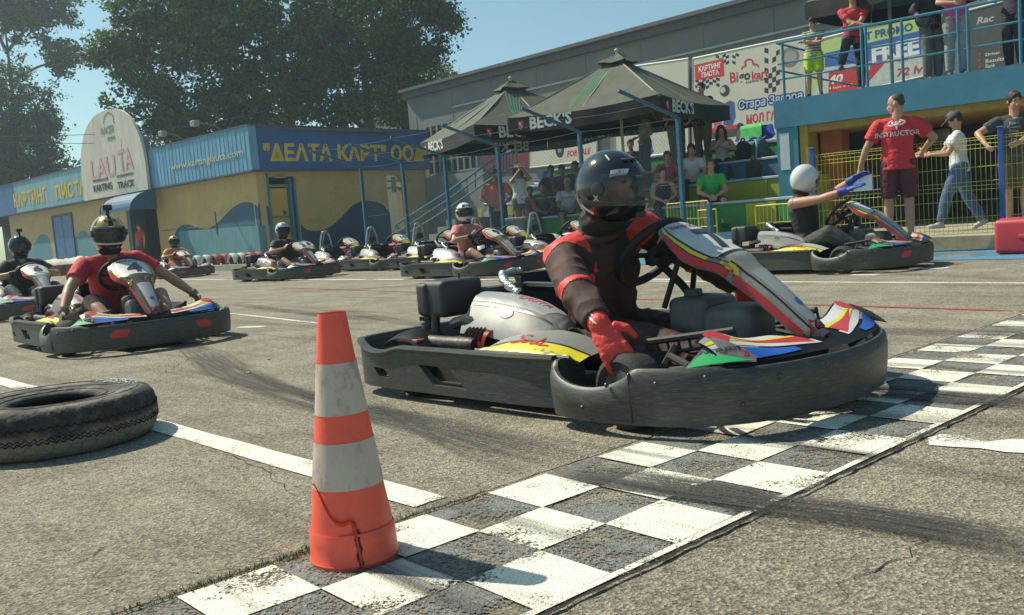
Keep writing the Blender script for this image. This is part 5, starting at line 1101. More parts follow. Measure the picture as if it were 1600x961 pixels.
# ---- helmets
def helmet(P, e, col, kind=0, visor='clear', mats=None):
    k = P.k; m = headm(P); H = P.head + m @ V3((0, 0, .012)); NA, NE = 72, 40
    def S(az, el, sc=1.0, ch=1):
        ca, ce = math.cos(az), math.cos(el); ax = (.158 if ca > 0 else .152); x = ca * ce * ax; y = math.sin(az) * ce * .128; z = math.sin(el) * .148
        if el < R(-5) and ca > 0: x += .022 * ca * min(1, (-math.degrees(el) - 5) / 20)      # chin bar juts out
        if z < -.135: z = -.135 - (z + .135) * .2
        return V3((x * sc, y * sc, z * sc))
    bm = bm_(); rows = []; els = [R(-66 + 156 * j / NE) for j in range(NE + 1)]; azs = [2 * math.pi * i / NA for i in range(NA)]
    Vv = [[bm.verts.new(S(a, t)) for a in azs] for t in els]
    for j in range(NE):
        for i in range(NA):
            a = math.degrees((azs[i] + math.pi) % (2 * math.pi) - math.pi) + 2.5; t = math.degrees(els[j]) + 2
            if abs(a) < 66 and -21 - .06 * (66 - abs(a)) * 0 < t < 20 - (abs(a) / 66) ** 4 * 6: continue
            f = bm.faces.new((Vv[j][i], Vv[j][(i + 1) % NA], Vv[j + 1][(i + 1) % NA], Vv[j + 1][i]))
            if mats:
                f.material_index = mats(a, t)
    bmesh.ops.remove_doubles(bm, verts=bm.verts, dist=1e-5); bmesh.ops.solidify(bm, geom=list(bm.faces), thickness=.014); bmesh.ops.recalc_face_normals(bm, faces=bm.faces)
    M4 = Matrix.Translation(H) @ m.to_4x4() @ Matrix.Scale(k, 4)
    bmesh.ops.transform(bm, matrix=M4, verts=bm.verts); hm = obj('helmet', bm, col, e, smooth=True)
    if kind != 'open' :
        bm = bm_(); g = [[S(R(a), R(t), 1.028) for a in range(-74, 75, 4)] for t in range(-24, 27, 3)]
        grid(bm, g); bmesh.ops.solidify(bm, geom=list(bm.faces), thickness=.003); bmesh.ops.recalc_face_normals(bm, faces=bm.faces); bmesh.ops.transform(bm, matrix=M4, verts=bm.verts)
        obj('visor', bm, VIS[visor], hm, smooth=True)
        for s in (1, -1):
            bm = bm_(); lathe(bm, [(.026, -.004), (.026, .006), (.016, .010)], 16, axis='Y' if s > 0 else 'Y'); bmesh.ops.transform(bm, matrix=M4 @ Matrix.Translation(S(R(78 * s), R(2), 1.03)) @ Matrix.Rotation(R(-12 * s), 4, 'Z') @ Matrix.Scale(-1 if s < 0 else 1, 4, (0, 1, 0)), verts=bm.verts); obj('visor_hinge', bm, C_((.06, .06, .06), .35), hm, smooth=True)
    for y in (-.05, .0, .05, None):
        bm = bm_(); box(bm, S(0, R(-42), 1.03) if y is None else S(math.atan2(y, .12), R(48), 1.015), (.012, .06, .022) if y is None else (.03, .022, .010), None, .004, 2); bmesh.ops.transform(bm, matrix=M4, verts=bm.verts); obj('air_vent', bm, C_((.03, .03, .03), .4), hm, smooth=True)
    bm = bm_(); rings(bm, [(V3((.0, 0, -.128)), V3((.10, 0, 0)), V3((0, .09, 0))), (V3((-.01, 0, -.165)), V3((.075, 0, 0)), V3((0, .07, 0)))], 18); bmesh.ops.transform(bm, matrix=M4, verts=bm.verts); obj('neck_roll', bm, C_((.02, .02, .02), .8), hm, smooth=True)
    return hm, M4, S
def glassm(name, tint, alpha, rough=.04):
    m = bpy.data.materials.new(name); m.use_nodes = True; n = m.node_tree.nodes; l = m.node_tree.links; b = n["Principled BSDF"]; b.inputs["Base Color"].default_value = (*tint, 1); b.inputs["Roughness"].default_value = rough; b.inputs["Alpha"].default_value = alpha; b.inputs["Specular IOR Level"].default_value = .6
    no = n.new("ShaderNodeTexNoise"); no.inputs["Scale"].default_value = 25; mr = n.new("ShaderNodeMapRange"); mr.inputs[3].default_value = rough; mr.inputs[4].default_value = rough + .15; l.new(no.outputs[0], mr.inputs[0]); l.new(mr.outputs[0], b.inputs["Roughness"]); return m
VIS = {'clear': glassm('clear_visor', (.13, .15, .16), .40), 'dark': glassm('dark_visor', (.02, .022, .025), .93), 'smoke': glassm('smoked_visor', (.06, .07, .08), .6)}
def person(label, P, loc, rz, vox=.011, top=None, legs=None, hr=('short', (.03, .02, .015)), shoe=(.06, .06, .065), skin=None, gloves=None, group=None, face=True, extra=None, foreglove=None):
    e = empty('person', label, 'person', loc, rz, group); skin = skin or SKIN
    body = put('body', build_body(P, vox, skin, gloves=gloves is not None, face=face), e)
    if top: e['t'] = 1; put(top.pop('name', 'shirt'), garment_top(P, top.pop('mat'), vox, **top), e)
    if legs: put(legs.pop('name', 'trousers'), garment_legs(P, legs.pop('mat'), vox, **legs), e)
    if shoe: shoes(P, C_(shoe, .6), e)
    if hr: hair(P, e, hr[0], hr[1], min(vox, .01))
    if gloves:
        for s in (1, -1):
            bm = bm_(); hand(bm, P.wr[s], P.hd[s], P.hn[s], P.k, P.curl, s, 1.12, .0105); c0 = P.wr[s].lerp(P.el[s], gloves.get('cuff', .22)); limb(bm, c0, .044 * P.k, P.wr[s], .036 * P.k); ball(bm, P.wr[s], .035 * P.k)
            put('glove', fuse(bm, gloves.get('vox', .007), 2), e, gloves['mat'])
    if 't' in e: del e['t']
    return e
def onkart(kart, P): return kart.location, kart.rotation_euler.z
# driver pose in kart coordinates
def driver_pose(hands, lean=(.28, 0, .95), look=(1, 0, -.05), pel=(-.09, 0, .26), hlean=None, ep=None, shw=.185, h=1.9, hd=None, hn=None, curl=.6, twist=0, fem=False, side=None, fx=.68):
    P = pose(h=h, pel=pel, lean=lean, look=look, hands=hands, feet={1: (fx, .22, .15), -1: (fx, -.22, .15)}, kp={1: (.1, .65, 1), -1: (.1, -.65, 1)}, ep=ep or {1: (0, 1, -.5), -1: (0, -1, -.5)}, hlean=hlean, shw=shw, twist=twist, fem=fem, side=side)
    P.curl = curl
    return finish(P, hd=hd, hn=hn, fd={1: (.55, 0, .8), -1: (.55, 0, .8)}, fu={1: (-.8, 0, .55), -1: (-.8, 0, .55)})
WHEELGRIP = {1: (.225, .185, .62), -1: (.225, -.185, .62)}
# ---- hero driver
SUIT = M('brown_race_suit', (.068, .034, .029), .8, var=.18, scale=9, bump=.35, bscale=26); ORG = M('orange_red_cloth', (.72, .06, .045), .6, var=.08, scale=8, bump=.25, bscale=40); PIPE = C_((.55, .06, .06), .6); WHT = C_((.7, .68, .66), .6)
P = driver_pose({1: (.50, .50, .35), -1: (.49, -.61, .385)}, lean=(.30, -.34, .88), side=(.30, .88, .30), pel=(-.015, .0, .27), look=(1, .06, -.10), hlean=(.56, -.04, 1), shw=.185, ep={1: (-.35, 1, .25), -1: (.25, -1, .05)}, hd={1: (.35, .2, -.9), -1: (.62, -.10, -.78)}, hn={1: (.2, -1, -.2), -1: (-.3, .75, -.5)}, curl=.28, h=1.82, fx=.84)
hd_ = empty('person', 'racing driver in brown and red suit and black helmet seated in kart 7', 'person', hero.location, hero.rotation_euler.z)
put('body', build_body(P, .007, SKIN, gloves=True), hd_)
bm = bm_(); rings(bm, torso_rings(P, .014, top=.48), 24); sleeves(bm, P, .017, 1, .92); suit_me = fuse(bm, .007, 3, disp=.011, dscale=9, seed=2); suit_me.materials.append(SUIT); suit = put('race_suit', suit_me, hd_)
put('suit_trousers', garment_legs(P, SUIT, .007, 1, .95, a=.018, disp=.009), hd_)
# orange yoke, sleeve bands, collar : selected patches of the suit's own surface, lifted a little
def patch(me, test, mat, name, parent, lift=.0025):
    bm = bm_(); bm.from_mesh(me); bmesh.ops.delete(bm, geom=[f for f in bm.faces if not test(f.calc_center_median())], context='FACES')
    bm.normal_update()
    for v in bm.verts: v.co += v.normal * lift
    return obj(name, bm, mat, parent, smooth='all')
def along(p, a, b): d = b - a; return (p - a).dot(d) / d.length_squared, ((p - a) - d * ((p - a).dot(d) / d.length_squared)).length
def yoke(c):
    for s in (1, -1):
        t, r = along(c, P.sh[s], P.el[s])
        if r < .13 and t > .16 + .06 * math.sin(c.x * 30): return False
    t = (c - P.pel).dot(P.spine) / P.k; f = (c - P.pel).dot(P.front); la = abs((c - P.pel).dot(P.side))
    return (t > (.375 if f > 0 else .40) and .095 < la)
patch(suit_me, yoke, ORG, 'shoulder_yoke', suit)
def strip_(c):
    t = (c - P.pel).dot(P.spine) / P.k; f = (c - P.pel).dot(P.front); la = (c - P.pel).dot(P.side); return f > .03 and -.136 < la < -.114 and .12 < t < .37 and along(c, P.sh[-1], P.el[-1])[1] > .085
patch(suit_me, strip_, PIPE, 'chest_piping', suit)
def band(s, a, b): return lambda c: (lambda tr: a < tr[0] < b and tr[1] < .085)(along(c, P.el[s], P.wr[s]))
for s in (1, -1): patch(suit_me, band(s, .06, .20), ORG, 'sleeve_band', suit)
def hem(c): t = (c - P.pel).dot(P.spine) / P.k; return -.085 < t < -.055 and along(c, P.hip[-1], P.kn[-1])[1] < .3
patch(suit_me, hem, PIPE, 'belt', suit, .004)
sidev = P.side
def pipe(c): t = (c - P.pel).dot(P.spine) / P.k; return -.05 < t < .36 and abs((c - P.pel).dot(P.front) + .045) < .006 and (c - P.pel).dot(P.side) < 0
patch(suit_me, pipe, PIPE, 'side_piping', suit, .003)
bm = bm_(); tube(bm, [P.neck - P.spine * .02 + (P.side * math.cos(a) * .085 + P.front * math.sin(a) * .075) for a in [i / 20 * 6.283 for i in range(20)]], .022, 10, closed=True); obj('collar', bm, SUIT, hd_, smooth='all')
# balaclava / scarf under the helmet
bm = bm_(); rings(bm, [(P.neck - P.spine * .03, P.side * .085, P.front * .085), (P.neck + P.spine * .05, P.side * .078, P.front * .085), (P.head - P.hup * .06, P.side * .08, P.front * .09)], 20); put('neck_warmer', fuse(bm, .007, 2, disp=.008, dscale=16), hd_, C_((.018, .016, .015), .85))
GLV = M('red_glove', (.72, .06, .045), .5, var=.1, scale=20, bump=.35, bscale=90)
for s in (1, -1):
    bm = bm_(); hand(bm, P.wr[s], P.hd[s], P.hn[s], P.k, P.curl, s, 1.3, .0118); c0 = P.wr[s].lerp(P.el[s], .34); limb(bm, c0, .054, P.wr[s], .040); ball(bm, P.wr[s], .042); me = fuse(bm, .0045, 2, disp=.0016, dscale=40); g = put('glove', me, hd_, GLV)
    n_ = V3(P.hn[s]); gt = bvh(g); dn = (P.hd[s] if 0 else V3(P.hn[s])).normalized()
    back = -dn; u_ = P.hd[s]; v_ = back.cross(u_).normalized()
    # pale stripes on the outside of the glove, seen from the outer side
    out = V3((.3, s * 1, .1)).normalized(); cc = P.wr[s].lerp(P.el[s], .05); uu = P.hd[s]; vv = out.cross(uu).normalized()
    for o_, rot in ((-.05, .35), (-.015, .35)):
        decal('glove_stripe', shift2d(poly2d([(-.032, -.0035), (.03, -.0035), (.03, .0035), (-.032, .0035)]), o_, 0, 1, rot), gt, cc + out * .05, uu, vv, -out, WHT, g, .0015, .01)
HBK = M('helmet_black', (.012, .014, .018), .12, var=.05, coat=.8, bump=.02, bscale=30)
hm, M4, S = helmet(P, hd_, HBK, visor='clear')
ht = bvh(hm)
def hdecal(hm, ht, M4, shp, az, el, mat, sz=1, up=None, name='lettering', rot=0):
    az, el = R(az), R(el); d = (M4.to_3x3().normalized() @ V3((math.cos(az) * math.cos(el), math.sin(az) * math.cos(el), math.sin(el)))).normalized(); c = M4.translation + d * .3; upv = M4.to_3x3().normalized() @ V3((0, 0, 1)); v = (upv - d * upv.dot(d)).normalized(); u = v.cross(d)
    return decal(name, shift2d(shp, 0, 0, sz, rot), ht, c, u, v, -d, mat, hm, .0018, .015)
WHD = C_((.6, .6, .6), .4)
hdecal(hm, ht, M4, poly2d([(-.04, -.014), (.03, -.014), (.045, .012), (-.03, .014)]), -38, 27, WHD); hdecal(hm, ht, M4, text2d('TURN', .018, .02, .2), -38, 27.5, C_((.08, .08, .08), .5)).location = (0, 0, 0)
hdecal(hm, ht, M4, poly2d([(-.035, -.01), (.035, -.004), (.035, .012), (-.035, .008)]), -112, -36, WHD, rot=-.7); hdecal(hm, ht, M4, text2d('X', .03, .04), -80, -14, WHD)
hdecal(hm, ht, M4, poly2d([(-.003, -.02), (.003, -.02), (.003, .02), (-.003, .02)]), -60, 58, WHD, rot=.5)
# ---- other drivers
def dark(c): return C_(c, .75, bump=.4, bscale=30)
def driver(kart, label, P, top, legs, helm, hfun=None, vis='dark', gl=None, skin=None, cam_=False, vox=.010, fore=0, frac=.62, knee=1.0, calf=.0, tank=False, hairk=None):
    e = person(label, P, kart.location, kart.rotation_euler.z, vox, dict(mat=top, frac=frac, fore=fore, tank=tank), dict(mat=legs, knee=knee, calf=calf, name='trousers' if calf else 'shorts'), hairk, (.04, .04, .04), skin, gl)
    h_, M4_, S_ = helmet(P, e, helm, visor=vis, mats=hfun)
    if cam_:
        bm = bm_(); box(bm, M4_ @ V3((.03, 0, .17)), (.03, .03, .05), None, .004); box(bm, M4_ @ V3((.04, 0, .205)), (.045, .075, .05), P_rot(P), .008, 2); lathe(bm, [(.014, 0), (.014, .03)], 12, c=M4_ @ V3((.06, .015, .205)), axis='X'); obj('action_camera', bm, C_((.02, .02, .022), .4), h_, smooth=True)
    return e, h_, M4_
def P_rot(P): return headm(P)
GOLD2 = M('helmet_gold', (.50, .32, .10), .25, var=.1, metal=.4, coat=.6); HWHT = M('helmet_white', (.62, .64, .64), .25, var=.03, coat=.6); HBL = M('helmet_pale_blue', (.4, .52, .6), .25, coat=.6)
P4 = driver_pose({1: (.36, .62, .33), -1: (.46, -.57, .31)}, lean=(.34, -.06, .95), look=(.97, -.1, -.12), hlean=(.3, -.03, .95), ep={1: (-.6, 1, .3), -1: (-.7, -1, .3)}, hd={1: (.4, .3, -.8), -1: (.4, -.3, -.8)}, h=1.92, shw=.2, curl=.5)
d4, h4, m4 = driver(k4, 'driver in red t-shirt and gold and black helmet with a camera on top', P4, dark((.55, .035, .05)), dark((.10, .09, .08)), [HBK, GOLD2, HWHT], lambda a, t: 1 if (22 < t < 74 and (8 < abs(a) < 62 or 75 < abs(a) < 160)) else (2 if (20 < t < 26 and abs(a) < 70) or (-30 < t < -24) else 0), 'smoke', dict(mat=C_((.25, .19, .12), .7), cuff=.1, vox=.007), cam_=True, knee=.8, vox=.009)
P6 = driver_pose(WHEELGRIP, lean=(.05, 0, 1), look=(1, .1, -.05), hd={1: (.3, -.4, .6), -1: (.3, .4, .6)}, curl=.9)
driver(k6, 'driver in black t-shirt and black helmet at the left edge, steering kart 6', P6, dark((.03, .032, .035)), dark((.05, .05, .055)), [HBK, HBK], None, 'smoke', dict(mat=C_((.02, .02, .02), .6), vox=.009), cam_=True, calf=.9)
P9 = driver_pose(WHEELGRIP, lean=(-.02, 0, 1), look=(.9, -.35, -.02), hd={1: (.3, -.4, .6), -1: (.3, .4, .6)}, curl=.9)
driver(k9, 'driver in coral pink t-shirt with a white and black helmet on kart 9', P9, dark((.62, .22, .20)), dark((.06, .06, .07)), [HWHT, HBK], lambda a, t: 1 if (t > 20 and t < 27) or (30 < t < 50 and 20 < abs(a) < 40) or (t < -30 and abs(a) > 90) else 0, 'smoke', dict(mat=C_((.02, .02, .02), .6), vox=.009), knee=.75)
P3 = driver_pose(WHEELGRIP, lean=(0.05, 0, 1), look=(1, -.1, -.05), hd={1: (.3, -.4, .6), -1: (.3, .4, .6)}, curl=.9)
driver(k3, 'driver in black t-shirt with a pale blue helmet on kart 3', P3, dark((.025, .025, .03)), dark((.3, .28, .24)), [HBL, HBK], lambda a, t: 1 if (t < -18) else 0, 'dark', None, knee=.7, vox=.013)
P1 = driver_pose(WHEELGRIP, lean=(0.05, 0, 1), look=(1, -.1, -.05), hd={1: (.3, -.4, .6), -1: (.3, .4, .6)}, curl=.9)
driver(k1, 'driver in orange shirt with a gold and dark green helmet on the farthest kart', P1, dark((.65, .25, .07)), dark((.35, .14, .07)), [GOLD2, C_((.04, .06, .04), .3)], lambda a, t: 1 if (t < 15) else 0, 'dark', None, calf=.9, vox=.014)
P5 = driver_pose({1: (.50, .10, 1.0), -1: (.55, -.14, .86)}, lean=(-.13, 0, 1), look=(.12, 1, -.22), hlean=(.25, 0, 1), hd={1: (.9, -.1, .35), -1: (.9, .1, .30)}, hn={1: (0, -.3, -1), -1: (0, .3, -1)}, ep={1: (0, .6, -1), -1: (0, -.6, -1)}, curl=.12, fem=True, h=1.96)
d5, h5, m5 = driver(k5, 'driver in black sleeveless top and plain white helmet holding both blue-gloved hands up', P5, dark((.022, .022, .024)), dark((.04, .042, .04)), [HWHT], None, 'smoke', dict(mat=C_((.02, .06, .33), .6), cuff=.3, vox=.007), tank=True, calf=.85, vox=.009, hairk=('bun', (.03, .015, .01)))
hdecal(h5, bvh(h5), m5, text2d('4FUN', .05, .03, .2), -62, 4, C_((.03, .04, .1), .5))
# ================================================================ BYSTANDERS
def stand(h=1.75, **k):
    kw = dict(h=h, pel=(0, 0, .955 * h / 1.75)); kw.update(k); fin = {q: kw.pop(q) for q in ('hd', 'hn', 'fd', 'fu') if q in kw}; return finish(pose(**kw), **fin)
def sit(h=1.75, seat=.42, **k):
    kz = h / 1.75; kw = dict(h=h, pel=(0, 0, seat + .10), lean=(.22, 0, 1), feet={1: (.50, .16, .08), -1: (.48, -.16, .08)}, kp={1: (.5, .25, 1), -1: (.5, -.25, 1)}, hands={1: (.36, .06, seat + .17), -1: (.36, -.06, seat + .17)}, ep={1: (-.2, 1, -.3), -1: (-.2, -1, -.3)}); kw.update(k); fin = {q: kw.pop(q) for q in ('hd', 'hn', 'fd', 'fu') if q in kw}; return finish(pose(**kw), **fin)
def face_cam(p, off=0): return math.atan2(-p.y, -p.x) + R(off)
# instructor, back to the camera
p = D(1405, 300, 11.5); p.z = TZ
PI_ = stand(1.83, look=(.3, 1, -.15), hands={1: (.02, .46, .93), -1: (.25, -.30, 1.12)}, ep={1: (-.4, 1, 0), -1: (-.6, -1, 0)}, feet={1: (0, .14, .08), -1: (.05, -.12, .08)}, shw=.2)
ang = face_cam(p, 180)
ins = person('tall instructor in a red t-shirt seen from behind, holding a white paper', PI_, p, ang, .009, dict(mat=dark((.60, .03, .045)), frac=.68, a=.028), dict(mat=dark((.10, .02, .03)), knee=.95, a=.018, name='shorts'), ('buzz', (.05, .035, .028)), (.05, .05, .05), SKIN)
sh_ = [c for c in ins.children if c.name.startswith('shirt')][0]; tr = bvh(sh_)
decal('lettering', shift2d(text2d('INSTRUCTOR', .085, .02), 0, 0), tr, (-.5, 0, 1.33), (0, -1, 0), (0, 0, 1), (1, 0, 0), C_((.75, .7, .7), .6), sh_, .004, .02)
lg = [(x * .09, y * .05) for x, y in [(-1, .1), (-.5, .7), (.1, .9), (.7, .5), (1.1, 0), (.5, -.6), (-.3, -.5), (-.6, .0), (0, .3), (.5, .1), (.1, -.25), (-.5, -.75), (-1.1, -.5)]]
q = smoothpath([V3((x, y, 0)) for x, y in lg], 3); vs = []
for i, p_ in enumerate(q):
    d = (q[min(i + 1, len(q) - 1)] - q[max(i - 1, 0)]).normalized(); nn = V3((-d.y, d.x, 0)) * .007; vs += [((p_ + nn).x, (p_ + nn).y), ((p_ - nn).x, (p_ - nn).y)]
decal('print', (vs, [(2 * i, 2 * i + 1, 2 * i + 3, 2 * i + 2) for i in range(len(q) - 1)]), tr, (-.5, 0, 1.47), (0, -1, 0), (0, 0, 1), (1, 0, 0), C_((.75, .7, .7), .6), sh_, .004, .02)
bm = bm_(); Mx = ins.matrix_basis; grid(bm, [[V3((.03 * math.sin(i * .8) * .3, .02 + i * .045, -.02 - j * .05)) for i in range(6)] for j in range(5)])
pp = obj('paper_sheet', bm, C_((.78, .82, .85), .7), smooth='all'); pp.location = Matrix.Translation(p) @ Matrix.Rotation(ang, 4, 'Z') @ (PI_.wr[1] + V3((.0, -.16, -.06))); pp.rotation_euler = (0, .1, ang); tag(pp, "white sheet of paper in the instructor's hand", 'paper')
def bystander(px_, zc, label, P, off=0, Z=None, n=None, base=None, **k):
    q = D(px_, 300, Z) if Z else atn(px_, n); q.z = base if base is not None else TZ
    kw = dict(vox=.013, face=False); kw.update(k); lift = kw.pop('ang', None)
    return person(label, P, q, face_cam(q, off) if lift is None else lift, **kw)
TSH = lambda c, **k: dict(mat=dark(c), **k)
# behind the yellow fence
PW = stand(1.68, lean=(.06, 0, 1), look=(.8, 0, -.55), hands={1: (.36, .10, 1.10), -1: (.40, -.05, 1.12)}, ep={1: (-.2, .6, -1), -1: (-.2, -.6, -1)}, feet={1: (.28, .09, .09), -1: (-.28, -.09, .13)}, fd={-1: (1, 0, -.5)})
bystander(1500, 0, 'man in grey cap, white t-shirt and jeans walking behind the yellow fence', PW, Z=12.9, off=-85, top=TSH((.62, .64, .66)), legs=dict(mat=dark((.06, .12, .25)), calf=.95), hr=('short', (.03, .02, .02)), shoe=(.4, .4, .42), vox=.011)
capP = [o for o in COL.objects if o.name.startswith('person')][-1]
def cap(e, P, col, hat=False):
    m = headm(P); M4_ = Matrix.Translation(P.head) @ m.to_4x4(); bm = bm_(); rs = []
    for i in range(8):
        a = i / 7 * math.pi / 2; rs.append((V3((-.012, 0, .05 + .085 * math.sin(a))), V3((.112 * math.cos(a) + .001, 0, 0)), V3((0, .092 * math.cos(a) + .001, 0))))
    rings(bm, rs, 20)
    if hat: lathe(bm, [(.09, .045), (.165, .04), (.165, .05), (.09, .06)], 24, c=(-.01, 0, 0))
    else: box(bm, (.125, 0, .055), (.11, .15, .012), Matrix.Rotation(R(12), 3, 'Y'), .005, 2)
    bmesh.ops.transform(bm, matrix=M4_, verts=bm.verts); obj('hat' if hat else 'cap', bm, C_(col, .8), e, smooth=True)
cap(capP, PW, (.10, .11, .12))
PG = stand(1.82, look=(.9, .3, -.2), hands={1: (.42, .02, 1.14), -1: (.30, -.36, 1.15)}, ep={1: (0, 1, -.6), -1: (-.5, -1, .2)}, lean=(.08, 0, 1))
m3 = bystander(1588, 0, 'man in dark grey printed t-shirt leaning on the yellow fence at the right edge', PG, Z=12.3, off=4, top=TSH((.045, .05, .055)), legs=dict(mat=dark((.12, .09, .05)), knee=.95, name='shorts'), hr=('short', (.03, .02, .015)), vox=.010, face=True)
sh_ = [c for c in m3.children if c.name.startswith('shirt')][0]; tr = bvh(sh_)
for k_ in range(4): decal('lettering', text2d(('Talent', 'Creative', 'Focus', 'Driven')[k_], .045, .012), tr, (.5, -.02, 1.40 - k_ * .05), (0, 1, 0), (0, 0, 1), (-1, 0, 0), C_((.4, .42, .45), .6), sh_, .004, .03)
# on the balcony
BZ = BF
def onbalc(px_, depth=.45):
    a = BW.at(px_, 130)[0]; return BW.p(a, BZ, -depth)
def bperson(px_, label, P, off=0, depth=.45, **k):
    q = onbalc(px_, depth); kw = dict(vox=.012, face=False); kw.update(k); return person(label, P, q, face_cam(q, off), **kw)
CR = lambda z, f=.22: dict(hands={1: (f, -.13, z), -1: (f, .13, z - .02)}, ep={1: (-.1, .9, -.6), -1: (-.1, -.9, -.6)})
PB = stand(1.42, look=(.9, -.35, -.2), **CR(.97), hd={1: (.1, -1, .2), -1: (.1, 1, .2)})
stripe = M('green_striped_cloth', (.20, .30, .12), .8, bump=.3); n_, l_ = nodes(stripe); wv = n_.new("ShaderNodeTexWave"); wv.bands_direction = 'Z'; wv.inputs["Scale"].default_value = 6.5; tc_ = n_.new("ShaderNodeTexCoord"); l_.new(tc_.outputs["Object"], wv.inputs[0]); cr_ = n_.new("ShaderNodeValToRGB"); cr_.color_ramp.elements[0].color = (.07, .10, .07, 1); cr_.color_ramp.elements[1].color = (.38, .48, .28, 1); l_.new(wv.outputs[0], cr_.inputs[0]); l_.new(cr_.outputs[0], n_["Principled BSDF"].inputs["Base Color"])
bperson(1262, 'boy in green striped shirt and lime shorts, arms crossed on the balcony', PB, -6, .35, top=dict(mat=stripe, frac=.6), legs=dict(mat=dark((.42, .62, .03)), knee=.85, name='shorts'), shoe=(.03, .03, .03), vox=.010, face=True)
PR = stand(1.80, look=(.9, -.3, -.25), lean=(.14, 0, 1), hands={1: (.34, -.12, 1.12), -1: (.34, .14, 1.12)}, ep={1: (0, 1, -.5), -1: (0, -1, -.5)}, hd={1: (.1, -1, 0), -1: (.1, 1, 0)}, feet={1: (0, .1, .08), -1: (.38, -.28, .46)})
bperson(1318, 'man in red t-shirt and dark trousers with one foot up on the balcony rail', PR, 8, .62, top=TSH((.58, .035, .06)), legs=dict(mat=dark((.02, .022, .035)), calf=.95), hr=('short', (.06, .05, .045)), vox=.010, face=True)
PK_ = stand(1.80, look=(.8, .4, -.4), lean=(.1, 0, 1), hands={1: (.32, .12, 1.20), -1: (.25, -.30, 1.0)}, ep={1: (0, 1, -.7), -1: (-.3, -1, -.5)})
blk = bperson(1440, 'man in black shirt and grey trousers holding a helmet, beside the pink shirt man', PK_, 30, .7, top=TSH((.02, .02, .022), frac=1.0, fore=.3), legs=dict(mat=dark((.13, .13, .13)), calf=.95))
q = blk.matrix_basis; bm = bm_(); ball(bm, (0, 0, 0), (.14, .13, .13), seg=20); box(bm, (.08, 0, -.02), (.14, .2, .07), None, .03, 3); hb = obj('helmet', fuse(bm, .01, 3), None, None); hb.data.materials.append(HBK); hb.location = Matrix.Translation(blk.location) @ Matrix.Rotation(blk.rotation_euler.z, 4, 'Z') @ V3((.36, -.33, .98)); tag(hb, 'black helmet carried by the man in black on the balcony', 'helmet')
PP = stand(1.82, look=(.9, .2, -.5), lean=(.16, 0, 1), hands={1: (.40, .05, 1.22), -1: (.40, -.10, 1.16)}, ep={1: (-.1, 1, -.5), -1: (-.1, -1, -.5)})
bperson(1482, 'man in pink shirt and light grey trousers leaning on the balcony rail with a phone', PP, 12, .55, top=TSH((.55, .07, .28)), legs=dict(mat=dark((.28, .29, .29)), calf=.95), hr=('short', (.05, .04, .03)))
PD = stand(1.80, look=(.7, -.6, -.3), hands={1: (.2, .16, 1.2), -1: (.25, -.2, 1.15)}, ep={1: (-.2, 1, -.7), -1: (-.2, -1, -.7)})
bperson(1572, 'person in dark clothes by the dark banner, rightmost on the balcony', PD, -30, .8, top=TSH((.02, .022, .05), frac=.6), legs=dict(mat=dark((.025, .025, .03)), calf=.95))
# stand and terrace spectators
def TN(i): return 13.9 + TIER[i][0]
SK = dict(skin=SKIN2)
PC = stand(1.80, look=(.9, .1, -.05), hands={1: (.10, .16, 1.05), -1: (.10, -.16, 1.05)}, ep={1: (-.5, 1, 0), -1: (-.5, -1, 0)}, shw=.2)
bystander(776, 0, 'man in coral t-shirt and dark shorts standing with hands on hips behind a fence post', PC, n=13.2, off=0, top=TSH((.55, .16, .13)), legs=dict(mat=dark((.035, .05, .08)), knee=.95, name='shorts'), hr=('short', (.04, .03, .02)), skin=SKIN2)
PHt = stand(1.66, fem=True, look=(.95, .1, -.05), hands={1: (.22, .05, 1.50), -1: (.22, -.05, 1.46)}, ep={1: (.1, .8, -1), -1: (.1, -.8, -1)})
bystander(812, 0, 'woman in straw hat and white vest shading her eyes, next to the bin', PHt, n=13.0, off=10, base=.35, top=TSH((.5, .52, .5), tank=True), legs=dict(mat=dark((.10, .11, .09)), knee=.45, name='shorts'), hr=('long', (.06, .04, .02)), skin=SKIN2)
cap([o for o in COL.objects if o.name.startswith('person')][-1], PHt, (.55, .48, .33), True)
def sitter(px_, row, label, off=0, P=None, seat=.02, **k):
    q = atn(px_, TN(row) + .32); q.z = TIER[row][1] - .42
    kw = dict(vox=.013, face=False); kw.update(k); return person(label, P or sit(), q, face_cam(q, off), **kw)
JN = dict(calf=.9)
sitter(828, 1, 'boy in red t-shirt sitting on the lowest row beside the bin', 0, sit(1.55), top=TSH((.50, .03, .05)), legs=dict(mat=dark((.05, .05, .07)), knee=.9, name='shorts'), skin=SKIN2)
gf = sitter(887, 1, 'man in white printed t-shirt and sunglasses sitting left of the big black helmet', 4, sit(1.78), top=TSH((.52, .54, .56)), legs=dict(mat=dark((.03, .035, .05)), knee=.92, name='shorts'), hr=('short', (.35, .32, .28)), skin=SKIN2)
sh_ = [c for c in gf.children if c.name.startswith('shirt')][0]; decal('lettering', text2d('SURFING', .07, .02), bvh(sh_), (.6, 0, .86), (0, 1, 0), (0, 0, 1), (-1, 0, 0), C_((.08, .1, .14), .6), sh_, .005, .03)
Pth = sit(1.75, hands={1: (.30, .06, .86), -1: (.36, -.06, .6)}, lean=(.3, 0, 1)); sitter(862, 2, 'dark-haired man in brown shirt resting his chin on his hand, second row', 6, Pth, top=TSH((.09, .05, .04)), legs=dict(mat=dark((.05, .05, .06)), **JN), skin=SKIN2)
sitter(902, 2, 'man in dark top sitting on the second row below the FOR SALE banner', -5, sit(1.75), top=TSH((.03, .04, .04)), legs=dict(mat=dark((.05, .06, .09)), **JN), skin=SKIN2)
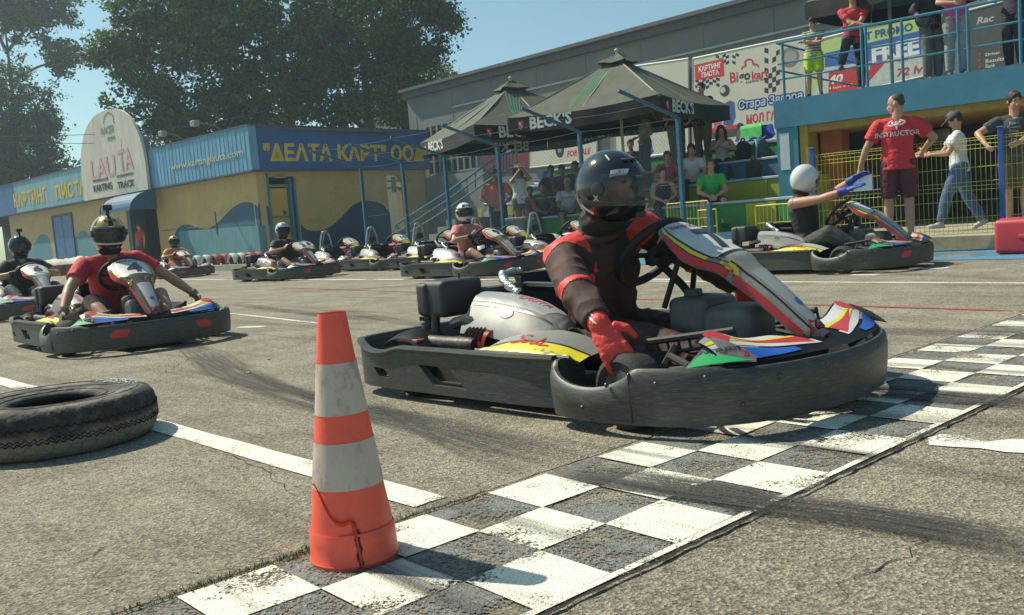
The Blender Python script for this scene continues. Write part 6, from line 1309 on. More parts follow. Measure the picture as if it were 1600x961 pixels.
sitter(880, 2, 'person in maroon top squeezed between two seated men on the second row', 0, sit(1.68), top=TSH((.20, .05, .07)), legs=dict(mat=dark((.04, .04, .05)), **JN), skin=SKIN2)
sitter(846, 1, 'person in grey-brown shirt sitting low behind the silver hoop of kart 18', 8, sit(1.7), top=TSH((.13, .10, .09)), legs=dict(mat=dark((.05, .06, .12)), **JN), skin=SKIN2)
sitter(1035, 1, 'young person in black printed vest sitting just right of the helmet visor', 10, sit(1.7), top=TSH((.02, .02, .022), tank=True), legs=dict(mat=dark((.03, .03, .035)), **JN), skin=SKIN)
sitter(1046, 2, 'person in red t-shirt bending forward behind the black vest', 0, sit(1.7, lean=(.5, 0, 1)), top=TSH((.48, .06, .08)), legs=dict(mat=dark((.03, .03, .035)), **JN))
sitter(990, 3, 'person with short dark hair sitting low on the third row', 0, sit(1.7), top=TSH((.03, .03, .04)), legs=dict(mat=dark((.03, .03, .035)), **JN))
gm = sitter(1112, 1, 'bearded man in a bright green t-shirt and dark shorts sitting behind the yellow mesh', 3, sit(1.82, seat=.42), top=TSH((.04, .38, .08)), legs=dict(mat=dark((.04, .035, .05)), knee=.9, name='shorts'), hr=('short', (.08, .04, .02)), shoe=(.05, .05, .05), vox=.010, face=True)
sitter(1084, 2, 'man in white v-neck t-shirt sitting with folded arms on the second row', 0, sit(1.78), top=TSH((.56, .57, .60)), legs=dict(mat=dark((.03, .03, .04)), **JN), vox=.011)
Pgl = sit(1.68, fem=True, hands={1: (.28, .05, .80), -1: (.24, -.02, .90)}, lean=(.2, 0, 1))
sitter(1132, 3, 'long-haired young woman in a white vest with her hand at her chin', 0, Pgl, top=TSH((.50, .50, .52), tank=True), legs=dict(mat=dark((.03, .03, .035)), **JN), hr=('long', (.02, .015, .015)), vox=.011, seat=0)
for px_, row, h_, lab, c_, off_ in ((1062, 3, 1.82, 'man in black shirt standing beneath the valance of the big parasol', (.02, .02, .022), 20), (1104, 3, 1.85, 'man in black t-shirt standing in front of the printed racer banner', (.018, .018, .02), -20)):
    q = atn(px_, TN(row) + .35); q.z = TIER[row][1]; person(lab, stand(h_, hands={1: (.25, .0, 1.15), -1: (.25, -.08, 1.12)}, ep={1: (-.2, 1, -.5), -1: (-.2, -1, -.5)}), q, face_cam(q, off_), .013, TSH(c_), dict(mat=dark((.16, .13, .10)), calf=.9), ('short', (.02, .02, .02)), face=False)
q = atn(1013, TN(3) + .2); q.z = TIER[3][1] - .15; person('woman with long dark hair in a pale top standing behind the big helmet', stand(1.68, fem=True, look=(0, 1, -.2), hands={1: (.15, .15, .95), -1: (.15, -.2, 1.0)}), q, face_cam(q, -60), .013, TSH((.3, .3, .3)), dict(mat=dark((.1, .1, .12)), calf=.9), ('long', (.015, .012, .012)), face=False)
# in the doorway of the kiosk
q = D(217, 350, 37.0); q.z = TZ; person('person in red shirt and dark trousers standing in the dark kiosk doorway', stand(1.75, look=(.6, -.8, 0)), q, face_cam(q, -50), .016, TSH((.45, .03, .05)), dict(mat=dark((.03, .04, .06)), calf=.95), ('short', (.03, .02, .02)), face=False)
# ================================================================ TRAFFIC CONE
CONE = M('cone_orange', (.92, .115, .065), .42, var=.08, scale=9, dirt=(.5, .12, .07), dirtamt=.5, bump=.1, bscale=30); CBAND = M('cone_dirty_white', (.56, .47, .39), .6, var=.12, scale=9, dirt=(.24, .19, .16), dirtamt=.8, stretch=(1, 1, .5))
cp_ = G(555, 868); ce = empty('traffic_cone', 'orange traffic cone with two dirty white bands on the chequered strip', 'traffic cone', cp_)
CH = .60
def crad(z): return .031 + .127 * (CH - z)
def cring(z0, z1, lift=0, n=7, mat=CONE, name='cone_section'):
    bm = bm_(); zs = [z0 + (z1 - z0) * i / n for i in range(n + 1)]; rows = []
    for z in zs:
        row = []
        for k in range(48):
            a = k / 48 * 2 * math.pi; d = 1 + .018 * math.sin(a * 2 + 1) + (.07 * math.sin(a * 2.0 + .7) * max(0, (z - .47) / .13)) + .01 * math.sin(3 * a + z * 20); row.append(V3(((crad(z) + lift) * d * math.cos(a), (crad(z) + lift) * d * math.sin(a), z)))
        rows.append(row)
    grid(bm, rows, closed_u=True); return bm
bm = cring(.075, CH, 0, 30); t_ = cring(CH - .004, CH, -.005, 1); t_.free()
rim = [V3((crad(CH) * 1.0 * math.cos(a), crad(CH) * math.sin(a), CH)) for a in [k / 48 * 2 * math.pi for k in range(48)]]
obj('cone_body', bm, CONE, ce, smooth='all')
bm = bm_(); lathe(bm, [(.107, 0), (.109, .01), (.1055, .016), (.1045, .05), (.1025, .078), (.1005, .084), (.094, .08), (.092, .0)], 48, closed=True); obj('cone_base', bm, CONE, ce, smooth=True)
bm = cring(.482, .51, .0015); bm.free()
for z0, z1 in ((.36, .482), (.185, .295)): obj('reflective_band', cring(z0, z1, .0012, 8), CBAND, ce, smooth='all')
bm = bm_(); rows = []
for t in [i / 24 for i in range(25)]:
    # split in the skirt: runs down from the left edge, then straight down
    if t < .7: a = R(-162 + 82 * (t / .7)); z = .195 - .075 * (t / .7) ** 1.0 + .02 * math.sin(t * 9)
    else: a = R(-80 + 6 * (t - .7) / .3); z = .118 - .11 * (t - .7) / .3
    r = crad(z) + .003 if z > .082 else .1045 + (.08 - z) * .02; ww = .010
    da = .0 if t < .66 else ww / .1
    up = V3((0, 0, ww * (1 if t < .66 else .2))); p = V3((r * math.cos(a), r * math.sin(a), z)); q = V3((r * math.cos(a + da), r * math.sin(a + da), z)) - up
    rows.append([p + V3((0, 0, 0)), (p + q) / 2 * 1.0 + (p.normalized() * .005), q])
grid(bm, rows); bmesh.ops.solidify(bm, geom=list(bm.faces), thickness=.003); obj('torn_lip', bm, C_((.95, .10, .05), .4), ce, smooth='all')
bm = bm_(); rows = []
for i in range(9):
    z = .095 - .09 * i / 8; r = .1055 + (.08 - z) * .03 if z < .082 else crad(z) + .001; rows.append([V3(((r + .001) * math.cos(R(a) + .03 * math.sin(i * 2)), (r + .001) * math.sin(R(a) + .03 * math.sin(i * 2)), z)) for a in (-76, -73, -70)])
grid(bm, rows); obj('split_gap', bm, C_((.05, .015, .01), .8), ce)
# ================================================================ OLD CAR TYRE (lying, left edge)
OT = M('old_tyre_rubber', (.035, .034, .031), .8, var=.3, scale=7, dirt=(.13, .12, .10), dirtamt=.7, bump=.7, bscale=45); nn_, ll_ = nodes(OT); bb_ = nn_["Principled BSDF"]; src_ = bb_.inputs["Base Color"].links[0].from_socket
tco = nn_.new("ShaderNodeTexCoord"); sxz = nn_.new("ShaderNodeSeparateXYZ"); ll_.new(tco.outputs["Object"], sxz.inputs[0]); nz_ = nn_.new("ShaderNodeTexNoise"); nz_.inputs["Scale"].default_value = 9; nz_.inputs["Detail"].default_value = 6; ll_.new(tco.outputs["Object"], nz_.inputs[0])
ma_ = nn_.new("ShaderNodeMath"); ma_.operation = 'MULTIPLY_ADD'; ll_.new(nz_.outputs[0], ma_.inputs[0]); ma_.inputs[1].default_value = .10; ll_.new(sxz.outputs[2], ma_.inputs[2])
mz_ = nn_.new("ShaderNodeMapRange"); mz_.inputs[1].default_value = .165; mz_.inputs[2].default_value = .135; mz_.inputs[3].default_value = 0; mz_.inputs[4].default_value = .8; ll_.new(ma_.outputs[0], mz_.inputs[0])
mt_ = nn_.new("ShaderNodeMapRange"); mt_.inputs[1].default_value = .245; mt_.inputs[2].default_value = .26; mt_.inputs[4].default_value = .55; ll_.new(ma_.outputs[0], mt_.inputs[0]); mxx = nn_.new("ShaderNodeMath"); mxx.operation = 'MAXIMUM'; ll_.new(mz_.outputs[0], mxx.inputs[0]); ll_.new(mt_.outputs[0], mxx.inputs[1])
mm_ = nn_.new("ShaderNodeMix"); mm_.data_type = 'RGBA'; ll_.new(mxx.outputs[0], mm_.inputs[0]); ll_.new(src_, mm_.inputs[6]); mm_.inputs[7].default_value = (.27, .25, .20, 1)
vz_ = nn_.new("ShaderNodeTexVoronoi"); vz_.feature = 'DISTANCE_TO_EDGE'; vz_.inputs["Scale"].default_value = 30; ll_.new(tco.outputs["Object"], vz_.inputs[0]); vr_ = nn_.new("ShaderNodeMapRange"); vr_.inputs[2].default_value = .05; vr_.inputs[3].default_value = .45; ll_.new(vz_.outputs[0], vr_.inputs[0])
sc2 = nn_.new("ShaderNodeVectorMath"); sc2.operation = 'SCALE'; ll_.new(mm_.outputs[2], sc2.inputs[0]); ll_.new(vr_.outputs[0], sc2.inputs["Scale"]); ll_.new(sc2.outputs[0], bb_.inputs["Base Color"])
tp = V3((-1.975, 3.83, 0)); te = empty('car_tyre', 'worn black car tyre lying flat on the asphalt at the left edge', 'tyre', tp, R(20)); te.scale = (1.27, 1.27, 1.0)
bm = bm_(); RO, TH_ = .318, .205; rows = []
prof = [(.135, .03), (.20, .006), (.27, .0), (.295, .01), (.312, .04), (RO, .075), (RO + .002, .10), (RO, .13), (.312, .165), (.297, .192), (.272, .205), (.21, .198), (.155, .188), (.130, .172), (.140, .160), (.235, .15), (.285, .13), (.292, .10), (.285, .07), (.23, .05), (.20, .03)]
NS = 180
for k in range(NS):
    a = k / NS * 2 * math.pi; row = []
    for r, z in prof:
        dr = 0
        if r > .305: dr = -.0045 * (1 if (math.sin(a * 60 + z * 55) > .55) else 0) - .004 * max(0, noise.noise(V3((math.cos(a) * 9, math.sin(a) * 9, z * 20))))
        dz = .0025 * noise.noise(V3((math.cos(a) * 5, math.sin(a) * 5, r * 20)))
        row.append(V3(((r + dr) * math.cos(a), (r + dr) * math.sin(a), z + dz)))
    rows.append(row)
rows.append(rows[0]); grid(bm, rows, closed_u=True); bmesh.ops.remove_doubles(bm, verts=bm.verts, dist=1e-6); bmesh.ops.recalc_face_normals(bm, faces=bm.faces); tb_ = obj('tread', bm, OT, te, smooth='all')
bm = bm_(); rr = random.Random(4)
for z in (.075, .088, .13):                                  # zigzag tread grooves
    bm = bm_()
    for k in range(170): a0 = k / 170 * 2 * math.pi; a1 = (k + 1) / 170 * 2 * math.pi; tube(bm, [(RO * .998 * math.cos(a0), RO * .998 * math.sin(a0), z + (.006 if k % 2 else -.006) + rr.uniform(-.002, .002)), (RO * .998 * math.cos(a1), RO * .998 * math.sin(a1), z + (-.006 if k % 2 else .006) + rr.uniform(-.002, .002))], .0022, 4)
    obj('tread_groove', bm, C_((.008, .008, .008), .9), te)
for r, z in ((.262, .2052), (.205, .1985), (.165, .1915)):
    bm = bm_(); tube(bm, [(r * math.cos(a), r * math.sin(a), z) for a in [k / 90 * 6.2832 for k in range(90)]], .002, 5, closed=True); obj('sidewall_ring', bm, OT, te)
bm = bm_()
for k in range(70):                                          # white paint splashes on the sidewall
    a = R(rr.gauss(52, 14) - 20); r = rr.uniform(.215, .285); s_ = rr.uniform(.002, .007); p = V3((r * math.cos(a), r * math.sin(a), .2065)); box(bm, p, (s_ * rr.uniform(1, 3.5), s_, .0012), Matrix.Rotation(rr.uniform(0, 3), 3, 'Z'))
tag(obj('paint_splash', bm, C_((.62, .62, .58), .8), te), kind='stuff')
# ================================================================ TYRE BARRIER (half-buried tyres)
def half_tyre(mat):
    e = empty('barrier_tyre', 'x', 'tyre'); bm = bm_(); rows = []
    for k in range(25):
        a = math.pi * k / 24; row = []
        for dr, dy in ((-.10, -.07), (-.03, -.10), (0, -.07), (.008, 0), (0, .07), (-.03, .10), (-.10, .07), (-.085, .02), (-.085, -.02)): row.append(V3(((.29 + dr) * math.cos(a), dy, (.29 + dr) * math.sin(a) + .05)))
        rows.append(row)
    grid(bm, rows, closed_u=True); obj('tread', bm, mat, e, smooth=True)
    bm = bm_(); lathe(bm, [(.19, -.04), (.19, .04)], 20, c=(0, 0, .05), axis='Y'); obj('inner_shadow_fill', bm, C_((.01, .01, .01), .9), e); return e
TR = M('red_painted_tyre', (.34, .045, .045), .7, var=.2, scale=5, dirt=(.15, .05, .05), dirtamt=.5, bump=.3); TW = M('white_painted_tyre', (.50, .52, .50), .7, var=.12, scale=5, dirt=(.25, .26, .25), dirtamt=.5, bump=.3)
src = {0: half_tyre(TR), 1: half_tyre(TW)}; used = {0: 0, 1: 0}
seq = []
for px_, c_, lab in [(296, 1, 'pale tyre at the left end of the barrier by the mural'), (311, 1, 'second pale tyre from the left end of the barrier'), (326, 0, 'red tyre in the left red pair by the mural'), (340, 0, 'red tyre right of the left red pair by the mural'), (353, 1, 'white tyre in the pair left of the yellow door'), (366, 1, 'white tyre of the pair nearest the kiosk corner'),
        (380, 0, 'red tyre just before the yellow door, left one'), (394, 0, 'red tyre just before the yellow door, right one'), (500, 1, 'pale tyre behind parked kart 11'), (529, 0, 'dark red tyre left of the first silver hoop'), (549, 0, 'red tyre right behind the first silver hoop'), (569, 1, 'white tyre between two hoops, left one'), (589, 1, 'white tyre between two hoops, right one'),
        (607, 0, 'red tyre left of the second silver hoop'), (629, 0, 'red tyre right behind the second silver hoop'), (650, 1, 'white tyre below the stair railing, left one'), (674, 1, 'white tyre below the stair railing, right one'), (699, 0, 'red tyre behind the coral shirt driver'), (728, 0, 'red tyre hidden by the driver of kart 9'), (752, 1, 'pale tyre behind the wheel of kart 9'),
        (776, 0, 'red tyre between kart 9 and the next silver hoop'), (803, 0, 'bright red tyre left of the tall silver hoop'), (829, 0, 'bright red tyre right of the tall silver hoop'), (856, 1, 'white tyre behind the yellow part of kart 18'), (884, 1, 'white tyre just left of the big black helmet'), (915, 0, 'red tyre beside the collar of the brown race suit')]:
    o = src[c_] if not used[c_] else copy_tree(src[c_]); used[c_] = 1; q = atn(px_, 12.05 if px_ < 420 else 11.95); o.location = (q.x, q.y, TZ); o.rotation_euler = (0, 0, TH); o['label'] = lab; o['group'] = 'half-buried red and white barrier tyres'
# ================================================================ POSTS AND CHAIN-LINK FENCE
PB_ = M('blue_post_paint', (.022, .12, .185), .5, var=.15, scale=3, dirt=(.1, .2, .26), dirtamt=.5)
fn = 12.15; fe = empty('chain_link_fence', 'tall chain-link fence on blue posts with slanted arms in front of the grandstand', 'fence', tn(0, fn))
pxs = [(563, 261), (628, 253), (694, 244), (777, 228), (905, 206), (1059, 184)]
tops = []; WIREM = C_((.08, .12, .14), .7)
for x_, y_ in pxs:
    q = atn(x_, fn, y_); q0 = V3((q.x, q.y, TZ)); tops.append(q); o0 = fe.location
    bm = bm_(); box(bm, (q.x - o0.x, q.y - o0.y, (q.z + TZ) / 2), (.07, .07, q.z - TZ), Matrix.Rotation(TH, 3, 'Z'), .008); obj('post', bm, PB_, fe)
    bm = bm_(); a_ = q - o0; b_ = a_ - N * 1.25 + V3((0, 0, .42)) - T * .15; d = (b_ - a_); box(bm, (a_ + b_) / 2, (.05, .05, d.length), d.to_track_quat('Z', 'Y').to_matrix(), .006); obj('arm', bm, PB_, fe)
for a_, b_ in zip(tops, tops[1:]):
    for s_ in (0, .5, 1.0):
        A = a_ - o0 - (N * 1.2 - V3((0, 0, .40))) * s_; B = b_ - o0 - (N * 1.2 - V3((0, 0, .40))) * s_
        bm = bm_(); tube(bm, [A.lerp(B, i / 8) - V3((0, 0, .03 * math.sin(math.pi * i / 8))) for i in range(9)], .0022, 4); obj('tension_wire', bm, WIREM, fe)
    for zz in (.3, 1.2): bm = bm_(); tube(bm, [V3((a_.x, a_.y, zz)) - o0, V3((b_.x, b_.y, zz)) - o0], .002, 4); obj('tension_wire', bm, WIREM, fe)
bm = bm_(); ta_, tb2 = tof(tops[0]), tof(tops[-1]); zt0, zt1 = tops[0].z - .1, tops[-1].z - .1; zb0 = TZ + .05; st_ = .085
def wire(t0_, z0_, t1_, z1_):
    def clip(t, z): return t, z
    # clip to the sloping top
    f = lambda t: zt0 + (zt1 - zt0) * (t - ta_) / (tb2 - ta_)
    A = V3((t0_, z0_, 0)); B = V3((t1_, z1_, 0))
    for _ in range(1):
        for P_, Q_ in ((A, B), (B, A)):
            if P_.x < ta_: P_ += (Q_ - P_) * ((ta_ - P_.x) / (Q_.x - P_.x))
            if P_.x > tb2: P_ += (Q_ - P_) * ((tb2 - P_.x) / (Q_.x - P_.x))
    g = lambda P_: P_.y - f(P_.x)
    if g(A) > 0 and g(B) > 0: return
    if g(B) > 0: B = A + (B - A) * (g(A) / (g(A) - g(B)))
    if g(A) > 0: A = B + (A - B) * (g(B) / (g(B) - g(A)))
    if (B - A).length < .05: return
    a3 = tn(A.x, fn, A.y) - o0; b3 = tn(B.x, fn, B.y) - o0; d = (b3 - a3).normalized(); e_ = d.cross(N).normalized() * .0016
    bm.faces.new([bm.verts.new(v) for v in (a3 - e_, b3 - e_, b3 + e_, a3 + e_)])
k = ta_ - 2.6
while k < tb2 + 2.6:
    wire(k, zb0, k + 2.4, zb0 + 2.4); wire(k, zb0, k - 2.4, zb0 + 2.4); k += st_
obj('chain_link_mesh', bm, C_((.10, .17, .20), .5, metal=.4), fe)
# ================================================================ YELLOW MESH FENCE (right) and its blue posts
YM = M('yellow_wire', (.56, .54, .05), .5, var=.1)
def mesh_panel(parent, A, B, z0, z1, step=.055, wr=.0026, folds=(.0,), name='mesh_panel', mat=YM, hstep=.2, bend=True):
    A, B = V3(A), V3(B); d = (B - A); L = d.length; d.normalize(); nn = V3((-d.y, d.x, 0)); bm = bm_(); zs = []
    z = z0
    fl = [z0 + (z1 - z0) * f for f in (.04, .5, .93)] if bend else []
    def off(z):
        for f_ in fl:
            if abs(z - f_) < .05: return .022 * (1 - abs(z - f_) / .05)
        return 0
    samp = sorted({z0, z1} | {q for f_ in fl for q in (f_ - .05, f_, f_ + .05) if z0 < q < z1})
    k = 0
    while k <= L + 1e-6:
        tube(bm, [A + d * k + nn * off(z) + V3((0, 0, z)) for z in samp], wr, 4); k += step
    hz = [z for z in samp] + [z0 + hstep * i for i in range(1, int((z1 - z0) / hstep)) if all(abs(z0 + hstep * i - f_) > .07 for f_ in fl)]
    for z in hz: tube(bm, [A + nn * off(z) + V3((0, 0, z)), B + nn * off(z) + V3((0, 0, z))], wr * 1.15, 4)
    obj(name, bm, mat, parent)
ye = empty('yellow_mesh_fence', 'yellow welded wire fence on blue posts, beside the instructor', 'fence', (0, 0, 0))
yA = D(1272, 300, 12.3); yB = D(1566, 300, 10.9); yC = yB + (yB - yA) * .5; yl = yA - (yB - yA).normalized() * 0
for v in (yA, yB, yC): v.z = 0
ye.location = (yA.x, yA.y, 0); zo = V3((yA.x, yA.y, 0))
mesh_panel(ye, yA - zo, yB - zo, TZ + .04, 1.36); mesh_panel(ye, yB - zo, yC - zo, TZ + .04, 1.36)
for v, zt__ in ((yA, 1.44), (yB, 1.44)):
    bm = bm_(); box(bm, v - zo + V3((0, 0, (TZ + zt__) / 2)), (.06, .06, zt__ - TZ), Matrix.Rotation(math.atan2((yB - yA).y, (yB - yA).x), 3, 'Z'), .006); box(bm, v - zo + V3((0, 0, zt__ + .012)), (.075, .075, .024), Matrix.Rotation(math.atan2((yB - yA).y, (yB - yA).x), 3, 'Z'), .006); obj('post', bm, M('fence_post_blue', (.03, .12, .34), .5, var=.15), ye)
# low yellow barriers in front of the stand
def low(px0, px1, n_, y0, y1, label, post=None):
    A = atn(px0, n_, y1); B = atn(px1, n_, y1); e = empty('wire_barrier', label, 'barrier', (A.x, A.y, TZ), 0, 'yellow wire barriers before the grandstand'); z1_ = max(.5, A.z) ; z0_ = TZ + .02
    if y0: z0_ = atn(px0, n_, y0).z
    A = V3((A.x, A.y, 0)); B = V3((B.x, B.y, 0)); oo = V3((A.x, A.y, TZ)); bm = bm_()
    mesh_panel(e, A - oo, B - oo, z0_, z1_, .07, .003, bend=False, hstep=.14)
    for pnt in (A, B): tube(bm, [pnt - oo + V3((0, 0, z0_)), pnt - oo + V3((0, 0, z1_))], .012, 6)
    for z in (z0_, z1_): tube(bm, [A - oo + V3((0, 0, z)), B - oo + V3((0, 0, z))], .012, 6)
    obj('frame', bm, YM, e); return e
low(1042, 1106, 12.4, None, 319, 'low yellow wire barrier in front of the man in the green t-shirt'); low(1091, 1119, 12.1, None, 329, 'small yellow wire gate beside the short blue post'); low(1180, 1272, 12.3, None, 322, 'yellow wire barrier between the short blue post and the white helmet')
q = atn(1108, 11.95, 318); bm = bm_(); box(bm, V3((0, 0, (q.z - TZ) / 2)), (.075, .075, q.z - TZ), Matrix.Rotation(TH, 3, 'Z'), .008); ball(bm, (0, 0, q.z - TZ), (.04, .04, .02)); o = obj('bollard_post', bm, PB_, None, smooth=True); o.location = (q.x, q.y, TZ); tag(o, 'short blue post beside the small yellow gate', 'post')
# ================================================================ PARASOLS
OLV = M('parasol_olive_canvas', (.082, .090, .064), .85, var=.15, scale=3, bump=.35, bscale=14); BKC = M('parasol_black_valance', (.014, .016, .015), .8, var=.15, bump=.3, bscale=25); GRS = C_((.05, .30, .14), .8); LET = C_((.60, .62, .58), .7); RDE = C_((.5, .05, .06), .6)
def parasol(cx, cy, zb, za, r, yaw, label, text=True, vz=.31, base=1.2, scuff=0):
    e = empty('parasol', label, 'parasol', (cx, cy, base)); cs = [V3((r * math.cos(yaw + k * math.pi / 2), r * math.sin(yaw + k * math.pi / 2), zb - base)) for k in range(4)]; ap = V3((0, 0, za - base)); rnd = random.Random(int(cx * 10))
    vt = ap * .86 + V3((0, 0, (zb - base) * .14)); bm = bm_(); NS_ = 12; can = []
    for k in range(4):
        A, B = cs[k], cs[(k + 1) % 4]; rows = []
        for i in range(NS_ + 1):
            t = .10 + .90 * i / NS_; row = []
            for j in range(NS_ + 1):
                u = j / NS_; p = ap.lerp(A.lerp(B, u), t); sag = -.07 * math.sin(math.pi * u) * t - .05 * math.sin(math.pi * t); p = p + V3((0, 0, sag + .012 * noise.noise(p * 2.2 + V3((k, 0, 0))))); row.append(p)
            rows.append(row)
        grid(bm, rows)
    bmesh.ops.remove_doubles(bm, verts=bm.verts, dist=.002); bmesh.ops.solidify(bm, geom=list(bm.faces), thickness=.004); can = obj('canopy', bm, OLV, e, smooth=True); ct_ = bvh(can)
    bm = bm_(); 
    for k in range(4):                                       # raised vent cap
        A, B = cs[k], cs[(k + 1) % 4]; rows = []
        for i in range(5): t = .0 + .19 * i / 4; rows.append([ap.lerp(A.lerp(B, j / 6), t) + V3((0, 0, .10 - .03 * math.sin(math.pi * j / 6) + .03 * noise.noise(V3((j * .9, i * .8, k * 3 + cx))) * i / 3)) for j in range(7)])
        grid(bm, rows)
    bmesh.ops.remove_doubles(bm, verts=bm.verts, dist=.004); bmesh.ops.solidify(bm, geom=list(bm.faces), thickness=.004); obj('vent_cap', bm, OLV, e, smooth=True)
    for k in range(4):
        A, B = cs[k], cs[(k + 1) % 4]; nrm_ = (B - A).cross(V3((0, 0, 1))).normalized(); 
        if nrm_.dot((A + B) / 2) < 0: nrm_ = -nrm_
        f = lambda u, v: A.lerp(B, u) + V3((0, 0, -.07 * math.sin(math.pi * u) - v * vz)) + nrm_ * (.012 * math.sin(u * 21 + k) * v + .02 * noise.noise(V3((u * 6, v * 2, k + cx))) * v + .004)
        bm = bm_(); grid(bm, [[f(j / 30, i / 4) for j in range(31)] for i in range(5)]); val = obj('valance', bm, BKC, e, smooth='all')
        if text:
            L = (B - A).length; un = (B - A) / L; flip = un.cross(V3((0, 0, 1))).dot(nrm_) < 0; uu = -un if flip else un; vt_ = bvh(val)
            for s_ in ((1,) if True else (1,)):
                start = (B if flip else A); cen = start + uu * (L * .30); cen = cen + V3((0, 0, -vz * .5 - .05 * math.sin(math.pi * .22)))
                decal('lettering', text2d("BECK'S", .33, .034), vt_, cen + nrm_ * .1, uu, V3((0, 0, 1)), -nrm_, LET, val, .004, .06)
                decal('lettering', text2d("BECK'S", .33, .034), vt_, cen - nrm_ * .1, uu, V3((0, 0, 1)), nrm_, LET, val, .004, .06)
                ep_ = cen - uu * .72; decal('emblem', poly2d([(-.06, .09), (.06, .09), (.06, -.03), (0, -.1), (-.06, -.03)]), vt_, ep_ + nrm_ * .1, uu, V3((0, 0, 1)), -nrm_, RDE, val, .004, .06); decal('emblem', merge2d(poly2d(circ(.022, 10, -.02, .04)), poly2d([(-.01, .035), (.035, -.035), (.025, -.045), (-.02, .025)])), vt_, ep_ + nrm_ * .1, uu, V3((0, 0, 1)), -nrm_, LET, val, .006, .06)
    # green sunburst stripes
    for k in range(4):
        A, B = cs[k], cs[(k + 1) % 4]; nrm_ = (A - ap).cross(B - ap).normalized(); nrm_ = nrm_ if nrm_.z > 0 else -nrm_; M0 = A.lerp(B, .3 + .1 * (k % 2)); d1 = (M0 - ap).normalized(); d2 = nrm_.cross(d1); LL = (M0 - ap).length; ps = []
        for q_ in range(5): w_ = (q_ - 2) * .055; ps.append(poly2d([(w_ * 1.6 - .012, .26 * LL), (w_ * 1.6 + .014, .26 * LL), (w_ * .3 + .003, .93 * LL), (w_ * .3 - .003, .93 * LL)]))
        decal('green_stripe', merge2d(*ps), ct_, ap + nrm_ * .1, d2, d1, -nrm_, GRS, can, .006, .2)
    bm = bm_()
    for k in range(4): tube(bm, [ap - V3((0, 0, .03)), cs[k] - V3((0, 0, .03))], .016, 6); m_ = (cs[k] + cs[(k + 1) % 4]) / 2; tube(bm, [ap - V3((0, 0, .05)), m_ - V3((0, 0, .09))], .014, 6); tube(bm, [V3((0, 0, zb - base - .15)), ap.lerp(cs[k], .5) - V3((0, 0, .05))], .013, 6)
    obj('rib', bm, C_((.3, .26, .2), .6), e)
    bm = bm_(); tube(bm, [(0, 0, 0), ap + V3((0, 0, .12))], .032, 10); ball(bm, ap + V3((0, 0, .14)), (.05, .05, .04)); obj('pole', bm, C_((.42, .42, .36), .6), e, smooth=True); return e
c1 = D(978, 300, 19.6); parasol(c1.x, c1.y, 2.94, 4.08, 2.45, math.atan2(-.99, .17), "large olive parasol with black BECK'S valance, in front of the white phone number banner", base=1.2)
c2 = D(811, 300, 22.0); parasol(c2.x, c2.y, 2.92, 4.05, 2.5, math.atan2(-.94, -.36), "left olive parasol with BECK'S valance, partly behind the larger one", base=.9)
c3 = D(1395, 10, 16.6); parasol(c3.x + .2, c3.y + .6, 4.45, 5.2, 1.5, R(-100), 'dark parasol over the balcony, cut off by the top edge', False, base=BF)
# ================================================================ SMALL THINGS
q = atn(800, 12.7); bm = bm_(); lathe(bm, [(.17, 0), (.2, .02), (.235, .62), (.25, .63), (.255, .68), (.225, .68), (.2, .06), (.001, .05)], 24); be = empty('litter_bin', 'round grey-blue litter bin between the coral shirt man and the woman in a hat', 'bin', (q.x, q.y, TZ)); obj('bucket', bm, M('bin_grey_blue', (.16, .22, .25), .5, var=.1), be, smooth=True)
bm = bm_(); lathe(bm, [(.26, .66), (.262, .70), (.23, .71), (.228, .67)], 24, closed=True); obj('rim', bm, C_((.35, .4, .42), .5), be, smooth=True)
def bag(px_, row, col, lab, acc=None, s=1.0):
    q = atn(px_, TN(row) + .45); e = empty('backpack', lab, 'backpack', (q.x, q.y, TIER[row][1]), face_cam(q, 15), 'bags left on the upper grandstand steps'); bm = bm_(); ball(bm, (0, 0, .24 * s), (.14 * s, .19 * s, .25 * s)); box(bm, (0, 0, .2 * s), (.2 * s, .3 * s, .36 * s), None, .05, 3); ball(bm, (.1 * s, 0, .15 * s), (.08 * s, .14 * s, .12 * s)); put('bag_body', fuse(bm, .02, 3, disp=.008), e, C_(col, .8, var=.2))
    bm = bm_(); tube(bm, smoothpath([(.10 * s, -.12 * s, .44 * s), (.2 * s, -.13 * s, .3 * s), (.14 * s, -.14 * s, .08 * s)], 4), .018, 6); tube(bm, smoothpath([(.0, -.05, .48 * s), (.02, 0, .54 * s), (.0, .05, .48 * s)], 4), .014, 6); obj('strap', bm, C_(acc or col, .7), e, smooth=True)
bag(1165, 3, (.018, .018, .022), 'black backpack on the step under the green towel'); bag(1192, 3, (.05, .09, .10), 'black and turquoise backpack nearest the blue column', (.12, .5, .45)); bag(1180, 2, (.025, .025, .03), 'dark bag in front of the turquoise backpack', s=.9)
# red barrel block at the right edge
q = D(1592, 370, 10.0); bm = bm_(); hw_b = .26
for s_ in (-1,): pass
RB_ = M('red_barrier_plastic', (.50, .045, .06), .5, var=.12, scale=4, dirt=(.3, .05, .06), dirtamt=.5)
e = empty('plastic_barrier', 'red plastic barrier block at the right edge by the yellow fence', 'barrier', (q.x + .05, q.y, TZ - .17), R(-45)); z_ = .0
bm = bm_(); box(bm, (.25, 0, .20), (1.0, .36, .38), None, .05, 4); obj('block_body', bm, RB_, e, smooth=True, loc=(0, 0, 0))
bm = bm_(); box(bm, (.25, -.0, .2), (.5, .38, .05), None, .01, 2); box(bm, (.25, 0, .39), (.9, .25, .02), None, .008, 2); obj('moulded_band', bm, RB_, e, smooth=True)
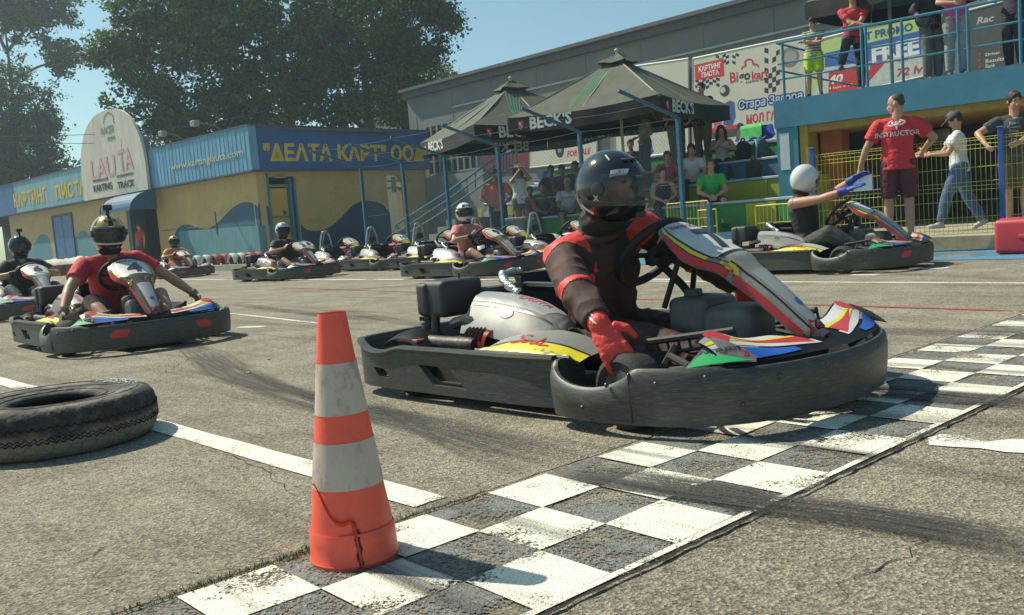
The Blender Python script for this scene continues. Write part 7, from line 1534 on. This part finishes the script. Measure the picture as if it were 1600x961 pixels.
# tyre and sandbag wall, far left
e0 = V3((0, 0, 0)); wy = 43
L0, L1 = D(-20, 420, wy), D(146, 420, wy - 4); L0.z = L1.z = 0; se = empty('track_edge_wall', 'low red tyre wall with a crumpled white sheet on top, far left', 'barrier', L0)
bm = bm_(); dl = (L1 - L0); kk = int(dl.length / .55)
for i in range(kk):
    p_ = dl * ((i + .5) / kk); lathe(bm, [(.27, 0), (.3, .05), (.3, .2), (.27, .25)], 14, c=p_); lathe(bm, [(.27, .26), (.3, .31), (.3, .46), (.27, .5)], 14, c=p_ + V3((.03 * math.sin(i * 3), 0, 0)))
obj('tyre_stack', bm, M('dull_red_tyre', (.22, .05, .04), .8, var=.3, scale=3), se, smooth=True)
bm = bm_(); rows = []
for i in range(60): p_ = dl * (.45 + .55 * i / 59); rows.append([p_ + V3((0, .38 * math.cos(a), .48 + (.26 + .10 * noise.noise(V3((i * .35, a, 0)))) * math.sin(a) + .03 * noise.noise(V3((i * .2, 3, 0))))) for a in [j / 8 * math.pi for j in range(9)]])
grid(bm, rows); obj('white_sheet', bm, C_((.60, .58, .50), .9, bump=.4), se, smooth='all')
# overhead wires and lamp cable
for ya, yb, lab in ((214, 150, 'upper thin overhead wire crossing the sky in front of the trees'), (222, 178, 'lower thin overhead wire crossing the sky in front of the trees')):
    A = D(-40, ya, 36); B = D(560, yb - 22, 52); bm = bm_(); tube(bm, [A.lerp(B, i / 20) - V3((0, 0, .9 * math.sin(math.pi * i / 20))) - A for i in range(21)], .012, 4); o = obj('overhead_wire', bm, C_((.12, .12, .13), .6), None, loc=A); tag(o, lab, 'wire')
# ================================================================ TREES
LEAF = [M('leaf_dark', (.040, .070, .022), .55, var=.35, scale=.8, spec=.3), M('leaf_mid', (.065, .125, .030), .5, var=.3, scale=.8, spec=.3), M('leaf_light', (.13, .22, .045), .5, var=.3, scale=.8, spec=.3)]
for m_ in LEAF:
    n_, l_ = nodes(m_); b_ = n_["Principled BSDF"]; tr_ = n_.new("ShaderNodeBsdfTranslucent"); l_.new(b_.inputs["Base Color"].links[0].from_socket, tr_.inputs[0]); mx_ = n_.new("ShaderNodeMixShader"); mx_.inputs[0].default_value = .3; l_.new(b_.outputs[0], mx_.inputs[1]); l_.new(tr_.outputs[0], mx_.inputs[2]); l_.new(mx_.outputs[0], n_["Material Output"].inputs[0])
BARK = M('bark', (.10, .075, .05), .9, var=.3, scale=4, bump=.8, bscale=14)
def tree(base, h, trunk_h, blobs, label, seed, leaf=.22, dens=1.0, tr=.35, lightp=.25, cat='tree', droop=.35, group='trees behind the karting kiosk'):
    """blobs: (dx, dy, z, rx, ry, rz) crown masses; each filled with twigs ending in leaf clumps"""
    rnd = random.Random(seed); e = empty('leafy_tree', label, cat, base, 0, group); bm = bm_()
    top = V3((rnd.uniform(-.4, .4), 0, h * .8)); tube(bm, smoothpath([(0, 0, 0), (.1, 0, trunk_h), (top.x * .6, .1, h * .55), top], 4), [tr * (1 - .85 * i / 12) for i in range(13)], 10)
    cl = bm_()
    def leafq(p, s, mi):
        a = rnd.uniform(0, 6.28); el = rnd.uniform(-1.0, 1.1); d = V3((math.cos(a) * math.cos(el), math.sin(a) * math.cos(el), math.sin(el) - droop)).normalized(); u = d.cross(V3((rnd.uniform(-1, 1), rnd.uniform(-1, 1), rnd.uniform(-1, 1)))).normalized() * s * rnd.uniform(.22, .4); d = d * s
        f = cl.faces.new([cl.verts.new(p), cl.verts.new(p + d * .5 + u), cl.verts.new(p + d), cl.verts.new(p + d * .5 - u)]); f.material_index = mi
    for (dx, dy, z, rx, ry, rz) in blobs:
        c = V3((dx, dy, z)); a0 = V3((top.x * .5 * min(1, z / h), 0, max(trunk_h * .8, z - rz * 1.1))); tube(bm, smoothpath([a0, (a0 + c) / 2 + V3((rnd.uniform(-.4, .4), rnd.uniform(-.4, .4), .3)), c], 3), [tr * .42, tr * .38, tr * .34, tr * .28, tr * .22, tr * .16, tr * .1], 7)
        n = int(46 * rx * rz * dens)
        for _ in range(n):
            v = V3((rnd.gauss(0, 1), rnd.gauss(0, 1), rnd.gauss(0, 1))).normalized(); rr_ = rnd.random() ** .42 * (1 + .28 * noise.noise(v * 2.3 + V3((seed, dx, z)))); p = c + V3((v.x * rx * rr_, v.y * ry * rr_, v.z * rz * rr_))
            if noise.noise(p * .55 + V3((seed * 7, 0, 0))) < -.16: continue
            if rnd.random() < .05: tube(bm, [c.lerp(p, .2), c.lerp(p, .65) + V3((0, 0, -.1)), p], [.05, .03, .012], 5)
            mi = 2 if rnd.random() < lightp * (1.6 if v.z > .2 else .6) else (1 if rnd.random() < .5 else 0); cs_ = rnd.uniform(.3, .62)  # paler leaves favour the upper side: sunlit look put into the leaf colour
            for _2 in range(rnd.randint(24, 36)):
                o_ = V3((rnd.gauss(0, 1), rnd.gauss(0, 1), rnd.gauss(0, .7))) * cs_ * .5; leafq(p + o_, leaf * rnd.uniform(.42, .88), mi if rnd.random() < .75 else rnd.randint(0, 1))
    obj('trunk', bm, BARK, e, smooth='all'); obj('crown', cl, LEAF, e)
def tb(px_, Z): q = D(px_, 350, Z); return V3((q.x, q.y, 0))
def zat(px_, y, Z): return D(px_, y, Z).z
# main group: positions given by where the crowns stand, metres
tree(tb(470, 50), 17, 4, [(-3.6, 0, 11.5, 3.6, 3, 3.2), (-6.6, .5, 13.2, 3.0, 2.6, 2.8), (-7.2, 0, 9.4, 2.4, 2.2, 2.0), (-1.2, 0, 14.5, 3.6, 3, 3.0), (-2.8, .5, 8.0, 3.4, 2.6, 2.4), (-9.0, 0, 11.4, 1.7, 1.6, 1.3), (1.5, 0, 11.0, 2.8, 2.6, 2.8), (-5, 0, 16.2, 3.6, 2.6, 2.4), (-6.2, 0, 6.9, 2.1, 1.6, 1.5)], 'tall dense tree rising behind the light blue website fascia', 11, leaf=.36, lightp=.34)
tree(tb(590, 48), 18, 4, [(0, 0, 11.0, 3.0, 2.6, 3.0), (-2.6, 0, 8.4, 2.4, 2.2, 2.2), (2.2, 0, 14.4, 2.8, 2.4, 2.4), (-1.0, 0, 14.8, 3.0, 2.6, 2.6), (1.9, 0, 9.6, 2.1, 1.8, 1.7), (-.4, 0, 7.0, 2.0, 1.8, 1.2)], 'tree with a visible trunk behind the blue fascia with gold letters', 12, leaf=.33, lightp=.14)
tree(tb(650, 46), 14, 4, [(0, 0, 10.8, 2.3, 2, 1.8), (1.5, 0, 11.4, 1.6, 1.3, 1.0), (2.4, 0, 10.9, .9, .9, .7), (.9, 0, 9.2, 1.3, 1.2, .8), (2.0, 0, 9.7, .7, .7, .5), (-.6, 0, 8.2, 1.5, 1.3, 1.1), (-.3, 0, 6.7, 1.2, 1.1, .9), (.3, 0, 13, 2.8, 2, 1.3), (1.1, 0, 7.6, .6, .6, .5)], 'feathery tree whose branches droop over the dark end of the grey hall', 13, leaf=.26, dens=1.6, lightp=.12)
tree(tb(30, 68), 17, 3, [(0, 0, 11.8, 3.7, 3.2, 4.3), (-2.2, 0, 7.6, 5.1, 3.4, 4.2), (1.8, 0, 6.8, 3.1, 3, 3.6), (-3.5, 0, 14.5, 3.2, 3.0, 2.6), (2.1, 0, 10.6, 2.0, 2.0, 2.3)], 'dark dense tree at the far left edge beside the white arch', 14, leaf=.34, dens=.9, lightp=.05)
tree(tb(40, 76), 25, 8, [(-.5, 0, 21.8, 4.2, 3.6, 3.5), (3.2, 0, 20.2, 3.2, 2.8, 2.3), (4.9, 0, 16.9, 2.0, 1.8, 1.4), (-4.6, 0, 18.4, 3.6, 3.2, 3.5), (5.2, 0, 23.0, 2.8, 2.5, 2.2)], 'taller open tree behind the dark one at the upper left', 15, leaf=.42, dens=.7, lightp=.16)
tree(tb(705, 62), 11.8, 4, [(0, 0, 10.9, 1.2, 1.2, .8), (-1.3, 0, 10.0, 1.2, 1.1, .8)], 'small distant treetop peeping over the hall roof', 16, leaf=.3, lightp=.5)
# plain pale block of flats far behind the trees
fb = empty('distant_building', 'pale building glimpsed through the gap beside the tree trunks', 'building', D(600, 300, 75)); fb.location.z = 0
bm = bm_(); box(bm, (1.2, 0, 6.0), (5.2, 4, 12.0)); obj('wall', bm, C_((.45, .42, .32), .9), fb)
for i in range(3):
    for j in range(3): bm = bm_(); box(bm, (-.4 + i * 1.7, -2.01, 4.5 + j * 2.6), (.8, .06, 1.2)); obj('window', bm, C_((.05, .06, .07), .3), fb)
# ================================================================ HAZE
bm = bm_(); box(bm, (0, 45, 14), (190, 120, 30))
hz = obj('haze', bm, None); tag(hz, kind='stuff'); hz['label'] = 'thin haze added in the air to lift the dark distance'; hz['category'] = 'haze'
hm_ = bpy.data.materials.new('thin_haze'); hm_.use_nodes = True; n_ = hm_.node_tree.nodes; n_.remove(n_["Principled BSDF"]); pv = n_.new("ShaderNodeVolumePrincipled"); pv.inputs["Color"].default_value = (.72, .92, 1, 1); pv.inputs["Density"].default_value = .0013; pv.inputs["Anisotropy"].default_value = .35  # volume added to lift the dark tones of the distant trees
hm_.node_tree.links.new(pv.outputs[0], n_["Material Output"].inputs["Volume"]); hz.data.materials.append(hm_)
bpy.data.scenes.remove(WORK)
